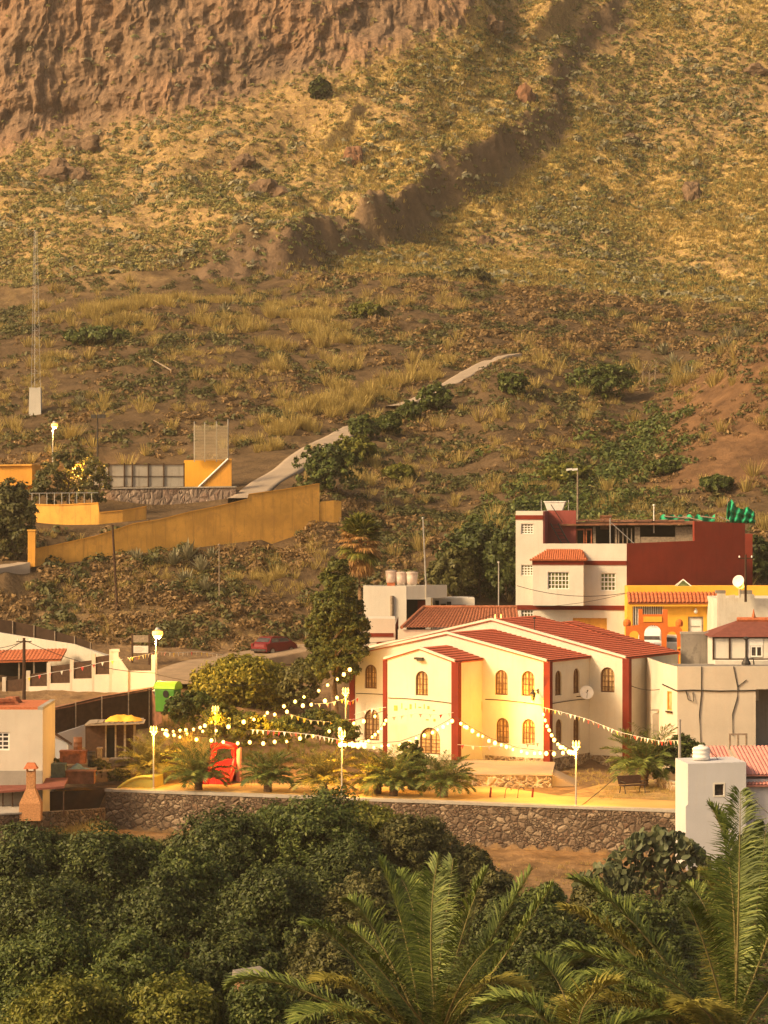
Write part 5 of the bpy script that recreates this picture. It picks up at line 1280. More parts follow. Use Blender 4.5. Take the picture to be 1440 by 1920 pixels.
# ================================================================ VEHICLES, LAMPS, SIGN
def make_car(name, label, cat, loc, rz, paint, L=3.9, Wd=1.62, Ht=1.42, van=False):
    c = thing(name, label, cat, loc, rz)
    if van: prof = [(-L / 2, .35), (-L / 2 + .05, 1.0), (-L / 2 + .15, 1.85), (-L / 2 + .5, 2.0), (L / 2 - 1.1, 2.0), (L / 2 - .55, 1.15), (L / 2 - .05, 1.0), (L / 2, .35)]
    else: prof = [(-L / 2, .32), (-L / 2 + .02, .62), (-L / 2 + .08, .86), (-L / 2 + .35, .92), (-L / 2 + .75, Ht - .04), (-L / 2 + 1.1, Ht), (.35, Ht), (.7, Ht - .08), (1.22, .93), (L / 2 - .2, .78), (L / 2 - .03, .62), (L / 2, .32)]
    n = len(prof); tops = {i for i, p in enumerate(prof) if p[1] > 1.05}
    m = MB(); V = []
    for s_ in (-1, 1):
        for i, (x, z) in enumerate(prof): V.append((x, s_ * (Wd / 2 - (.17 if i in tops else 0)), z))
    fs = [(i, (i + 1) % n, n + (i + 1) % n, n + i) for i in range(n)]
    for s_ in (0, 1):
        poly = [Vector((p[0], p[1], 0)) for p in prof]
        for t_ in tessellate_polygon([poly]): fs.append(tuple(i + s_ * n for i in t_))
    m.add(V, fs); m.build("body", paint, c, False, .05)
    def glass_quad(nm, pts): 
        g = MB(); g.extrude(pts, Vector((0, 0, .004)) if abs(pts[0][1] - pts[2][1]) > .5 else Vector((0, .012 * (1 if pts[0][1] > 0 else -1), 0))); g.build(nm, MT['glass'], c)
    off = .012
    if not van:
        glass_quad("windscreen", [(.72, -.60, Ht - .08 + off), (1.18, -.66, .97 + off), (1.18, .66, .97 + off), (.72, .60, Ht - .08 + off)])
        glass_quad("rear_window", [(-L / 2 + .40 - off, -.62, .99), (-L / 2 + .72 - off, -.56, Ht - .08), (-L / 2 + .72 - off, .56, Ht - .08), (-L / 2 + .40 - off, .62, .99)])
        for s_ in (-1, 1):
            for a, b in ((-1.12, -.28), (-.2, .62)):
                glass_quad("side_window", [(a, s_ * (Wd / 2 - .03), .96), (b + (.36 if b > 0 else 0), s_ * (Wd / 2 - .03), .96), (b, s_ * (Wd / 2 - .13), Ht - .12), (a + (.08 if a < -1 else 0), s_ * (Wd / 2 - .13), Ht - .12)])
    else:
        glass_quad("windscreen", [(L / 2 - 1.07, -.60, 1.9), (L / 2 - .58, -.68, 1.22), (L / 2 - .58, .68, 1.22), (L / 2 - 1.07, .60, 1.9)])
    for x in (-L / 2 + .68, L / 2 - .72):
        for s_ in (-1, 1):
            wh = bpy.data.objects.new("wheel", None); COL.objects.link(wh); wh.parent = c; wh.location = (x, s_ * (Wd / 2 - .07), .30)
            m = MB(); y0 = .1; k = 16
            V = []
            for yy_, r_ in ((-y0, .27), (-y0, .30), (y0, .30), (y0, .27)): V += [(r_ * math.cos(2 * PI * i / k), yy_, r_ * math.sin(2 * PI * i / k)) for i in range(k)]
            m.add(V, [(j * k + i, j * k + (i + 1) % k, (j + 1) * k + (i + 1) % k, (j + 1) * k + i) for j in range(3) for i in range(k)]); m.build("tyre", MT['tyre'], wh)
            m = MB(); V = [(.2 * math.cos(2 * PI * i / k), s_ * .105, .2 * math.sin(2 * PI * i / k)) for i in range(k)]; m.add(V + [(0, s_ * .085, 0)], [(i, (i + 1) % k, k) for i in range(k)]); m.build("rim", MT['metal'], wh)
    for s_ in (-1, 1):
        m = MB(); m.box(L / 2 - .16, s_ * .55 - .16, .58, L / 2 + .012, s_ * .55 + .16, .72); m.build("headlight", MT['whiteplastic'], c)
        m = MB(); m.box(-L / 2 - .012, s_ * .62 - .1, .66, -L / 2 + .1, s_ * .62 + .1, .88); m.build("tail_light", MT['redpaint'], c)
    m = MB(); m.box(-L / 2 - .05, -Wd / 2 + .05, .34, -L / 2 + .04, Wd / 2 - .05, .5); m.build("bumper", MT['darkmetal'], c)
    return c
p = onground(514, 203); make_car("parked_car", "dark red parked car on the dirt road behind the round bush", "car", (p.x, p.y, p.z + .03), R(52), MT['redpaint'], 3.5, 1.5, 1.36)
p = onground(1222, 190.5); make_car("parked_van", "white van parked behind the orange arched gate", "van", (p.x, p.y, ZP(1176, 190.5) - 2.0), R(-100), MT['whitepaint'], 4.4, 1.8, 2.0, True)
p = onground(1256, 193); make_car("parked_car", "white car half hidden behind the gate's right arch", "car", (p.x, p.y, ZP(1190, 193) - 1.45), R(-20), MT['whitepaint'])
# green recycling container
p = onground(315, 176.5); p.z = ZP(1325, 176.5)
gc = thing("recycling_container", "green recycling container with rounded lime lid by the white wall", "recycling bin", p, R(-18))
m = MB(); m.hexa([(-.64, -.56, -.3), (.64, -.56, -.3), (.64, .56, -.3), (-.64, .56, -.3), (-.68, -.6, 1.15), (.68, -.6, 1.15), (.68, .6, 1.15), (-.68, .6, 1.15)]); m.build("body", MT['bin'], gc, False, .06)
m = MB(); k = 8; V = []
for x in (-.72, .72): V += [(x, -.64 * math.cos(PI * i / k), 1.155 + .46 * math.sin(PI * i / k)) for i in range(k + 1)]
n = k + 1
m.add(V, [(i, i + 1, n + i + 1, n + i) for i in range(k)] + [tuple(range(n)), tuple(reversed(range(n, 2 * n))), (0, n, 2 * n - 1, n - 1)]); m.build("lid", MT['binlid'], gc, False, .03)
m = MB(); m.lathe((0, 0, 0), [(.2, 0), (.2, .01)], 14); o = m.build("slot", MT['dark'], gc); o.rotation_euler = (R(90), 0, 0); o.location = (.1, -.62, .85); o.scale = (1, 1.2, 1)
# street lamps
def street_lamp(label, base, h, arm, energy, pole_mat, glow_r=.17, group=None):
    s_ = thing("street_lamp", label, "street lamp", base, 0, group)
    m = MB(); m.tube([(0, 0, -.3), (0, 0, h * .6), (0, 0, h - .3), (arm * .4, 0, h - .02), (arm, 0, h + .05)], [.07, .055, .05, .04, .035], 8); m.build("pole", pole_mat, s_)
    m = MB(); m.lathe((arm, 0, h), [(.05, -.02), (.16, -.04), (.20, .03), (.12, .14), (.03, .17)], 12); m.build("lamp_head", MT['metal'], s_)
    m = MB(); m.lathe((arm, 0, h - .22), [(glow_r * .25, -glow_r * .95), (glow_r * .7, -glow_r * .7), (glow_r * .95, -glow_r * .3), (glow_r, 0), (glow_r * .92, glow_r * .4), (glow_r * .6, .16)], 14); m.build("lamp_glass", MT['lampglow'], s_)
    if energy: point_light("lamp_light", (arm, -.1, h - .75), energy, (1.0, .50, .10), .12, s_)
    return s_
b = P(292, 1320, 181.5); street_lamp("lit orange street lamp on a tall pole above the green container", (b.x, b.y, b.z), ZP(1187, 181.5) - b.z + .2, .12, 1500, MT['metal'], .36)
b = P(99, 866, 252); street_lamp("lit street lamp below the lattice mast, pole clear against the hillside", (b.x, b.y, b.z), ZP(797, 252) - b.z + .2, .15, 1100, MT['metal'], .32)
b = P(141, 946, 230); street_lamp("lit street lamp burning inside the tree at the sports ground", (b.x, b.y, b.z), ZP(873, 230) - b.z + .2, .2, 1800, MT['metal'], .32)
for bx, by, Y, tp, lab in ((1083, 985, 222, 880, "unlit street lamp with two heads behind the tall town house"), ):
    b = P(bx, by, Y); s_ = thing("street_lamp", lab, "street lamp", b); hh = ZP(tp, Y) - b.z
    m = MB(); m.tube([(0, 0, -.5), (0, 0, hh)], [.09, .06], 8); m.tube([(-.15, 0, hh), (-.7, 0, hh - .1)], .03, 6); m.build("pole", MT['greywood'], s_)
    for x in (-.55, -.1): m = MB(); m.hexa([(x - .35, -.12, hh - .12), (x + .1, -.12, hh - .06), (x + .1, .12, hh - .06), (x - .35, .12, hh - .12), (x - .35, -.12, hh + .05), (x + .1, -.12, hh + .1), (x + .1, .12, hh + .1), (x - .35, .12, hh + .05)]); m.build("lamp_head", MT['whiteplastic'], s_)
# info board
b = onground(264, 197); ib = thing("notice_board", "pale notice board on brown posts beside the street lamp", "notice board", b, R(-10))
for s_ in (-1, 1): m = MB(); m.box(s_ * .62 - .06, -.06, -.3, s_ * .62 + .06, .06, 2.1); m.build("post", MT['darkwood'], ib)
m = MB(); m.box(-.55, -.03, .75, .55, .03, 1.25); m.build("board", MT['white'], ib); m = MB(); m.box(-.62, -.04, 1.5, .62, .04, 2.0); m.build("header", MT['greywood'], ib)
m = MB()
for k in range(4): m.box(-.45, -.034, .84 + .09 * k, .1 + .1 * (k % 3), -.031, .87 + .09 * k)
m.build("text_lines", MT['concrete'], ib)
# plain poles
def pole(label, px, pt_, pb_, Y, r, mat, name="utility_pole", cat="pole", lean=0.0, extra=None):
    a, b = P(px, pb_, Y), P(px + lean, pt_, Y)
    o = thing(name, label, cat, a); m = MB(); m.tube([Vector((0, 0, -.6)), b - a], [r, r * .75], 7); m.build("pole", mat, o)
    h = b - a
    if extra == 'bars':
        m = MB(); m.tube([h + Vector((-.5, 0, -.25)), h + Vector((.5, 0, -.25))], .04, 5); m.build("crossarm", mat, o)
        for s_ in (-.42, .42): m = MB(); m.lathe(h + Vector((s_, 0, -.2)), [(.05, 0), (.06, .06), (.03, .14)], 8); m.build("insulator", MT['whiteplastic'], o)
    if extra == 'cap':
        m = MB(); m.lathe(h, [(.09, -.02), (.09, .08), (.02, .1)], 8); m.build("cap", mat, o)
    return o
pole("dark wooden pole before the stepped white fence", 45, 1196, 1312, 182.5, .13, MT['darkwood'], extra='bars')
pole("slim dark pole leaning left below the ochre ramp wall", 223, 986, 1182, 209, .11, MT['darkwood'], lean=-12, extra='cap')
pole("short thin post above the agaves on the slope", 411, 1022, 1115, 211, .05, MT['greywood'], extra='cap')
pole("pale thin mast beside the house with three tanks", 799, 972, 1095, 199, .06, MT['metal'], lean=-6, extra='cap')
pole("thin grey mast in front of the dark trees left of the town house", 935, 1055, 1150, 196, .05, MT['metal'], extra='cap')
pole("concrete pole at the right end of the retaining wall", 1275, 1352, 1552, 151.0, .10, MT['concrete'], lean=-1, extra='cap')
pole("dark pole with crossarm by the roof dish, right of the skylight", 1398, 1040, 1112, 188.5, .09, MT['darkwood'], extra='bars')
pole("thin mast on the church ridge", 1002, 1160, 1205, 180, .035, MT['darkmetal'], name="antenna_mast", cat="mast", extra='cap')
pole("white post on the patched roof right of the chimney block", 1226, 948, 984, 203, .05, MT['whiteplastic'], name="roof_post", cat="post", extra='cap')
# roof dish on the right
d2 = thing("satellite_dish", "grey satellite dish on the old roof right of the skylight", "dish", P(1385, 1090, 188))
m = MB(); ax2 = Vector((-.5, -.8, .35)).normalized(); ta2 = ax2.cross(Zv).normalized(); tb2 = ta2.cross(ax2); ring = []
for r_ in (.02, .2, .35, .42): ring += [ta2 * (r_ * math.cos(2 * PI * k / 18)) + tb2 * (r_ * math.sin(2 * PI * k / 18)) + ax2 * .45 * r_ * r_ for k in range(18)]
m.add(ring, [(i * 18 + k, i * 18 + (k + 1) % 18, (i + 1) * 18 + (k + 1) % 18, (i + 1) * 18 + k) for i in range(3) for k in range(18)]); m.build("reflector", MT['whiteplastic'], d2, True)
m = MB(); m.tube([(0, .03, 0), (.05, .25, -.2), (.05, .25, -1.0)], .03, 5); m.tube([tb2 * .35, ax2 * .45], .012, 5); m.build("mount", MT['metal'], d2)

# ================================================================ HOUSES BEHIND THE CHURCH
wt = thing("white_cube_house", "white cube house with three round tanks on its flat roof", "house")
m = MB(); hex_px(m, 681, 762, 1099, 1099, 1240, 1240, 198, 198, .3); hex_px(m, 762, 799, 1099, 1098, 1124, 1124, 198.02, 198.6, .3); hex_px(m, 799, 838, 1097, 1097, 1122, 1120, 198.5, 200, .3); hex_px(m, 798, 808, 1120, 1120, 1180, 1180, 198.5, 198.6, .3)
hex_px(m, 681, 762, 1098, 1098, 1240, 1240, 201.5, 201.5, .3); m.add([P(681, 1099, 198.1), P(762, 1099, 198.1), P(799, 1098, 198.7), P(838, 1097, 200.1), P(838, 1097, 203), P(681, 1097, 203)], [(0, 1, 2, 3, 4, 5)])
hex_px(m, 681, 681.9, 1100, 1099, 1240, 1240, 198.31, 201.49, .01); m.build("wall", MT['white'], wt)
m = MB(); hex_px(m, 762.5, 798, 1124, 1124, 1200, 1200, 199.5, 199.5, .1); m.build("porch_recess", MT['dark'], wt)
m = MB(); hex_px(m, 783, 798, 1126, 1126, 1150, 1150, 199.2, 199.2, .1); m.build("door", MT['redtrim'], wt)
m = MB(); m.tube([P(735, 1160, 197.9), P(735, 1117, 197.9)], .13, 8); m.build("drain_pipe", MT['greywood'], wt)
for px, lab, hh in ((733, "leftmost round roof tank with a brick foot, on the white cube house", 1.05), (752, "middle round roof tank of the three on the white cube house", 1.08), (772, "rightmost and largest round roof tank, broken rim, white cube house", 1.12)):
    c = P(px, 1098, 199.6); t_ = thing("roof_tank", lab, "tank", c, 0, "round tanks on the cube house")
    r_ = .40 if px < 770 else .44
    m = MB(); m.lathe((0, 0, .1 if px > 740 else .22), [(r_ * .86, 0), (r_ * .95, .5), (r_, .78), (r_ * 1.05, .8), (r_ * 1.05, .86), (r_ * .9, .86)], 18); m.build("tank_body", MT['tankplastic'], t_, True)
    m = MB(); m.lathe((0, 0, .965 if px > 740 else 1.085), [(r_ * .88, 0), (r_ * .6, .08), (.05, .1)], 14); m.build("lid", MT['greywood'], t_)
    m = MB(); m.box(-r_ * .7, -r_ * .7, -.05, r_ * .7, r_ * .7, .1 if px > 740 else .22); m.build("foot", MT['tile'] if px < 740 else MT['concrete'], t_)
sb = thing("small_annex", "small white flat roofed annex right of the white cube house", "annex")
m = MB(); hex_px(m, 812, 868, 1122, 1121, 1190, 1190, 201.5, 201.5, 3); hex_px(m, 868.2, 890, 1121, 1122, 1190, 1190, 201.3, 201.3, 3); m.build("wall", MT['white'], sb)
m = MB(); hex_px(m, 848, 874, 1134, 1134, 1142, 1142, 201.2, 201.2, .08); m.build("band", MT['maroon'], sb)
m = MB()
for a, b, t_ in ((816, 823, 1126), (826, 836, 1132), (838, 846, 1128)): hex_px(m, a, b, t_, t_, 1146, 1146, 201.35, 201.35, .1)
m.build("opening", MT['dark'], sb)
oh = thing("tiled_house", "low house with an old terracotta tiled roof just behind the church", "house")
m = MB(); hex_px(m, 746, 960, 1181, 1180, 1260, 1260, 189.5, 189.5, .25); hex_px(m, 746, 747.5, 1181, 1172, 1260, 1260, 189.76, 194, .05); m.build("wall", MT['cream'], oh)
p0, p1 = P(753, 1178, 189.3), P(975, 1178, 189.3); up_ = P(790, 1140, 195) - P(790, 1178, 189.3)
m = MB(); E_ = (p1 - p0).normalized(); S_ = up_.normalized()
tile_sheet(m, p0, E_, S_, (p1 - p0).length, up_.length, .24, .5, .075, .03, 5)
o = m.build("roof", MT['oldtile'], oh)
me = o.data
for v in me.vertices:                                        # the left end is a hip: pull it to a slant
    s_ = (v.co - p0).dot(S_) / up_.length; x = (v.co - p0).dot(E_)
    f_ = max(0, 1 - x / 7.0); v.co += E_ * (s_ * 1.5 * f_)
m = MB(); m.tube([p0 + up_ + E_ * 1.5 + Zv * .06, p1 + up_ + Zv * .06], .13, 8); m.tube([p0 + Zv * .06, p0 + up_ + E_ * 1.5 + Zv * .06], .12, 8); m.build("ridge", MT['oldtile'], oh)
rb2 = thing("red_band_house", "low white house with a dark red band, seen left of the church roof", "house")
m = MB(); hex_px(m, 660, 741, 1160, 1160, 1260, 1260, 190, 190, 4); m.build("wall", MT['pink_white'], rb2)
m = MB(); hex_px(m, 660, 738, 1187, 1187, 1194, 1194, 189.95, 189.95, .045); m.build("band", MT['redtrim'], rb2)
m = MB(); hex_px(m, 741.2, 747, 1172, 1156, 1206, 1206, 190, 191, .4); m.build("gable_edge", MT['redtrim'], rb2)
m = MB(); hex_px(m, 706, 730, 1204, 1204, 1220, 1220, 189.93, 189.93, .06); m.build("door", MT['redtrim'], rb2)

# ================================================================ SPORTS GROUND
def ribbon(name, label, pts, th, mat, cat="wall", cop=None):
    o = thing(name, label, cat); m = MB(); n = len(pts); V = []
    for px, t_, b_, Y in pts:
        a, b = P(px, t_, Y), P(px, b_, Y); V += [b, b + Vy * th, a + Vy * th, a]
    fs = []
    for i in range(n - 1): fs += [(4 * i + k, 4 * i + (k + 1) % 4, 4 * i + 4 + (k + 1) % 4, 4 * i + 4 + k) for k in range(4)]
    fs += [(0, 3, 2, 1), (4 * n - 4, 4 * n - 3, 4 * n - 2, 4 * n - 1)]
    m.add(V, fs); m.build("wall", mat, o)
    if cop:
        m = MB(); V = []
        for px, t_, b_, Y in pts:
            a = P(px, t_, Y); V += [a + Vector((0, -.05, .003)), a + Vector((0, th + .05, .003)), a + Vector((0, th + .05, .09)), a + Vector((0, -.05, .09))]
        m.add(V, fs); m.build("coping", cop, o)
    return o
YR = lambda px: 216 + (px - 52) * .0183
top = [(67, 1030), (100, 1024), (140, 1015), (180, 1006), (230, 990), (250, 983), (300, 975), (360, 960), (410, 950), (464, 937), (466, 928), (530, 919), (599, 908)]
bot = lambda px: float(np.interp(px, [52, 140, 200, 350, 490, 510, 560, 600, 640], [1062, 1052, 1040, 1026, 1010, 1018, 1000, 976, 966]))
rampw = ribbon("ramp_wall", "long weathered ochre wall climbing along the concrete ramp", [(px, t_, bot(px) + 26, YR(px)) for px, t_ in top], .35, MT['ochre_old'], cop=MT['ochre'])
ribbon("wall_end", "low cracked ochre wall stub past the ramp wall's upper end", [(600, 941, 1010, 226.1), (626, 938, 998, 226.5), (640, 940, 990, 226.8)], .4, MT['ochre_old'])
o = thing("gate_pillar", "bright ochre gate pillar at the ramp wall's lower end", "pillar")
m = MB(); hex_px(m, 52, 66, 996, 996, 1066, 1062, 215.6, 215.6, .6); m.build("shaft", MT['ochre'], o); m = MB(); hex_px(m, 51, 67, 993, 993, 995.9, 995.9, 215.55, 215.55, .7); m.build("cap", MT['ochre_old'], o)
ribbon("upper_wall", "ochre wall below the tree, stepping down toward the ramp", [(40, 946, 1040, 225.5), (110, 948, 1040, 224.5), (184, 944, 1030, 224), (186, 962, 1030, 224), (230, 958, 1010, 224.5), (274, 951, 1000, 225.5)], .35, MT['ochre_old'], cop=MT['ochre'])
csw = thing("court_stone_wall", "pinkish cut stone wall carrying the sports court", "stone wall")
m = MB(); hex_px(m, 190, 442, 917, 914, 960, 955, 234.6, 234.6, .6); m.build("wall", MT['cutstone'], csw); m = MB(); hex_px(m, 189, 443, 914.5, 911.5, 916.9, 913.9, 234.5, 234.5, .8); m.build("coping", MT['concrete'], csw)
cf = thing("court_fence", "pale boarded court fence with dark posts on the stone wall", "fence")
for a, b in ((165, 203), (205, 232), (234, 247), (249, 277), (279, 306), (308, 345)):
    m = MB(); hex_px(m, a + .3, b - .3, 872, 872, 913, 912, 236.3, 236.3, .05); m.build("panel", MT['concrete'], cf)
for px in (186, 204, 233, 248, 278, 307, 345): m = MB(); m.tube([P(px, 915, 236.2), P(px, 868, 236.2)], .06, 5); m.build("post", MT['darkwood'], cf)
for py in (871, 893): m = MB(); m.tube([P(165, py, 236.22), P(346, py, 236.22)], .03, 5); m.build("rail", MT['darkwood'], cf)
cw = thing("court_end_wall", "bright ochre court end wall with a sloping buttress", "wall")
m = MB(); hex_px(m, 345, 434, 863, 860, 915, 915, 238.5, 238.5, .3); m.build("wall", MT['yellow'], cw)
m = MB(); m.extrude([P(372, 915, 235.9), P(434, 915, 235.9), P(434, 860, 235.9), P(428, 860, 235.9)], Vector((0, .45, 0))); m.build("buttress", MT['ochre'], cw)
m = MB(); a, b = P(370, 915.5, 235.8), P(428, 860, 235.8); m.tube([a, b], .09, 6); m.build("coping", MT['whiteplastic'], cw)
nt = thing("ball_net", "tall pale ball stop net on poles above the court end wall", "net")
m = MB(); 
for i in range(33):
    px = 365 + i * 62 / 32; t_ = 795 + 3 * abs(math.sin((px - 365) / 62 * PI * 3)); m.tube([P(px, 863, 238), P(px, t_, 238)], .014, 4)
for j in range(24):
    py = 800 + j * 63 / 23; m.tube([P(365, py, 238.02), P(427, py, 238.02)], .012, 4)
t = NT("pale_net_cord"); t.base((.5, .42, .28)); MT['net'] = t.m
nm_ = m.build("net", MT['net'], nt)
for px, t_ in ((364.5, 790), (384, 792), (406, 790), (427.5, 786)): m = MB(); m.tube([P(px, 866, 238.1), P(px, t_, 238.1)], .05, 6); m.build("pole", MT['metal'], nt)
hb2 = thing("changing_rooms", "low ochre building with a dark doorway at the left edge", "building")
m = MB(); hex_px(m, -60, 60, 875, 873, 912, 910, 236, 236, 6); hex_px(m, 38, 42, 910, 910, 950, 950, 236.2, 236.2, .4); hex_px(m, -60, 60, 911, 911, 950, 950, 238, 238, .3); m.build("wall", MT['ochre'], hb2)
m = MB(); hex_px(m, -60, 60, 872, 870, 874.9, 872.9, 235.8, 235.8, 6.3); m.build("roof", MT['ochre_old'], hb2)
m = MB(); hex_px(m, -20, 37, 913, 913, 950, 950, 237.8, 237.8, .1); m.build("doorway", MT['dark'], hb2)
rl = thing("railing", "thin metal railing on the ochre wall under the tree", "railing")
for px in range(46, 186, 14): m = MB(); m.tube([P(px, 948, 226.6), P(px, 925, 226.6)], .03, 5); m.build("post", MT['metal'], rl)
m = MB(); m.tube([P(46, 925, 226.6), P(184, 924, 226.6)], .025, 5); m.build("rail", MT['metal'], rl)
fl = thing("floodlight_pole", "dark floodlight pole with twin lamps behind the court fence", "floodlight", P(183, 916, 239.5))
hh = ZP(782, 239.5) - ZP(916, 239.5)
m = MB(); m.tube([(0, 0, -.5), (0, 0, hh)], [.09, .06], 7); m.tube([(-.5, 0, hh), (.6, 0, hh)], .035, 5); m.build("pole", MT['darkmetal'], fl)
for x in (-.35, .15, .5): m = MB(); m.hexa([(x - .2, -.25, hh - .1), (x + .2, -.25, hh - .1), (x + .2, .1, hh - .05), (x - .2, .1, hh - .05), (x - .22, -.2, hh + .22), (x + .22, -.2, hh + .22), (x + .22, .1, hh + .18), (x - .22, .1, hh + .18)]); m.build("lamp_head", MT['darkmetal'], fl)
mst = thing("lattice_mast", "slender lattice mast standing on a white concrete box on the hillside", "mast", P(66.5, 777, 275))
s_ = 275 / F
m = MB(); m.hexa([(-11.5 * s_, -.5, -.6), (11.5 * s_, -.5, -.6), (11.5 * s_, .6, -.6), (-11.5 * s_, .6, -.6), (-10.5 * s_, -.45, 50 * s_), (10.5 * s_, -.45, 50 * s_), (10.5 * s_, .55, 50 * s_), (-10.5 * s_, .55, 50 * s_)]); m.build("base_block", plaster("mast_base", (.50, .48, .44), .1, .3), mst)
m = MB(); zb_, zt_ = 50 * s_, 345 * s_; wb_, wt__ = 10 * s_, 3.2 * s_; nl = 22
cr = lambda k, i: Vector(((wb_ + (wt__ - wb_) * k / nl) * math.cos(2 * PI * i / 3 + .5), (wb_ + (wt__ - wb_) * k / nl) * math.sin(2 * PI * i / 3 + .5), zb_ + (zt_ - zb_) * k / nl))
for i in range(3): m.tube([cr(0, i), cr(nl, i)], .022, 5)
for k in range(nl):
    for i in range(3): m.tube([cr(k, i), cr(k + 1, (i + 1) % 3)], .010, 4, cap=False)
for k in range(0, nl + 1, 2):
    for i in range(3): m.tube([cr(k, i), cr(k, (i + 1) % 3)], .009, 4, cap=False)
m.build("lattice", MT['metal'], mst)
fp = thing("fallen_pole", "pale pole lying fallen on the knoll", "pole")
a, b = hit(282, 682), hit(322, 698); m = MB(); m.tube([a + Zv * .5, b + Zv * .12], [.06, .09], 6); m.build("pole", MT['greywood'], fp)
m = MB(); m.tube([a + Zv * .55 - Vy * .3, a + Zv * .45 + Vy * .3], .04, 5); m.build("crossarm", MT['greywood'], fp)

# tracks: concrete road up the hill, ramp between the ochre walls, dirt road at the left
track("ramp_road", RAMPP, 3.3, MT['roadconc'], .03)
track("concrete_track", [onground(455, 232)] + [hit(px, py, 232, 330) for px, py in ((500, 905), (540, 885), (565, 860), (600, 838), (650, 815), (672, 802))], 2.6, MT['roadconc'], .10)
track("concrete_track", [hit(px, py, 232, 330) for px, py in ((735, 772), (790, 750), (840, 722), (880, 700), (912, 684), (950, 668), (965, 665))], 1.9, MT['roadconc'], .06)
track("dirt_road", [hit(px, py, 195, 230) for px, py in ((-60, 1085), (-20, 1074), (10, 1064))] + [onground(40, 216)], 2.4, MT['roadconc'], .05)
dirtroad = plain("packed_dirt", (.25, .18, .115), .95, .2, 1.2, 0, .4)
track("village_road", [onground(300, 188), onground(360, 194), onground(430, 199), onground(520, 203), onground(640, 205)], 5.5, dirtroad, .04)
# ================================================================ PLANTS
def leaf_quads(C, Nn, size, seed, flat=.6):
    "one small folded leaf per centre C, facing roughly Nn"
    r = np.random.default_rng(seed); n = len(C)
    nn = Nn + r.normal(0, flat, (n, 3)); nn /= np.linalg.norm(nn, axis=1)[:, None] + 1e-9
    a = np.cross(nn, r.normal(0, 1, (n, 3))); a /= np.linalg.norm(a, axis=1)[:, None] + 1e-9
    b = np.cross(nn, a); s = size * r.uniform(.6, 1.35, (n, 1))
    V = np.stack([C - a * s, C + b * s * .48 + nn * s * .12, C + a * s, C - b * s * .48 + nn * s * .12], 1).reshape(-1, 3)
    return V, np.arange(4 * n).reshape(n, 4)

def crown_mesh(name, blobs, clumps, leaves, leaf, mat, seed, clump_r=.28, up=.35, squash=.8):
    "foliage: leaf clumps spread over and through several lobes; gaps between the clumps"
    r = np.random.default_rng(seed); CC = []; NN = []
    wts = np.array([b[3] * b[4] * b[5] for b in blobs]) ** .67; wts /= wts.sum()
    for (bx, by, bz, rx, ry, rz), w in zip(blobs, wts):
        k = max(6, int(clumps * w))
        d = r.normal(0, 1, (k, 3)); d[:, 2] = np.abs(d[:, 2]) * np.where(r.random(k) < .78, 1, -1); d /= np.linalg.norm(d, axis=1)[:, None]
        rad = (.62 + .45 * r.random(k) ** .6)[:, None] * (1 + .22 * vnoise(d[:, 0] * 2.2 + bx, d[:, 1] * 2.2, d[:, 2] * 2.2, seed=seed))[:, None]
        c = np.array([bx, by, bz]) + d * rad * np.array([rx, ry, rz])
        m = int(leaves)
        cr = clump_r * (rx + ry + rz) / 3 * r.uniform(.55, 1.25, (k, 1, 1))
        off = r.normal(0, 1, (k, m, 3)); off /= np.linalg.norm(off, axis=2)[:, :, None]
        off = off * (r.random((k, m, 1)) ** .45) * cr * np.array([1, 1, squash])
        CC.append((c[:, None, :] + off).reshape(-1, 3)); nrm = d[:, None, :] * .7 + off / cr * .8 + np.array([0, 0, up]); NN.append(nrm.reshape(-1, 3))
    V, Fq = leaf_quads(np.concatenate(CC), np.concatenate(NN), leaf, seed + 1)
    return np_obj(name, V, Fq, mat)

def branch_mesh(mb, base, h, r0, limbs, seed, spread=.34):
    rr = random.Random(seed); b = Vector(base); pts = [b]
    for k in range(1, 6): pts.append(b + Vector((rr.uniform(-.06, .06) * h * k / 5, rr.uniform(-.06, .06) * h * k / 5, h * k / 5)))
    mb.tube(pts, [r0 * (1 - .11 * k) for k in range(6)], 8)
    for i in range(limbs):
        a = 2 * PI * i / limbs + rr.uniform(-.4, .4); s = pts[2 + i % 3]; L = h * spread * rr.uniform(.7, 1.2)
        e = s + Vector((math.cos(a) * L, math.sin(a) * L, L * rr.uniform(.5, 1.1))); mid = s.lerp(e, .5) + Zv * L * .1
        mb.tube([s, mid, e], [r0 * .5, r0 * .33, r0 * .12], 6)
        e2 = mid + Vector((math.cos(a + .9) * L * .5, math.sin(a + .9) * L * .5, L * .5)); mb.tube([mid, e2], [r0 * .25, r0 * .08], 5)

def plant(name, label, cat, loc, blobs, clumps, leaves, leaf, mat, seed, trunk=None, group=None, clump_r=.28, rz=0.0):
    o = thing(name, label, cat, loc, rz, group)
    crown_mesh("crown", blobs, clumps, leaves, leaf, mat, seed, clump_r).parent = o
    if trunk:
        m = MB(); branch_mesh(m, (0, 0, -.4), trunk[0], trunk[1], trunk[2], seed, .16 if trunk[0] > 6 else .34); m.build("trunk", MT['bark'], o, True)
    return o

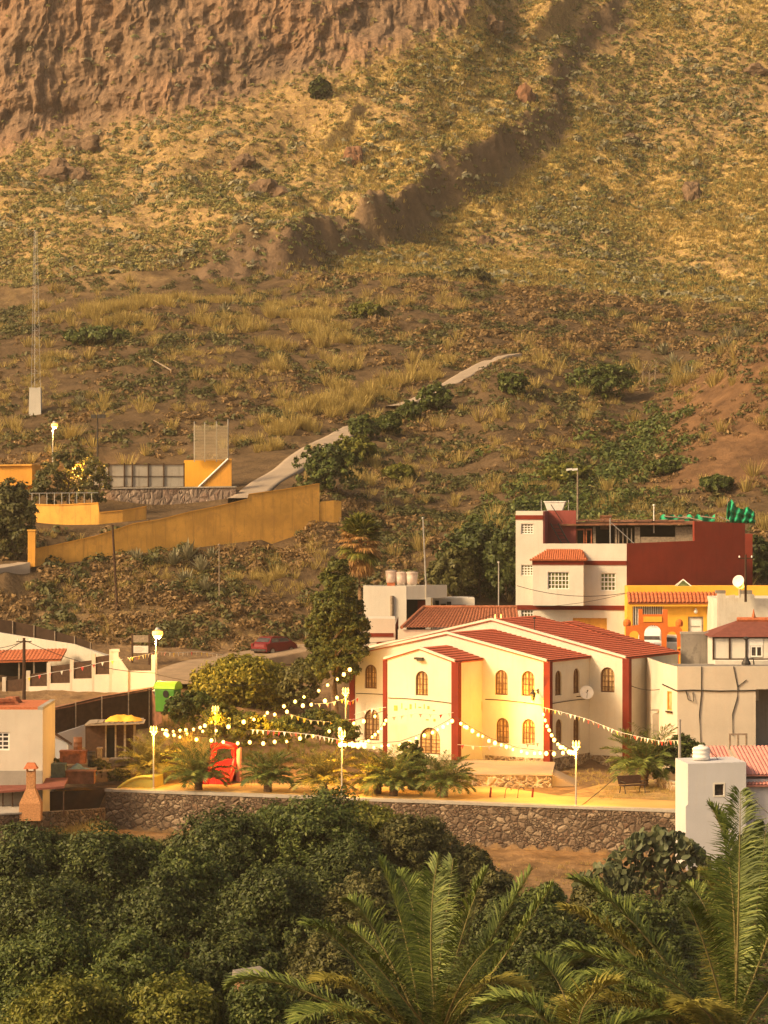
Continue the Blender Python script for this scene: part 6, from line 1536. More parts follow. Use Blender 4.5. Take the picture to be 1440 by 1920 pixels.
# ---- named trees and bushes about the village
p = onground(452, 186); p.z = ZP(1338, 186)
plant("round_bush", "big rounded yellow green bush before the red car", "bush", p, [(-.9, 0, 1.6, 2.1, 1.9, 1.6), (1.0, .2, 1.7, 2.1, 1.9, 1.7), (0, -.3, 2.3, 2.2, 1.9, 1.6), (-2.0, 0, 1.6, 1.2, 1.2, 1.2), (2.1, 0, 1.3, 1.3, 1.3, 1.2)], 760, 42, .14, MT['leafgoldlit'], 11, (1.8, .14, 6))
p = onground(566, 184); p.z = ZP(1322, 184)
plant("round_bush", "smaller dusty green bush at the foot of the tall tree", "bush", p, [(0, 0, 1.5, 1.25, 1.2, 1.4), (.4, 0, 2.3, .9, .9, .9), (-.5, .2, .8, 1.0, 1.0, .8)], 190, 38, .14, MT['leafolive'], 12, (1.5, .1, 5))
p = Vector((XP(628, 179), 179.0, ZP(1335, 179)))
kx = 179 / F
plant("tall_tree", "tall dark green tree standing at the church's left corner", "tree", p,
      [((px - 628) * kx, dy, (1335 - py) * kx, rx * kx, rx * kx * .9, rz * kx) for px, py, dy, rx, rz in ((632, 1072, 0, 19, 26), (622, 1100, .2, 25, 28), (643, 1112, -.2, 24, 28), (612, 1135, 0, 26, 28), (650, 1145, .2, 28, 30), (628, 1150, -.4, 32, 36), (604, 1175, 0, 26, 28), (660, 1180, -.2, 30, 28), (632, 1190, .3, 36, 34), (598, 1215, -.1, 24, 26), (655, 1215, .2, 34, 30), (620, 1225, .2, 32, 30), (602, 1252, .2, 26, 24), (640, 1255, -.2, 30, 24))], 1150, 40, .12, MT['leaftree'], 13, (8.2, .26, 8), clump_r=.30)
p = Vector((XP(675, 200), 200.0, gz(XP(675, 200), 200)))
# fan palm with a skirt of dead fronds
fpz = ZP(1006, 200) - p.z
fpm = thing("fan_palm", "tall fan palm with dead orange skirt fronds above the white houses", "palm", p)
m = MB(); m.tube([Vector((.05 * math.sin(k), 0, fpz * k / 7)) for k in range(8)], [.22, .17, .15, .14, .14, .14, .15, .17], 9); m.build("trunk", MT['palmtrunk'], fpm, True)
def fan_leaf(d, L, seed, droop):
    "one fan leaf on its stalk: segments radiating from the stalk's tip, tips bent down"
    r = random.Random(seed); d = Vector(d).normalized(); side = d.cross(Zv); side = side.normalized() if side.length > .05 else Vector((1, 0, 0)); up_ = side.cross(d)
    m = MB(); hub = d * L * .5 - Zv * droop * .15; ns = 21
    m.tube([Vector((0, 0, 0)), d * L * .25, hub], .022, 4)
    for k in range(ns):
        a = (k / (ns - 1) - .5) * 3.9; l = L * .62 * (1 - .25 * abs(a) / 2) * r.uniform(.9, 1.1)
        v = d * math.cos(a) + side * math.sin(a); w = v.cross(up_).normalized() * .10
        mid = hub + v * l * .6 + up_ * .04; tip = hub + v * l - Zv * droop * .35 * r.uniform(.6, 1.3)
        m.add([hub, mid + w, tip, mid - w], [(0, 1, 2, 3)])
    return m
for i in range(22):
    a = 2.4 * i; el = .25 + 1.2 * (i / 22); d = (math.cos(a) * math.cos(el), math.sin(a) * math.cos(el), math.sin(el))
    fan_leaf(d, 1.9, i, .5).build("frond", MT['leafyel'] if i % 3 else MT['leaftree'], fpm, loc=(0, 0, fpz))
for i in range(38):
    a = 2.4 * i + .5; el = .45 - 1.7 * (i / 38); d = (math.cos(a) * math.cos(el), math.sin(a) * math.cos(el), math.sin(el))
    fan_leaf(d, 1.6 + .3 * math.sin(PI * i / 38), 50 + i, .7).build("dead_frond", (MT['deadpalm'], MT['deadpalm'], MT['leafyel'])[i % 3], fpm, loc=(0, 0, fpz + .1 - 1.3 * i / 38))
# dark trees behind
for i, (px, top_, base_, Y, wpx, mt_, lab) in enumerate(((900, 985, 1110, 212, 75, 'leafdark', "broad dark tree filling the gap left of the tall town house"), (850, 1030, 1115, 210, 40, 'leafolive', "loose olive tree behind the white annex"), (948, 1000, 1105, 209, 34, 'leafdark', "narrow dark tree touching the town house wall"), (22, 910, 1045, 218, 42, 'midscrub', "dark shrub mass at the left edge beside the ochre pillar"), (1415, 1010, 1090, 215, 34, 'leafdark', "dark tree behind the dark red side wall's right end"))):
    p = Vector((XP(px, Y), Y, ZP(base_, Y))); k = Y / F; hh = (base_ - top_) * k; w_ = wpx * k
    plant("dark_tree", lab, "tree", p, [(-.45 * w_, 0, hh * .45, w_ * .65, w_ * .6, hh * .42), (.4 * w_, .2, hh * .5, w_ * .65, w_ * .6, hh * .45), (0, -.2, hh * .68, w_ * .7, w_ * .6, hh * .34), (0, 0, hh * .25, w_ * .95, w_ * .6, hh * .28)], 260, 34, .2, MT[mt_], 30 + i, (hh * .5, .15, 5))
# tree at the sports ground, lit from inside by its lamp
p = Vector((XP(128, 229), 229.0, ZP(955, 229))); k = 229 / F
plant("pepper_tree", "drooping tree around the burning lamp at the sports ground", "tree", p, [((px - 128) * k, dy, (955 - py) * k, rx * k, rx * k, rz * k) for px, py, dy, rx, rz in ((92, 905, 0, 34, 30), (112, 875, .6, 30, 26), (172, 890, .4, 30, 34), (185, 915, 0, 22, 28), (85, 925, -.2, 30, 24), (130, 915, 1.2, 30, 30), (140, 862, .8, 24, 18), (165, 930, -.3, 24, 20))], 240, 26, .16, MT['leafolive'], 41, (3.2, .14, 7), clump_r=.3)
# shrubs in the planting behind the plaza
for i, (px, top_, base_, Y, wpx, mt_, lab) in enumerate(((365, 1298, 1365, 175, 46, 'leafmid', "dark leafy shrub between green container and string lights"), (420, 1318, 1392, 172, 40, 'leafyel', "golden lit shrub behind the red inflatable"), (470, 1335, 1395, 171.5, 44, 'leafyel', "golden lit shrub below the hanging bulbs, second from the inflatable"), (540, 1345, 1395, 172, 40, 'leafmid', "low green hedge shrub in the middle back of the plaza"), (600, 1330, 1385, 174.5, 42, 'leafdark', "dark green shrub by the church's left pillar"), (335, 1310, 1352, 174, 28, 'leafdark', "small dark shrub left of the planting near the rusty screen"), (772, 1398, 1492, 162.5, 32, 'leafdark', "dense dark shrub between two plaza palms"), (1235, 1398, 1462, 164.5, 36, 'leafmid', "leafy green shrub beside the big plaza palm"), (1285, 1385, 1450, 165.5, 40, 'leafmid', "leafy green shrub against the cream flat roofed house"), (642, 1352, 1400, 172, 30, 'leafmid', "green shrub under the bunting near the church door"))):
    p = Vector((XP(px, Y), Y, ZP(base_, Y))); k = Y / F; hh = (base_ - top_) * k; w_ = wpx * k
    plant("garden_shrub", lab, "shrub", p, [(-.35 * w_, 0, hh * .5, w_ * .6, w_ * .6, hh * .48), (.4 * w_, .1, hh * .45, w_ * .6, w_ * .6, hh * .45), (0, -.1, hh * .65, w_ * .6, w_ * .5, hh * .38)], 130, 34, .11, MT[mt_], 60 + i, (hh * .5, .06, 5))

for i, (px, py, Y, lab) in enumerate(tuft_bed):
    k = Y / F; plant("weed_clump", lab, "weeds", P(px, py, Y), [(-.25, 0, .25, .4, .4, .35), (.3, .05, .2, .4, .35, .3), (0, -.1, .4, .3, .3, .3)], 60, 30, .09, MT['leafolive'], 90 + i, (.3, .03, 4))

# ---- date palms: each frond a bent rachis with two rows of leaflets
def frond_mesh(P0, P1, P2, n=70, ll=.42, w=.018, droop=.25, vee=.5, seed=0, mat=None, upv=None, r0=.03, start=.16):
    rr = np.random.default_rng(seed)
    P0, P1, P2 = (np.array(p, float) for p in (P0, P1, P2))
    B = lambda t: ((1 - t) ** 2)[:, None] * P0 + (2 * t * (1 - t))[:, None] * P1 + (t ** 2)[:, None] * P2
    T = lambda t: (2 * (1 - t))[:, None] * (P1 - P0) + (2 * t)[:, None] * (P2 - P1)
    t = np.linspace(start, .995, n); c = B(t); tg = T(t); tg /= np.linalg.norm(tg, axis=1)[:, None]
    up_ = np.array([0, 0, 1.0]) if upv is None else np.array(upv, float)
    sd = np.cross(tg, up_); ln_ = np.linalg.norm(sd, axis=1)[:, None]; sd = np.where(ln_ > .15, sd / np.maximum(ln_, 1e-6), np.array([1.0, 0, 0])); nn = np.cross(sd, tg)
    prof = np.clip(np.sin(PI * (.10 + .86 * (t - start) / (1 - start))) ** .6, .15, 1)
    V = []; 
    for s_ in (-1, 1):
        l = (ll * prof * rr.uniform(.72, 1.15, n) * np.where(rr.random(n) < .05, .3, 1))[:, None]
        lean = .30 + .50 * ((t - start) / (1 - start))[:, None]
        d = sd * s_ * (1 - .35 * lean) + tg * lean + nn * vee * rr.uniform(.2, 1.5, (n, 1)) + rr.normal(0, .11, (n, 3)); d /= np.linalg.norm(d, axis=1)[:, None]
        wv = np.cross(d, nn); wv /= np.linalg.norm(wv, axis=1)[:, None] + 1e-9; wv = wv * .6 + nn * .5 * s_; wv *= w
        b0 = c; mid = c + d * l * .55 + np.array([0, 0, -1]) * droop * l * .12; tip = c + d * l + np.array([0, 0, -1]) * droop * l * rr.uniform(.4, 1.1, (n, 1))
        V.append(np.stack([b0 - wv * .4, mid - wv, tip, mid + wv], 1))
    V = np.concatenate(V).reshape(-1, 3); Fq = np.arange(len(V)).reshape(-1, 4)
    tt = np.linspace(0, 1, 12); cc = B(tt); m = MB(); m.tube([Vector(p) for p in cc], [r0 * (1 - .85 * x) for x in tt], 5)
    k = len(V); RV = np.array(m.v, float); rf = [f for f in m.f if len(f) == 4]
    o = np_obj("frond", np.concatenate([V, RV]), np.concatenate([Fq, np.array(rf) + k]), mat or MT['palm'])
    o.data.materials.append(MT['rachis'])
    mi = np.zeros(len(Fq) + len(rf), dtype=np.int32); mi[len(Fq):] = 1; o.data.polygons.foreach_set("material_index", mi)
    return o
def small_palm(label, loc, L, nf, trunk_h, seed, mat, group=None, proto=None):
    o = thing("date_palm", label, "palm", loc, seed * 1.3, group)
    rr = random.Random(seed)
    m = MB(); prof = [(.20, -.3), (.26, 0)]
    for k in range(5): z = trunk_h * (k + 1) / 5; prof += [(.22, z - trunk_h * .1), (.27, z)]
    prof += [(.18, trunk_h + .18), (.05, trunk_h + .3)]
    m.lathe((0, 0, 0), prof, 12); m.build("trunk", MT['palmtrunk'], o)
    for i in range(nf):
        a = 2.39996 * i; f_ = i / nf
        el = R(88 - 62 * f_ + rr.uniform(-6, 6)); l = L * rr.uniform(.85, 1.1) * (.8 + .2 * math.sin(PI * min(1, f_ + .3)))
        u = Vector((math.cos(a), math.sin(a), 0)); p0 = Vector((0, 0, trunk_h + .1)) + u * .1
        p1 = p0 + (u * math.cos(el) + Zv * math.sin(el)) * l * .55
        el2 = el - R(45 + 35 * f_); p2 = p1 + (u * math.cos(el2) + Zv * math.sin(el2)) * l * .5
        fo = frond_mesh(p0, p1, p2, 46, L * .27, .030, .4, .35, seed * 50 + i, mat, r0=.022); fo.parent = o
    return o
PAL = ((280, 1472, 166.3, 2.5, .7, 'palmgoldlit', "golden lit date palm leaning out at the plaza's left corner"), (372, 1482, 162.2, 2.5, .45, 'palm', "dark date palm in front of the red inflatable"), (502, 1487, 161.2, 2.1, .45, 'palm', "date palm on the plaza, first one right of the red inflatable"), (606, 1491, 160.4, 2.4, .35, 'palmgoldlit', "golden lit date palm left of the lamp pole in the middle of the plaza"), (708, 1494, 160.2, 2.0, .4, 'palmgoldlit', "low golden lit date palm below the brightest string of bulbs"), (738, 1495, 159.0, 2.3, .45, 'palm', "date palm left of the dense dark shrub on the plaza"), (832, 1502, 158.2, 2.3, .5, 'palm', "dark date palm right of the dense shrub, before the terrace"), (1208, 1472, 163.5, 2.9, .8, 'palm', "biggest date palm, standing by the bench right of the church"))
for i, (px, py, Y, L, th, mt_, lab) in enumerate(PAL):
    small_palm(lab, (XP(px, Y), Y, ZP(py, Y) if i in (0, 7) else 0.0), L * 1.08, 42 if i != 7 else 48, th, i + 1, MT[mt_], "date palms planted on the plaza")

# ---- two big palms near the camera
def big_palm(label, base, crown_z, fronds, seed):
    o = thing("date_palm", label, "palm", (base[0], base[1], base[2]))
    h = crown_z - base[2]
    m = MB(); prof = [(.42, -.4), (.34, .2)]
    n = max(4, int(h / .35))
    for k in range(n): z = .2 + (h - .3) * (k + 1) / n; prof += [(.27, z - .14), (.34, z)]
    prof += [(.3, h + .1), (.1, h + .35)]
    m.lathe((0, 0, 0), prof, 16); m.build("trunk", MT['palmtrunk'], o)
    rr = random.Random(seed); b = Vector(base)
    for i, (mx, my, mdy, tx_, ty_, tdy, gold) in enumerate(fronds):
        Y0 = base[1]
        p0 = Vector((rr.uniform(-.15, .15), rr.uniform(-.15, .15), h + rr.uniform(-.1, .25)))
        p2 = P(tx_, ty_, Y0 + tdy) - b
        pm = P(mx, my, Y0 + mdy) - b                               # the frond passes through this point half way
        p1 = pm * 2 - (p0 + p2) * .5
        fo = frond_mesh(p0, p1, p2, 225, .68, .017, .3, .28, seed * 100 + i, MT['palmgoldlit'] if gold else MT['palm'], r0=.028, start=.10); fo.parent = o
    return o
YA, YB = 50.0, 46.0
za, zb2 = ZP(1990, YA), ZP(1975, YB)
xa, xb = XP(815, YA), XP(1365, YB)
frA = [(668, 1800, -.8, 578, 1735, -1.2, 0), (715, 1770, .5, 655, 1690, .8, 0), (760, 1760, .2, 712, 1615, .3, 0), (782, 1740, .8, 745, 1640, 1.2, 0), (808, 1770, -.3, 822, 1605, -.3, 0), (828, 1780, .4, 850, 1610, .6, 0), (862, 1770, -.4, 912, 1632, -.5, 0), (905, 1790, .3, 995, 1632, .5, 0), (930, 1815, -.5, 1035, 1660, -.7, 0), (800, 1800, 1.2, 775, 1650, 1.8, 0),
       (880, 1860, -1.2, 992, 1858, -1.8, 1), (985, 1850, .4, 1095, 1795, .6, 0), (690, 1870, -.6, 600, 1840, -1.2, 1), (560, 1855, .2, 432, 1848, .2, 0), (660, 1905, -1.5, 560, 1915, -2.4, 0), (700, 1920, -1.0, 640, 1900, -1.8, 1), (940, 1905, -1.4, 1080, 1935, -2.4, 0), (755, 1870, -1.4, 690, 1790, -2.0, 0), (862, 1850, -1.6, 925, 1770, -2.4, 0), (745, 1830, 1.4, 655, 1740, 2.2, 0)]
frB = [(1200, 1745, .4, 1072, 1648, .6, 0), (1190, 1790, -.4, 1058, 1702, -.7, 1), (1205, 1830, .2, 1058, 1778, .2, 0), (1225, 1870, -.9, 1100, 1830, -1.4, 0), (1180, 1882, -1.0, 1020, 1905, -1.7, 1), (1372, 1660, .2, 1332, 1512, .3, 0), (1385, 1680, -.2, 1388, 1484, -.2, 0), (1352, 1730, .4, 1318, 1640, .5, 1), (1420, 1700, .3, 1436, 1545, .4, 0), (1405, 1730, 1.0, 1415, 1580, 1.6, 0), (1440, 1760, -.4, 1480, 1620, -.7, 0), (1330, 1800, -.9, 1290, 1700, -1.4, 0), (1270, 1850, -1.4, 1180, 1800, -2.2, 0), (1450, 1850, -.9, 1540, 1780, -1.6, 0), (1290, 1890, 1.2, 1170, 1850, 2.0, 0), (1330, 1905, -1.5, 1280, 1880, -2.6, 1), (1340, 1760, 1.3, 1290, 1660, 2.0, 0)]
gA, gB = gz(xa, YA), gz(xb, YB)
big_palm("large date palm in the lower middle, fronds fanning upward", (xa, YA, gA), za, frA, 3)
big_palm("large date palm in the lower right corner, fronds arching left", (xb, YB, gB), zb2, frB, 4)
yc = 43.0
big_palm("date palm cut by the lower edge between the two large ones", (XP(1075, yc), yc, gz(XP(1075, yc), yc)), ZP(2060, yc), [(1010, 1900, .2, 900, 1885, .2, 0), (1090, 1900, -.3, 1155, 1842, -.5, 1), (1120, 1945, .3, 1250, 1905, .5, 0), (1000, 1950, -.8, 880, 1945, -1.2, 0), (1065, 1890, .8, 1010, 1800, 1.2, 0)], 5)

# ---- the thicket below the wall: one shrub after another, each its own lobes
th = [(60, 1545, 128, 170, 'leafdark', "dark green shrub below the barbecue, at the left edge"), (190, 1560, 127, 170, 'leafdark', "dark green shrub below the left end of the stone wall"), (420, 1530, 130, 190, 'leafdark', "tall dark shrub overgrowing the stone wall's left half"), (590, 1500, 131, 200, 'leafmid', "tallest thicket shrub, reaching over the wall under the golden lit palm"), (760, 1535, 132, 150, 'leafolive', "olive brown shrub before the wall's middle"), (870, 1590, 133, 110, 'leafolive', "low olive shrub at the edge of the bare red ground"),
      (250, 1572, 138, 130, 'leafmid', "shrub hugging the stone wall's left end"), (330, 1570, 140, 110, 'leafolive', "dry yellowish shrub against the stone wall between two dark ones"), (510, 1512, 140, 150, 'leafmid', "green shrub pressed against the wall left of the tallest one"), (690, 1508, 141, 140, 'leafyel', "yellowish shrub against the wall right of the tallest one"), (810, 1560, 141, 110, 'leafolive', "olive shrub against the wall where the bare ground begins"), (130, 1590, 134, 150, 'leafmid', "green shrub between the two dark ones at the left"), (350, 1600, 126, 150, 'leafmid', "green shrub in a dip before the wall's left third"), (640, 1580, 126, 150, 'leafdark', "dark shrub in front of the tallest thicket shrub"), (20, 1590, 122, 120, 'leafdark', "dark shrub cut by the left edge below the low wall"),
      (915, 1632, 128, 90, 'leafolive', "low olive shrub on the bare red ground's left side"), (1015, 1668, 122, 110, 'leafmid', "green shrub at the lower edge of the bare red ground"), (1110, 1655, 125, 90, 'leafolive', "low olive shrub left of the prickly pears"),
      (70, 1640, 116, 200, 'leafdark', "dark shrub in the second row by the left edge"), (300, 1640, 117, 190, 'leafdark', "dark shrub in the middle of the thicket's left half"), (500, 1630, 117, 190, 'leafdark', "dark shrub in the thicket's centre, above the small stone hut"), (690, 1640, 118, 170, 'leafolive', "brownish green shrub behind the left fronds of the middle palm"),
      (80, 1720, 103, 230, 'leafmid', "fresh green rounded shrub low at the left edge"), (250, 1755, 101, 200, 'leafmid', "fresh green rounded shrub right of the lowest left one"), (420, 1740, 104, 150, 'leafdark', "dark shrub left of the small stone hut"), (600, 1770, 104, 150, 'leafolive', "twiggy olive shrub right of the small stone hut"), (940, 1690, 112, 150, 'leafdark', "dark shrub behind the middle palm's right fronds"), (1040, 1740, 104, 150, 'leafdark', "dark shrub between the two large palms"),
      (120, 1850, 90, 210, 'leafyel', "yellow green shrub at the bottom left corner"), (330, 1855, 90, 180, 'leafyel', "yellow green shrub along the bottom edge left of the palm"), (480, 1850, 91, 150, 'leafmid', "green shrub along the bottom edge by the palm's low frond"), (1180, 1690, 118, 150, 'leafmid', "green shrub behind the right palm's arching fronds"), (1290, 1660, 122, 120, 'leafdark', "dark shrub between prickly pear and right palm"), (1400, 1600, 132, 120, 'leafdark', "dark shrub under the small white house"), (730, 1760, 96, 160, 'leafdark', "dark shrub directly behind the middle palm"), (880, 1800, 90, 170, 'leafdark', "dark shrub low between middle palm and its right neighbour"), (1240, 1790, 92, 170, 'leafdark', "dark shrub low behind the right palm")]
TH = "shrubs of the thicket below the stone wall"
for i, (px, top_, Y, wpx, mt_, lab) in enumerate(th):
    x = XP(px, Y); g_ = gz(x, Y); k = Y / F; zt_ = ZP(top_, Y); hh = max(1.6, zt_ - g_); w_ = wpx * k * .74
    rr = random.Random(200 + i); bl = []
    for j in range(9):
        a = 2.4 * j; q_ = (.15 + .62 * (j / 9)) * w_
        zc_ = g_ + hh * (rr.uniform(.66, .80) if j < 4 else rr.uniform(.34, .62))
        bl.append((math.cos(a) * q_, math.sin(a) * q_ * .8, zc_ - g_, w_ * rr.uniform(.34, .5), w_ * rr.uniform(.34, .46), hh * rr.uniform(.20, .28)))
    plant("thicket_shrub", lab, "shrub", (x, Y, g_), bl, 640, 54, .078 + .0005 * (Y - 90), MT[mt_], 300 + i, (hh * .55, .10, 6), TH, clump_r=.34)
# undergrowth closing the gaps between the shrubs
r = np.random.default_rng(5); n = 110000
yy = r.uniform(84, 146, n); pxx = r.uniform(-120, 1560, n); xx = (pxx - 720) / F * yy
keep = ~((yy > 128) & (pxx > 880) & (pxx < 1130)); xx, yy = xx[keep], yy[keep]
base = ground_z(xx, yy); hgt = (.25 + 1.0 * r.random(len(xx)) ** 1.6) * (.5 + .8 * sstep(-.2, .5, fbm(xx / 4, yy / 4, oct=3, seed=77))) * (1 - .6 * sstep(135, 146, yy))
C = np.stack([xx, yy, base + hgt * r.random(len(xx))], 1); Nn = r.normal(0, .5, (len(xx), 3)) + np.array([0, -.2, 1])
V, Fq = leaf_quads(C, Nn, .12, 6); tag(np_obj("undergrowth", V, Fq, MT['leafdark']), "dark leafy undergrowth between the shrubs", "undergrowth", kind="stuff")
# small stone hut corner in the thicket
hp_ = Vector((XP(472, 101), 101.0, ZP(1834, 101))); hut = thing("stone_hut", "small pinkish stone hut corner half buried in the thicket", "hut", hp_, .5)
m = MB(); m.box(-.5, -.4, -2.5, .5, .4, 0); m.build("wall", MT['redrock'], hut); m = MB(); m.hexa([(-.58, -.48, .003), (.58, -.48, .003), (.58, .48, .003), (-.58, .48, .003), (-.55, -.45, .10), (.55, -.45, .16), (.55, .45, .34), (-.55, .45, .28)]); m.build("roof", MT['darkconc'], hut)

# ---- prickly pear by the wall's right end
def prickly(label, cx_px, base_py, Y, wpx, hpx, seed):
    k = Y / F; p = Vector((XP(cx_px, Y), Y, 0)); p.z = ZP(base_py, Y); o = thing("prickly_pear", label, "cactus", p); r = np.random.default_rng(seed); V = []; Fs = []
    n = int(wpx * hpx / 38); kk = 9
    for i in range(n):
        u = r.uniform(-1, 1); h_ = r.random() ** .8 * (1 - .55 * u * u) * hpx * k
        c = np.array([u * wpx * .5 * k, r.uniform(-.5, .5) * min(wpx, 90) * k * .6 - h_ * .15, h_])
        a = r.normal(0, 1, 3); a[2] = abs(a[2]) + .6; a /= np.linalg.norm(a); nn = np.cross(a, r.normal(0, 1, 3)); nn[1] -= .7; nn /= np.linalg.norm(nn); b = np.cross(nn, a); b /= np.linalg.norm(b)
        L, W = r.uniform(.16, .27), r.uniform(.10, .17); st_ = len(V)
        for s_ in (-.022, .022):
            for j in range(kk): t = 2 * PI * j / kk; V.append(c + a * L * math.cos(t) + b * W * math.sin(t) * (1 - .15 * math.cos(t)) + nn * s_)
        for j in range(kk): Fs.append((st_ + j, st_ + (j + 1) % kk, st_ + kk + (j + 1) % kk, st_ + kk + j))
        for s_ in (0, kk): Fs += [(st_ + s_, st_ + s_ + j, st_ + s_ + j + 1, st_ + s_ + j + 1) for j in range(1, kk - 1)]
    m = MB(); m.add(V, [tuple(dict.fromkeys(f)) for f in Fs]); m.build("crown", MT['cactus'], o); m = MB(); m.tube([(0, 0, -.4), (.1, 0, .5)], [.16, .12], 7); m.build("trunk", MT['bark'], o)
    return o
prickly("big prickly pear thicket against the right end of the stone wall", 1235, 1672, 138, 200, 120, 1)
prickly("smaller prickly pear on the left flank of the big one", 1130, 1690, 136, 110, 70, 2)
prickly("prickly pear at the foot of the small white house", 1420, 1620, 140, 90, 70, 3)
# ================================================================ HILLSIDE PLANTS AND ROCKS
RS = np.random.default_rng(42)
flat_ = lambda a: np.broadcast_to(a, YY.shape).ravel()
f_px, f_Y, f_py = flat_(PP), flat_(YY), flat_(PYf)
f_x, f_y, f_z = flat_(tx), flat_(ty), flat_(tz)
f_cliff, f_scarp, f_gold, f_goldf, f_red, f_lemon = (flat_(a) for a in (cliff, scarp, gold, goldf, redbank, lemon))
inview = (f_px > -140) & (f_px < 1580) & (f_py > -140) & (f_py < 1240)
area = np.gradient(YY, axis=0).ravel() * f_Y                      # ground area each grid point stands for
roadm = np.zeros(f_x.shape, bool)
for o_ in bpy.data.objects:                                       # keep the roads clear
    if o_.name in ("ramp_road", "concrete_track", "concrete_track.001", "dirt_road", "village_road"):
        vv = np.array([v.co[:2] for v in o_.data.vertices])[::3]
        for v in vv: roadm |= (np.abs(f_x - v[0]) < 1.0) & (np.abs(f_y - v[1]) < 1.0)
court_m = flat_(court) > .3
ok_ = inview & ~roadm & ~court_m
def pick(w, n):
    w = np.where(ok_, w, 0) * area; w = w / w.sum(); return RS.choice(len(w), n, p=w)
def tufts(name, ids, n, size, hgt, wid, mat, label, seed, spread=.35, lean=.8):
    "grass tussocks: n blades leaning out from every foot"
    r = np.random.default_rng(seed); k = len(ids)
    c = np.stack([f_x[ids], f_y[ids], f_z[ids]], 1) + r.normal(0, .18, (k, 3)) * [1, 1, 0]
    s = size * r.uniform(.55, 1.5, (k, 1, 1)); a = r.uniform(0, 2 * PI, (k, n, 1)); q_ = r.random((k, n, 1)) ** .6
    d = np.concatenate([np.cos(a) * q_ * lean, np.sin(a) * q_ * lean, np.ones_like(a)], 2)
    b0 = c[:, None, :] + np.concatenate([np.cos(a), np.sin(a), 0 * a], 2) * q_ * spread * s - [0, 0, .08]
    tip = b0 + d * hgt * s * r.uniform(.6, 1.15, (k, n, 1))
    w = np.concatenate([-np.sin(a), np.cos(a), 0 * a], 2) * wid * s
    V = np.stack([b0 - w, b0 + w, tip + w * .3, tip - w * .3], 2).reshape(-1, 3)
    return tag(np_obj(name, V, np.arange(len(V)).reshape(-1, 4), mat), label, None, kind="stuff")
def domes(name, ids, n, size, leaf, mat, label, seed, tall=.75):
    "low cushion bushes: leaves on and under a dome"
    r = np.random.default_rng(seed); k = len(ids)
    c = np.stack([f_x[ids], f_y[ids], f_z[ids]], 1)
    s = size * r.uniform(.5, 1.6, (k, 1, 1))
    d = r.normal(0, 1, (k, n, 3)); d[..., 2] = np.abs(d[..., 2]); d /= np.linalg.norm(d, axis=2)[..., None]
    p = c[:, None, :] + d * s * r.uniform(.7, 1.05, (k, n, 1)) * [1, 1, tall]
    V, Fq = leaf_quads(p.reshape(-1, 3), d.reshape(-1, 3), 1.0, seed + 1, .35)
    ctr = np.repeat(p.reshape(-1, 3), 4, axis=0); sc_ = np.repeat(np.repeat(s.reshape(-1), n), 4)[:, None] * leaf
    return tag(np_obj(name, ctr + (V - ctr) * sc_, Fq, mat), label, None, kind="stuff")
farm = (f_Y > 376).astype(float); nocl = (1 - .9 * f_cliff) * (1 - .45 * f_scarp)
clump = np.clip(.75 + fbm(f_x / 9, f_y / 9, oct=3, seed=90), .2, 2)
clump2 = np.clip(.55 + fbm(f_x / 14 + 9, f_y / 14, oct=3, seed=93), .02, 2)
domes("scrub", pick(farm * nocl * clump, 17000), 16, .42, .46, MT['scrubfar'], "olive scrub covering the sunlit mountain slope", 1)
domes("scrub", pick(farm * nocl * clump2 * np.where(f_px > 500, 1, .5), 4500), 18, .46, .44, MT['scrubgreen'], "dark green scrub dotted over the mountain slope", 2)
domes("scrub", pick(farm * (1 - .75 * f_cliff) * clump2, 1000), 22, .80, .40, MT['leafgrey'], "grey green spurge cushions on the mountain slope", 3)
tufts("dry_grass", pick(farm * nocl * (.15 + f_goldf * 1.6 + f_lemon), 30000), 9, .62, .75, .085, MT['drygrass'], "golden dry grass on the mountain slope", 4)
midm = ((f_Y > 212) & (f_Y <= 376)).astype(float)
tufts("dry_grass", pick(midm * (f_gold + .08) * np.clip(.05 + fbm(f_x / 4, f_y / 4, oct=2, seed=95), .01, 2), 1150), 70, .95, 1.05, .026, MT['drygrass'], "golden grass tussocks on the brown knoll", 5)
tufts("dry_grass", pick(midm * (f_Y < 300) * np.clip(fbm(f_x / 7, f_y / 7, oct=3, seed=97) + .15, 0, 2) * (1 - .7 * f_red), 1500), 40, .6, .9, .026, MT['drygrass'], "straw coloured tufts on the lower hillside", 6)
ridge = midm * ((f_py < 690) & (f_py > 505) & (f_px > 560)) 
domes("scrub", pick(ridge * np.clip(.3 + fbm(f_x / 6, f_y / 6, oct=2, seed=98), .02, 2), 800), 44, .75, .26, MT['spurge'], "brown cushion bushes on the second ridge", 7, .8)
domes("scrub", pick(midm * (1 - .45 * f_red) * np.clip(.1 + fbm(f_x / 6, f_y / 6, oct=3, seed=99), .05, 2), 5600), 28, .50, .30, MT['midscrub'], "small olive scrub over the brown hillside", 8)
domes("scrub", pick(midm * (1 - .45 * f_red) * np.clip(.1 + fbm(f_x / 5, f_y / 5, oct=3, seed=101), .01, 2) * (f_Y < 345), 3600), 26, .42, .32, MT['midspurge'], "dry brown scrub over the brown hillside", 9)
grn = midm * np.exp(-((f_py - (900 + (f_px - 1150) * -.55)) / 60) ** 2) * (f_px > 880) * (f_px < 1440) * (1 - f_red)
domes("scrub", pick(grn * clump, 520), 60, .75, .22, MT['leafmid'], "green scrub along the gully on the right", 10, .9)
low = ((f_Y > 203) & (f_Y < 236) & (f_px < 980)).astype(float)
domes("scrub", pick(low * np.clip(.35 + fbm(f_x / 4, f_y / 4, oct=3, seed=103), .02, 2), 1500), 40, .48, .26, MT['midspurge'], "dry scrub on the slope above the village", 11)
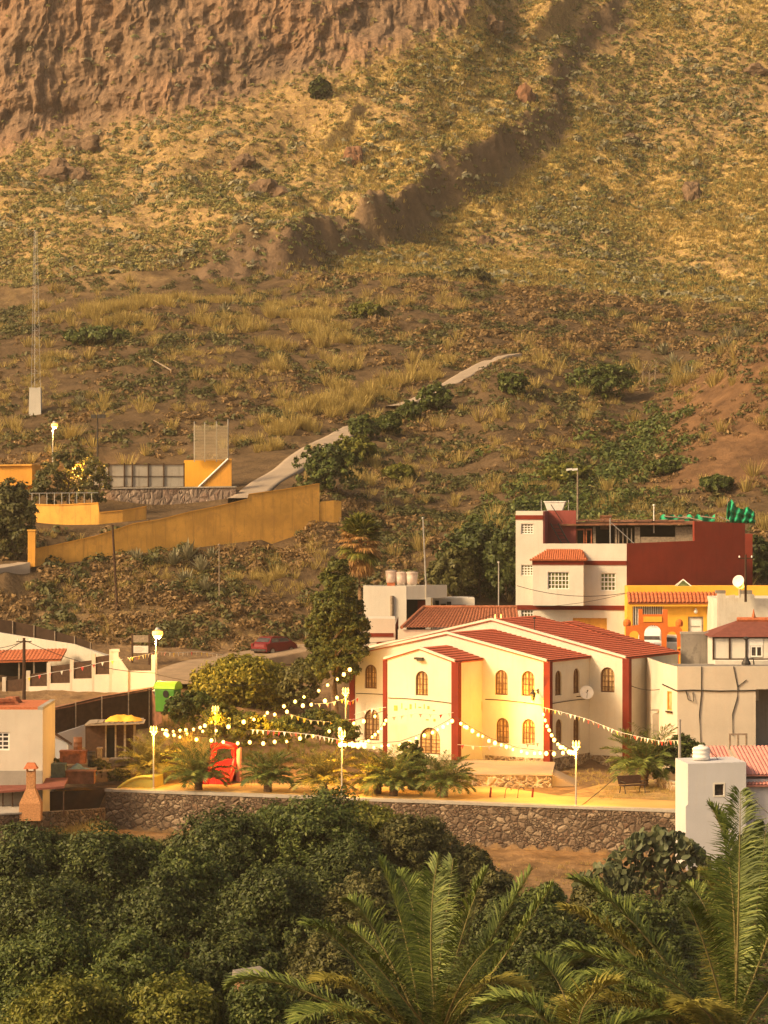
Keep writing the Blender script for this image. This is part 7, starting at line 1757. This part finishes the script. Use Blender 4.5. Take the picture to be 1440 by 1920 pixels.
domes("scrub", pick(low * np.clip(.1 + fbm(f_x / 4 + 7, f_y / 4, oct=3, seed=104), .0, 2), 700), 46, .60, .24, MT['midscrub'], "olive scrub on the slope above the village", 12)
tufts("dry_grass", pick(low * np.clip(.1 + fbm(f_x / 3 + 3, f_y / 3, oct=2, seed=105), 0, 2), 380), 34, .5, 1.0, .03, MT['drygrass'], "pale grass tufts on the slope above the village", 13)
# grass on the bare strip, in the yard and on the dirt beds
def tuft_pts(name, pts, n, size, hgt, wid, mat, label, seed):
    r = np.random.default_rng(seed); c = np.array(pts); k = len(c)
    s = size * r.uniform(.5, 1.4, (k, 1, 1)); a = r.uniform(0, 2 * PI, (k, n, 1)); q_ = r.random((k, n, 1)) ** .6
    d = np.concatenate([np.cos(a) * q_ * .8, np.sin(a) * q_ * .8, np.ones_like(a)], 2); b0 = c[:, None, :] + np.concatenate([np.cos(a), np.sin(a), 0 * a], 2) * q_ * .25 * s - [0, 0, .03]
    tip = b0 + d * hgt * s * r.uniform(.6, 1.15, (k, n, 1)); w = np.concatenate([-np.sin(a), np.cos(a), 0 * a], 2) * wid * s
    V = np.stack([b0 - w, b0 + w, tip + w * .3, tip - w * .3], 2).reshape(-1, 3)
    return tag(np_obj(name, V, np.arange(len(V)).reshape(-1, 4), mat), label, None, kind="stuff")
def scatter(px0, px1, Y0, Y1, n, seed, dz=0.0):
    r = np.random.default_rng(seed); y = r.uniform(Y0, Y1, n); x = (r.uniform(px0, px1, n) - 720) / F * y
    return np.stack([x, y, ground_z(x, y) + dz], 1)
tuft_pts("dry_grass", scatter(80, 194, 156.5, 160.5, 260, 1), 26, .9, .75, .018, MT['drygrass'], "orange lit dry grass beside the wall's left end", 21)
tuft_pts("dry_grass", scatter(900, 1130, 140, 150, 110, 2), 16, .45, .4, .014, MT['drygrass'], "short dry grass on the bare red ground below the wall", 22)
tuft_pts("dry_grass", np.concatenate([scatter(1060, 1180, 165, 174, 200, 3, .02), scatter(1120, 1285, 157, 164, 300, 4, .02)]), 16, .4, .4, .012, MT['drygrass'], "trodden dry grass on the dirt bed beside the bench", 23)
tuft_pts("dry_grass", scatter(345, 380, 170, 175, 60, 5), 30, 1.0, 1.1, .016, MT['drygrass'], "dry grass clump beside the planting", 24)
tuft_pts("dry_grass", scatter(265, 700, 172, 180, 420, 7), 20, .6, .55, .015, MT['leafyel'], "weeds growing on the bank behind the plaza", 26)

# ---- individual bushes standing along the concrete track and in the gully
for i, (px, base_, wpx, hpx, mt_, lab) in enumerate(((616, 925, 90, 95, 'leafmid', "big dark bush at the upper end of the ochre ramp wall"), (682, 825, 44, 46, 'leafmid', "dark bush beside the middle of the concrete track"), (730, 815, 38, 42, 'leafmid', "dark bush right of the track's middle"), (768, 790, 32, 38, 'leafmid', "small dark bush right next to the track"), (815, 772, 56, 52, 'leafmid', "dark bush standing before the bright upper track"), (962, 742, 44, 44, 'leafmid', "dark bush below the track's top end"), (1135, 745, 104, 64, 'leafmid', "widest dark bush across the gully"), (185, 645, 105, 32, 'leafmid', "flat bright green bush on the knoll's left shoulder"), (690, 595, 52, 26, 'leafyel', "yellow green bush on the ridge"), (665, 870, 70, 56, 'leafyel', "golden bush beside the big dark bush of the track"), (1245, 890, 48, 30, 'leafmid', "green bush at the foot of the red bank"), (1345, 920, 50, 28, 'leafmid', "green bush above the green net"), (748, 900, 46, 30, 'leafyel', "pale yellow bush on the slope above the fan palm"), (1060, 905, 80, 34, 'leafyel', "yellow bush behind the two headed street lamp"), (880, 530, 60, 26, 'leafolive', "rounded olive bush on the crest"), (600, 185, 30, 40, 'leafdark', "dark lone bush under the cliff"))):
    p = hit(px, base_, 206, 540); k = p.y / F; hh, w_ = hpx * k, wpx * k
    plant("hill_bush", lab, "bush", p, [(-.3 * w_, 0, hh * .45, w_ * .34, w_ * .34, hh * .42), (.28 * w_, .1, hh * .45, w_ * .34, w_ * .34, hh * .42), (0, 0, hh * .62, w_ * .32, w_ * .32, hh * .36), (0, -.2, hh * .3, w_ * .45, w_ * .4, hh * .3)], 150, 30, .10 + p.y * .0004, MT[mt_], 400 + i, (hh * .5, .08, 5))
# ---- cushion bushes on the second ridge, told apart by nothing
proto = None
for i, (px, py) in enumerate(((852, 560), (905, 575), (965, 548), (985, 592), (1010, 562), (1045, 545), (1085, 580), (1120, 600), (1150, 572), (1185, 605), (930, 625), (1000, 640), (1060, 648), (1120, 655), (1180, 650), (1215, 590), (800, 545), (760, 560), (890, 540), (1030, 612), (1100, 625), (1240, 640), (1005, 600), (880, 600), (830, 585))):
    p = hit(px, py, 290, 390)
    if proto is None:
        proto = thing("cushion_bush", "brown domed cushion bush on the second ridge", "bush", p, 0, "domed cushion bushes on the second ridge")
        r_ = np.random.default_rng(77); d = r_.normal(0, 1, (420, 3)); d[:, 2] = np.abs(d[:, 2]); d /= np.linalg.norm(d, axis=1)[:, None]
        V, Fq = leaf_quads(d * [1.25, 1.25, .85] * r_.uniform(.8, 1.05, (420, 1)), d, .20, 78, .35); np_obj("crown", V, Fq, MT['spurge'], proto)
    else: dup(proto, None, p, (0, 0, i * 1.1), (RS.uniform(.6, 1.15),) * 3)
# ---- agaves
def agave(label, p, size, seed, group=None):
    o = thing("agave", label, "agave", p, seed * .7, group); rr = random.Random(seed); m = MB()
    for i in range(30):
        a = 2.4 * i; el = R(80 - 68 * i / 30 + rr.uniform(-6, 6)); u = Vector((math.cos(a), math.sin(a), 0)); d = u * math.cos(el) + Zv * math.sin(el); s_ = Vector((-u.y, u.x, 0)); L = size * rr.uniform(.8, 1.1); w = size * .085
        b0, mid, tip = u * .06, d * L * .55, d * L - Zv * L * .08 * math.cos(el)
        m.add([b0 - s_ * w * .7, b0 + s_ * w * .7, mid + s_ * w, tip, mid - s_ * w, mid - Zv * w * .5], [(0, 1, 2, 5), (0, 5, 4), (5, 2, 3), (4, 5, 3)])
    m.build("leaf_rosette", MT['leafgrey'], o); m = MB(); m.lathe((0, 0, 0), [(.12, -.15), (.16, 0), (.08, .2)], 8); m.build("stem", MT['bark'], o); return o
for i, (px, py, s, lab) in enumerate(((325, 1062, 1.5, "blue grey agave at the left of the cluster below the ramp wall"), (352, 1050, 1.7, "biggest blue grey agave right under the ramp wall"), (378, 1075, 1.6, "blue grey agave at the right of the cluster below the ramp wall"), (348, 1098, 1.5, "blue grey agave in the middle of the cluster below the ramp wall"), (385, 1108, 1.3, "blue grey agave lowest in the cluster below the ramp wall"), (258, 1058, 1.3, "blue grey agave near the leaning dark pole"), (244, 1052, 1.0, "small agave left of the leaning dark pole"), (395, 1052, 1.2, "agave beside the thin post below the ramp wall"), (1385, 640, 2.2, "grey agave on the crest of the red bank"), (1360, 660, 2.0, "grey agave lower on the red bank's crest"), (1262, 690, 2.0, "grey agave above the gully at the foot of the red bank"), (1290, 712, 1.9, "second grey agave above the gully, nearer the red bank"), (1245, 665, 1.7, "agave highest in the gully"), (150, 762, 1.3, "yellowish agave beside the mast's white box"), (420, 590, 1.6, "dark agave on the knoll's crest"))):
    p = hit(px, py, 200, 400); agave(lab, p, s, i + 1)
# ---- boulders
def boulder(label, p, sx, sy, sz, seed, mat):
    bm = bmesh.new(); bmesh.ops.create_icosphere(bm, subdivisions=4, radius=1.0)
    co = np.array([v.co[:] for v in bm.verts]); n_ = 1 + .35 * fbm(co[:, 0] * 1.3 + seed, co[:, 1] * 1.3, co[:, 2] * 1.3, oct=4, seed=seed)
    q_ = np.round(co * 2.2 + seed) / 2.2 - seed / 2.2
    for v, k, b in zip(bm.verts, n_, q_): v.co = Vector((v.co * .75 + Vector(b) * .25) * float(k)); v.co.x *= sx; v.co.y *= sy; v.co.z *= sz
    me = bpy.data.meshes.new("boulder"); bm.to_mesh(me); bm.free(); me.materials.append(mat)
    o = bpy.data.objects.new("boulder", me); COL.objects.link(o); o.location = p; return tag(o, label, "boulder")
for i, (px, py, w, h_, mt_, lab) in enumerate(((1300, 372, 40, 46, 'rock', "tall dark boulder alone on the right slope"), (662, 300, 36, 46, 'redrock', "reddish rock outcrop in the middle of the slope"), (505, 360, 62, 36, 'rock', "broad brown boulder left of the scarp"), (455, 310, 44, 24, 'rock', "flat brown boulder on the left slope"), (110, 325, 60, 40, 'rock', "grey boulder below the cliff's foot, far left"), (155, 275, 52, 30, 'rock', "slanted boulder at the cliff's foot"), (148, 335, 46, 26, 'rock', "rounded boulder right of the far left one"), (1180, 262, 30, 14, 'rock', "small flat boulder high on the right slope"), (912, 455, 28, 24, 'rock', "small dark boulder below the scarp"), (1415, 135, 40, 20, 'rock', "dark boulder at the upper right edge"), (920, 48, 36, 26, 'rock', "brown boulder near the top of the slope"), (985, 192, 40, 44, 'redrock', "red brown crag on the scarp's upper edge"))):
    p = hit(px, py, 206, 540); k = p.y / F; boulder(lab, p - Zv * (h_ * k * .12), w * k * .55, w * k * .45, h_ * k * .75, i + 1, MT[mt_])
# ---- leafless stalks beside the big gully bush
for i, (px, t_, b_, lab) in enumerate(((1205, 680, 725, "left bare stalk in the gully"), (1217, 682, 727, "middle bare stalk in the gully"), (1228, 676, 722, "right bare stalk in the gully"))):
    p = hit(px, b_, 230, 400); m = MB(); hh = (b_ - t_) * p.y / F; o = thing("dry_stalk", lab, "stalk", p)
    m.tube([(0, 0, -.2), (.05, 0, hh * .6), (.2, 0, hh)], [.05, .04, .02], 5); m.build("stem", MT['greywood'], o); m = MB()
    for k in range(7): z = hh * (.5 + .07 * k); m.tube([(.05, 0, z), (.05 + .35 * math.cos(k * 2.4), .35 * math.sin(k * 2.4), z + .25)], .018, 4)
    m.build("twigs", MT['greywood'], o)
# ================================================================ PLAZA FURNITURE AND FESTIVE LIGHTS
def festive_pole(label, px, ptop, pbot, Y, group=None, lit=90):
    b = P(px, pbot, Y); hh = ZP(ptop, Y) - b.z
    o = thing("festive_lamp_post", label, "lamp post", b)
    m = MB(); m.tube([(0, 0, -.3), (0, 0, hh - .35)], [.055, .04], 8); m.lathe((0, 0, 0), [(.12, 0), (.12, .06), (.06, .1)], 10); m.build("pole", MT['metal'], o)
    m = MB(); m.lathe((0, 0, hh - .40), [(.03, 0), (.09, .05), (.13, .1), (.10, .14)], 10); m.build("cup", MT['whiteplastic'], o)
    for s_ in (-1, 0, 1):
        m = MB(); m.tube([(s_ * .05, 0, hh - .28), (s_ * .17, 0, hh - .16), (s_ * .17, 0, hh + .02 + (.0 if s_ else .06)), (s_ * .15, 0, hh + .16)], [.045, .06, .055, .012], 6); m.build("lamp_arm", MT['prong'], o)
    if lit: point_light("lamp_light", (0, -.3, hh - .6), lit * 3.4, LAMP, .15, o)
    return o, b + Zv * (hh - .45)
fp1, t1 = festive_pole("festive lamp post at the plaza's left end where two bulb strings start", 288, 1366, 1480, 162.9, lit=170)
fp2, t2_ = festive_pole("festive lamp post in the middle of the wall under the brightest bulbs", 641, 1374, 1496, 158.2, lit=220)
fp3, t3_ = festive_pole("festive lamp post right of the terrace, end of the right strings", 1080, 1394, 1512, 153.8, lit=200)
fp4, t4_ = festive_pole("festive lamp post rising from the shrubs at the plaza's back left", 404, 1328, 1402, 171.5, lit=70)
fp5, t5_ = festive_pole("festive lamp post at the church's left pillar", 648, 1294, 1395, 172.5, lit=60)
# lit festive heads on the roofs behind
for px, py, Y, lab in ((934, 1172, 190, "small festive lamp glowing on the old tiled roof"), (1388, 1112, 188.4, "small festive lamp glowing on the parapet of the old white house")):
    b = P(px, py, Y); o = thing("festive_lamp", lab, "lamp", b)
    m = MB(); m.tube([(0, 0, -.3), (0, 0, .35)], .035, 6); m.build("pole", MT['metal'], o)
    for s_ in (-1, 1): m = MB(); m.tube([(s_ * .03, 0, .3), (s_ * .2, 0, .42), (s_ * .2, 0, .75)], [.04, .07, .02], 6); m.build("lamp_arm", MT['prong'], o)
# strings of bulbs
bm = bmesh.new(); bmesh.ops.create_icosphere(bm, subdivisions=2, radius=.10)
for v in bm.verts: v.co.z *= 1.15
bulb_me = bpy.data.meshes.new("bulb"); bm.to_mesh(bulb_me); bm.free(); bulb_me.materials.append(MT['bulb'])
sock = MB(); sock.lathe((0, 0, 0), [(.03, .09), (.04, .11), (.035, .2)], 7)
def string_light(label, pts, nb, lamps=(), start=.04):
    pts = [Vector(p) for p in pts]
    L = [0]
    for a, b in zip(pts[:-1], pts[1:]): L.append(L[-1] + (b - a).length)
    def at_(s):
        s *= L[-1]; k = max(i for i in range(len(L)) if L[i] <= s + 1e-6); k = min(k, len(pts) - 2); return pts[k].lerp(pts[k + 1], (s - L[k]) / (L[k + 1] - L[k]))
    o = thing("string_light", label, "string lights", pts[0])
    m = MB(); m.tube([p - pts[0] for p in pts], .016, 5); m.build("cable", MT['cable'], o)
    for i in range(nb):
        s = start + (1 - start - .01) * (i + .5) / nb + random.uniform(-.2, .2) / nb
        b = bpy.data.objects.new("bulb", bulb_me); COL.objects.link(b); b.parent = o; b.location = at_(s) - pts[0] - Zv * random.uniform(.15, .26); b.scale = (random.uniform(.7, 1.2),) * 3
    for s, e in lamps: point_light("string_glow", at_(s) - pts[0] - Zv * .6, e * 3.2, LAMP, .25, o)
    return o
def cat(px_pts, Y0, Y1):
    n = len(px_pts); out = []
    for i in range(n - 1):
        for k in range(4):
            f_ = (i + k / 4) / (n - 1); a, b = px_pts[i], px_pts[i + 1]; out.append(P(a[0] + (b[0] - a[0]) * k / 4, a[1] + (b[1] - a[1]) * k / 4, Y0 + (Y1 - Y0) * f_))
    out.append(P(*px_pts[-1], Y1)); return out
string_light("bulb string climbing from the left lamp post toward the tall tree", cat([(289, 1369), (330, 1372), (400, 1364), (470, 1344), (540, 1316), (600, 1288), (640, 1262), (662, 1246)], 162.9, 178), 17, ((.15, 60), (.5, 60), (.85, 50)))
string_light("bulb string sagging low across the red inflatable to the church", cat([(289, 1369), (340, 1376), (410, 1384), (470, 1387), (540, 1384), (600, 1372), (660, 1352), (722, 1332)], 162.9, 172.5), 17, ((.3, 60), (.6, 70)))
string_light("short bright bulb string from the middle post up to the porch's left pillar", cat([(641, 1390), (665, 1391), (690, 1384), (712, 1365), (727, 1340)], 158.2, 174.2), 13, ((.4, 50),))
string_light("dense row of bulbs hanging at the middle lamp post", cat([(634, 1388), (650, 1391), (668, 1392), (684, 1390)], 158, 158.6), 9, ((.5, 80),))
string_light("bulb string from the middle post past the porch to its right pillar", cat([(641, 1386), (700, 1394), (750, 1390), (800, 1372), (830, 1356), (852, 1344)], 158.2, 171.6), 14, ((.3, 70), (.65, 45)))
string_light("bulb string from the porch's right pillar to the right lamp post", cat([(854, 1344), (880, 1362), (920, 1384), (970, 1402), (1020, 1408), (1080, 1404)], 171.6, 153.8), 19, ((.25, 45), (.55, 110), (.8, 100)))
string_light("bulb string dropping from the wall lantern to the right lamp post", cat([(1016, 1324), (1024, 1350), (1036, 1376), (1052, 1394), (1066, 1402), (1080, 1404)], 172.6, 153.8), 13, ((.5, 80),))
string_light("far string of small bulbs behind the golden shrubs", cat([(404, 1340), (370, 1362), (330, 1366), (296, 1362)], 171.5, 176), 9, ((.5, 25),))
string_light("far bulb string between the back lamp posts", cat([(404, 1340), (450, 1345), (520, 1332), (590, 1312), (648, 1300)], 171.5, 172.5), 10, ((.5, 30),))
# bunting
def pennant_me(mat, nm="pennant"):
    me = bpy.data.meshes.new(nm); me.from_pydata([(-.1, -.004, 0), (.1, -.004, 0), (0, -.004, -.27), (-.1, .004, 0), (.1, .004, 0), (0, .004, -.27)], [], [(0, 2, 1), (3, 4, 5), (0, 1, 4, 3), (1, 2, 5, 4), (2, 0, 3, 5)]); me.materials.append(mat); return me
PME = [pennant_me(m_) for m_ in PENN]
def bunting(label, px_pts, Y0, Y1, step=.55, seed=0):
    pts = cat(px_pts, Y0, Y1); o = thing("bunting", label, "bunting", pts[0]); rr = random.Random(seed)
    m = MB(); m.tube([p - pts[0] for p in pts], .012, 4); m.build("cord", MT['whiteplastic'], o); acc = 0.0; nxt = .3
    for a, b in zip(pts[:-1], pts[1:]):
        L = (b - a).length
        while nxt < acc + L:
            p = a.lerp(b, (nxt - acc) / L); f_ = bpy.data.objects.new("pennant", PME[rr.choice((0, 0, 1, 2, 3, 0))]); COL.objects.link(f_); f_.parent = o; f_.location = p - pts[0]
            f_.rotation_euler = (rr.uniform(-.3, .3), rr.uniform(-.15, .15), math.atan2((b - a).y, (b - a).x) + rr.uniform(-.4, .4)); nxt += step * rr.uniform(.85, 1.15)
        acc += L
    return o
bunting("bunting across the dark hedge at the church's left side", [(540, 1338), (580, 1350), (620, 1354), (666, 1348)], 171, 173.5, .5, 1)
bunting("bunting just under the back lamp post by the tall tree", [(648, 1312), (656, 1316), (672, 1308)], 172.5, 174, .42, 2)
bunting("short row of pennants left of the church door", [(590, 1320), (620, 1318), (652, 1308)], 173, 173.5, .5, 3)
bunting("bunting running low from the middle post to the left", [(470, 1368), (530, 1372), (590, 1378), (640, 1388)], 168, 158.4, .6, 4)
bunting("bunting on the church front below the cable", [(664, 1340), (690, 1330), (724, 1326)], 175, 173.5, .55, 5)
bunting("bunting across the porch wall, right half", [(730, 1345), (780, 1338), (825, 1340), (850, 1336)], 170, 171, .6, 6)
bunting("bunting between porch pillar and lower church windows", [(858, 1396), (900, 1400), (950, 1398), (1018, 1392)], 171, 171.8, .6, 7)
bunting("long bunting from the lantern past the right church pillar to the concrete pole", [(1016, 1326), (1050, 1334), (1100, 1348), (1160, 1372), (1200, 1382), (1240, 1390), (1274, 1388)], 172.4, 151.5, .6, 8)
bunting("bunting hung along the stepped white fence", [(46, 1272), (90, 1262), (140, 1254), (190, 1242), (230, 1236)], 184, 183.5, .7, 9)
bunting("bunting under the orange street lamp", [(240, 1234), (270, 1228), (294, 1222), (330, 1224), (370, 1222), (420, 1228)], 182, 200, .8, 10)
# overhead cables
def cable(label, a, b, sagm, r=.022):
    o = thing("overhead_cable", label, "cable", a); m = MB(); m.tube([p - Vector(a) for p in sag(a, b, sagm, 16)], r, 5); ob_ = m.build("wire", MT['cable'], o); return o
cable("black cable across the front of the tall town house", P(969, 1098, 196), P(1172, 1112, 195), .45)
cable("thin cable rising across the town house's lower storey", P(1000, 1138, 194), P(1176, 1112, 195), .2, .016)
cable("thin cable from the dark pole by the fence toward the street lamp", P(45, 1200, 182.4), P(292, 1262, 181.4), .5)
cable("cable from the dark pole to the left edge", P(45, 1200, 182.4), P(-60, 1240, 176), .3)
cable("upper cable from the dark pole to the upper left", P(45, 1203, 182.4), P(-80, 1215, 190), .3)
cable("cable from the wall pole over the plaza toward the far bush", P(292, 1264, 181.4), P(560, 1276, 184), .5, .016)
cable("black cable strung between church and cream house", P(1184, 1286, 177), P(1256, 1287, 172.6), .25)
cable("diagonal guy wire over the small white house", P(1330, 1405, 150), P(1460, 1545, 146), .1, .02)
cable("diagonal stay from the right lamp post down to the wall", P(1160, 1452, 165), P(1088, 1512, 153.9), .05, .02)
cable("cable across the church's left roof toward the cube house", P(690, 1206, 183), P(930, 1150, 188), .3, .014)
# inflatables
ri = thing("inflatable_slide", "red inflatable slide glowing behind the dark date palm", "inflatable", P(416, 1472, 166.5), R(-12)); ri.scale = (.85, .85, .88)
m = MB()
for x in (-.78, .78):
    m.tube([(x, .6, .0), (x, .6, 2.2), (x, .55, 2.75)], [.26, .26, .2], 12)
m.tube([(-.8, .6, 2.55), (0, .6, 2.72), (.8, .6, 2.55)], .24, 10); m.build("tower", MT['red_pvc'], ri, True)
m = MB(); m.hexa([(-.7, -1.4, 0), (.7, -1.4, 0), (.7, .9, 0), (-.7, .9, 0), (-.7, -1.4, .25), (.7, -1.4, .25), (.7, .9, 1.75), (-.7, .9, 1.75)]); m.build("slide_bed", MT['red_pvc'], ri, False, .12)
for x in (-.82, .82): m = MB(); m.tube([(x, -1.5, .2), (x, -.4, .85), (x, .7, 1.9)], .2, 10); m.build("side_tube", MT['red_pvc'], ri, True)
m = MB(); m.hexa([(.95, .2, 0), (1.25, .2, 0), (1.25, .7, 0), (.95, .7, 0), (1.0, .25, 2.4), (1.3, .2, 2.6), (1.3, .6, 2.6), (1.0, .65, 2.4)]); m.build("side_flap", MT['pinkroof'], ri, False, .06)
gi = thing("inflatable_mat", "low yellow green rounded inflatable at the wall's left end", "inflatable", P(262, 1482, 164.3), R(-14))
m = MB(); k = 12; V = []
for j, y in enumerate((-.9, .9)): V += [(-1.15 + 2.3 * i / k, y, .9 * math.sin(PI * .5 * min(1, (i / k) * 1.25)) ** .8) for i in range(k + 1)] + [(1.15, y, -.05), (-1.15, y, -.05)]
n = k + 3; m.add(V, [(i, (i + 1) % n, n + (i + 1) % n, n + i) for i in range(n)] + [tuple(range(n)), tuple(reversed(range(n, 2 * n)))]); m.build("cushion", MT['green_pvc'], gi, False, .10)
m = MB(); m.tube([(-1.15 + 2.3 * i / k, -.95, .02 + .9 * math.sin(PI * .5 * min(1, (i / k) * 1.25)) ** .8) for i in range(k + 1)], .09, 8); m.build("rim_tube", MT['green_pvc'], gi, True)
fm = thing("play_mat", "flat red play mat lying before the red inflatable", "mat", P(375, 1481, 163.6), wall_ang)
m = MB(); m.box(-1.3, -.3, .008, 1.7, .9, .10); m.build("mat", MT['red_pvc'], fm, False, .03); m = MB(); m.box(-1.3, -.38, .008, 1.7, -.31, .12); m.build("edge", MT['pinkroof'], fm)
# bench, rack hoops, bollards
bn = thing("bench", "dark park bench seen end on beside the biggest plaza palm", "bench", (XP(1186, 160.5), 160.5, 0.02), R(28))
def slat_part(nm, boxes):
    m = MB()
    for b in boxes: m.hexa(b)
    m.build(nm, MT['darkmetal'], bn)
m = MB(); m.box(-.8, -.25, .42, .8, .25, .47); m.build("seat", MT['darkwood'], bn, False, .02)
m = MB(); m.hexa([(-.8, .22, .5), (.8, .22, .5), (.8, .27, .5), (-.8, .27, .5), (-.8, .42, .98), (.8, .42, .98), (.8, .47, .98), (-.8, .47, .98)]); m.build("backrest", MT['darkwood'], bn, False, .02)
for x in (-.68, .68):
    m = MB(); m.tube([(x, -.3, 0), (x, -.2, .42), (x, .2, .42), (x, .32, 0)], .03, 6); m.build("leg", MT['darkmetal'], bn)
    m = MB(); m.tube([(x, -.24, .42), (x, -.26, .64), (x, .3, .68)], .025, 6); m.build("armrest", MT['darkmetal'], bn)
for px, lab in ((952, "thin metal hoop on the plaza, left of two"), (976, "thin metal hoop on the plaza, right of two")):
    b = P(px, 1500, 158); o = thing("rack_hoop", lab, "bike rack", (b.x, b.y, .004), wall_ang)
    m = MB(); m.tube([(-.18, 0, 0), (-.12, 0, .45), (.02, 0, .62), (.16, 0, .6), (.22, 0, .45)], .022, 6); m.build("hoop", MT['darkmetal'], o)
    m = MB(); m.lathe((-.18, 0, 0), [(.06, 0), (.06, .02)], 8); m.build("foot", MT['darkmetal'], o)
for px, lab in ((919, "short red bollard left of the hoops"), (998, "short red bollard right of the hoops")):
    b = P(px, 1498, 158.3); o = thing("bollard", lab, "bollard", (b.x, b.y, .004)); m = MB(); m.tube([(0, 0, 0), (.05, 0, .5)], [.06, .05], 8); m.build("post", MT['redtrim'], o); m = MB(); m.lathe((.05, 0, .5), [(.055, 0), (.055, .06), (.02, .08)], 8); m.build("cap", MT['darkmetal'], o)
# low stone edging right of the palm
ed = thing("stone_edging", "low pale stone edging behind the bench", "stone edging"); m = MB(); a, b = P(1232, 1462, 164), P(1278, 1490, 160)
m.hexa([Vector((a.x, a.y, -.1)), Vector((b.x, b.y, -.1)), Vector((b.x, b.y + .4, -.1)), Vector((a.x, a.y + .4, -.1)), Vector((a.x, a.y, .55)), Vector((b.x, b.y, .55)), Vector((b.x, b.y + .4, .55)), Vector((a.x, a.y + .4, .55))]); m.build("wall", MT['plinth'], ed)
m = MB(); m.hexa([Vector((a.x, a.y - .03, .553)), Vector((b.x, b.y - .03, .553)), Vector((b.x, b.y + .43, .553)), Vector((a.x, a.y + .43, .553)), Vector((a.x, a.y - .03, .62)), Vector((b.x, b.y - .03, .62)), Vector((b.x, b.y + .43, .62)), Vector((a.x, a.y + .43, .62))]); m.build("coping", MT['concrete'], ed)
# ================================================================ HAZE
hm = bpy.data.materials.new("haze"); hm.use_nodes = True
nt_ = hm.node_tree; nt_.nodes.remove(nt_.nodes["Principled BSDF"])
pv = nt_.nodes.new("ShaderNodeVolumePrincipled"); pv.inputs["Color"].default_value = (1.0, .86, .68, 1); pv.inputs["Density"].default_value = .00018; pv.inputs["Anisotropy"].default_value = .2
nt_.links.new(pv.outputs[0], nt_.nodes["Material Output"].inputs["Volume"])
m = MB(); m.box(-215, -6, -9, 215, 575, 240); hz_o = m.build("haze", hm); tag(hz_o, None, None, kind="stuff")
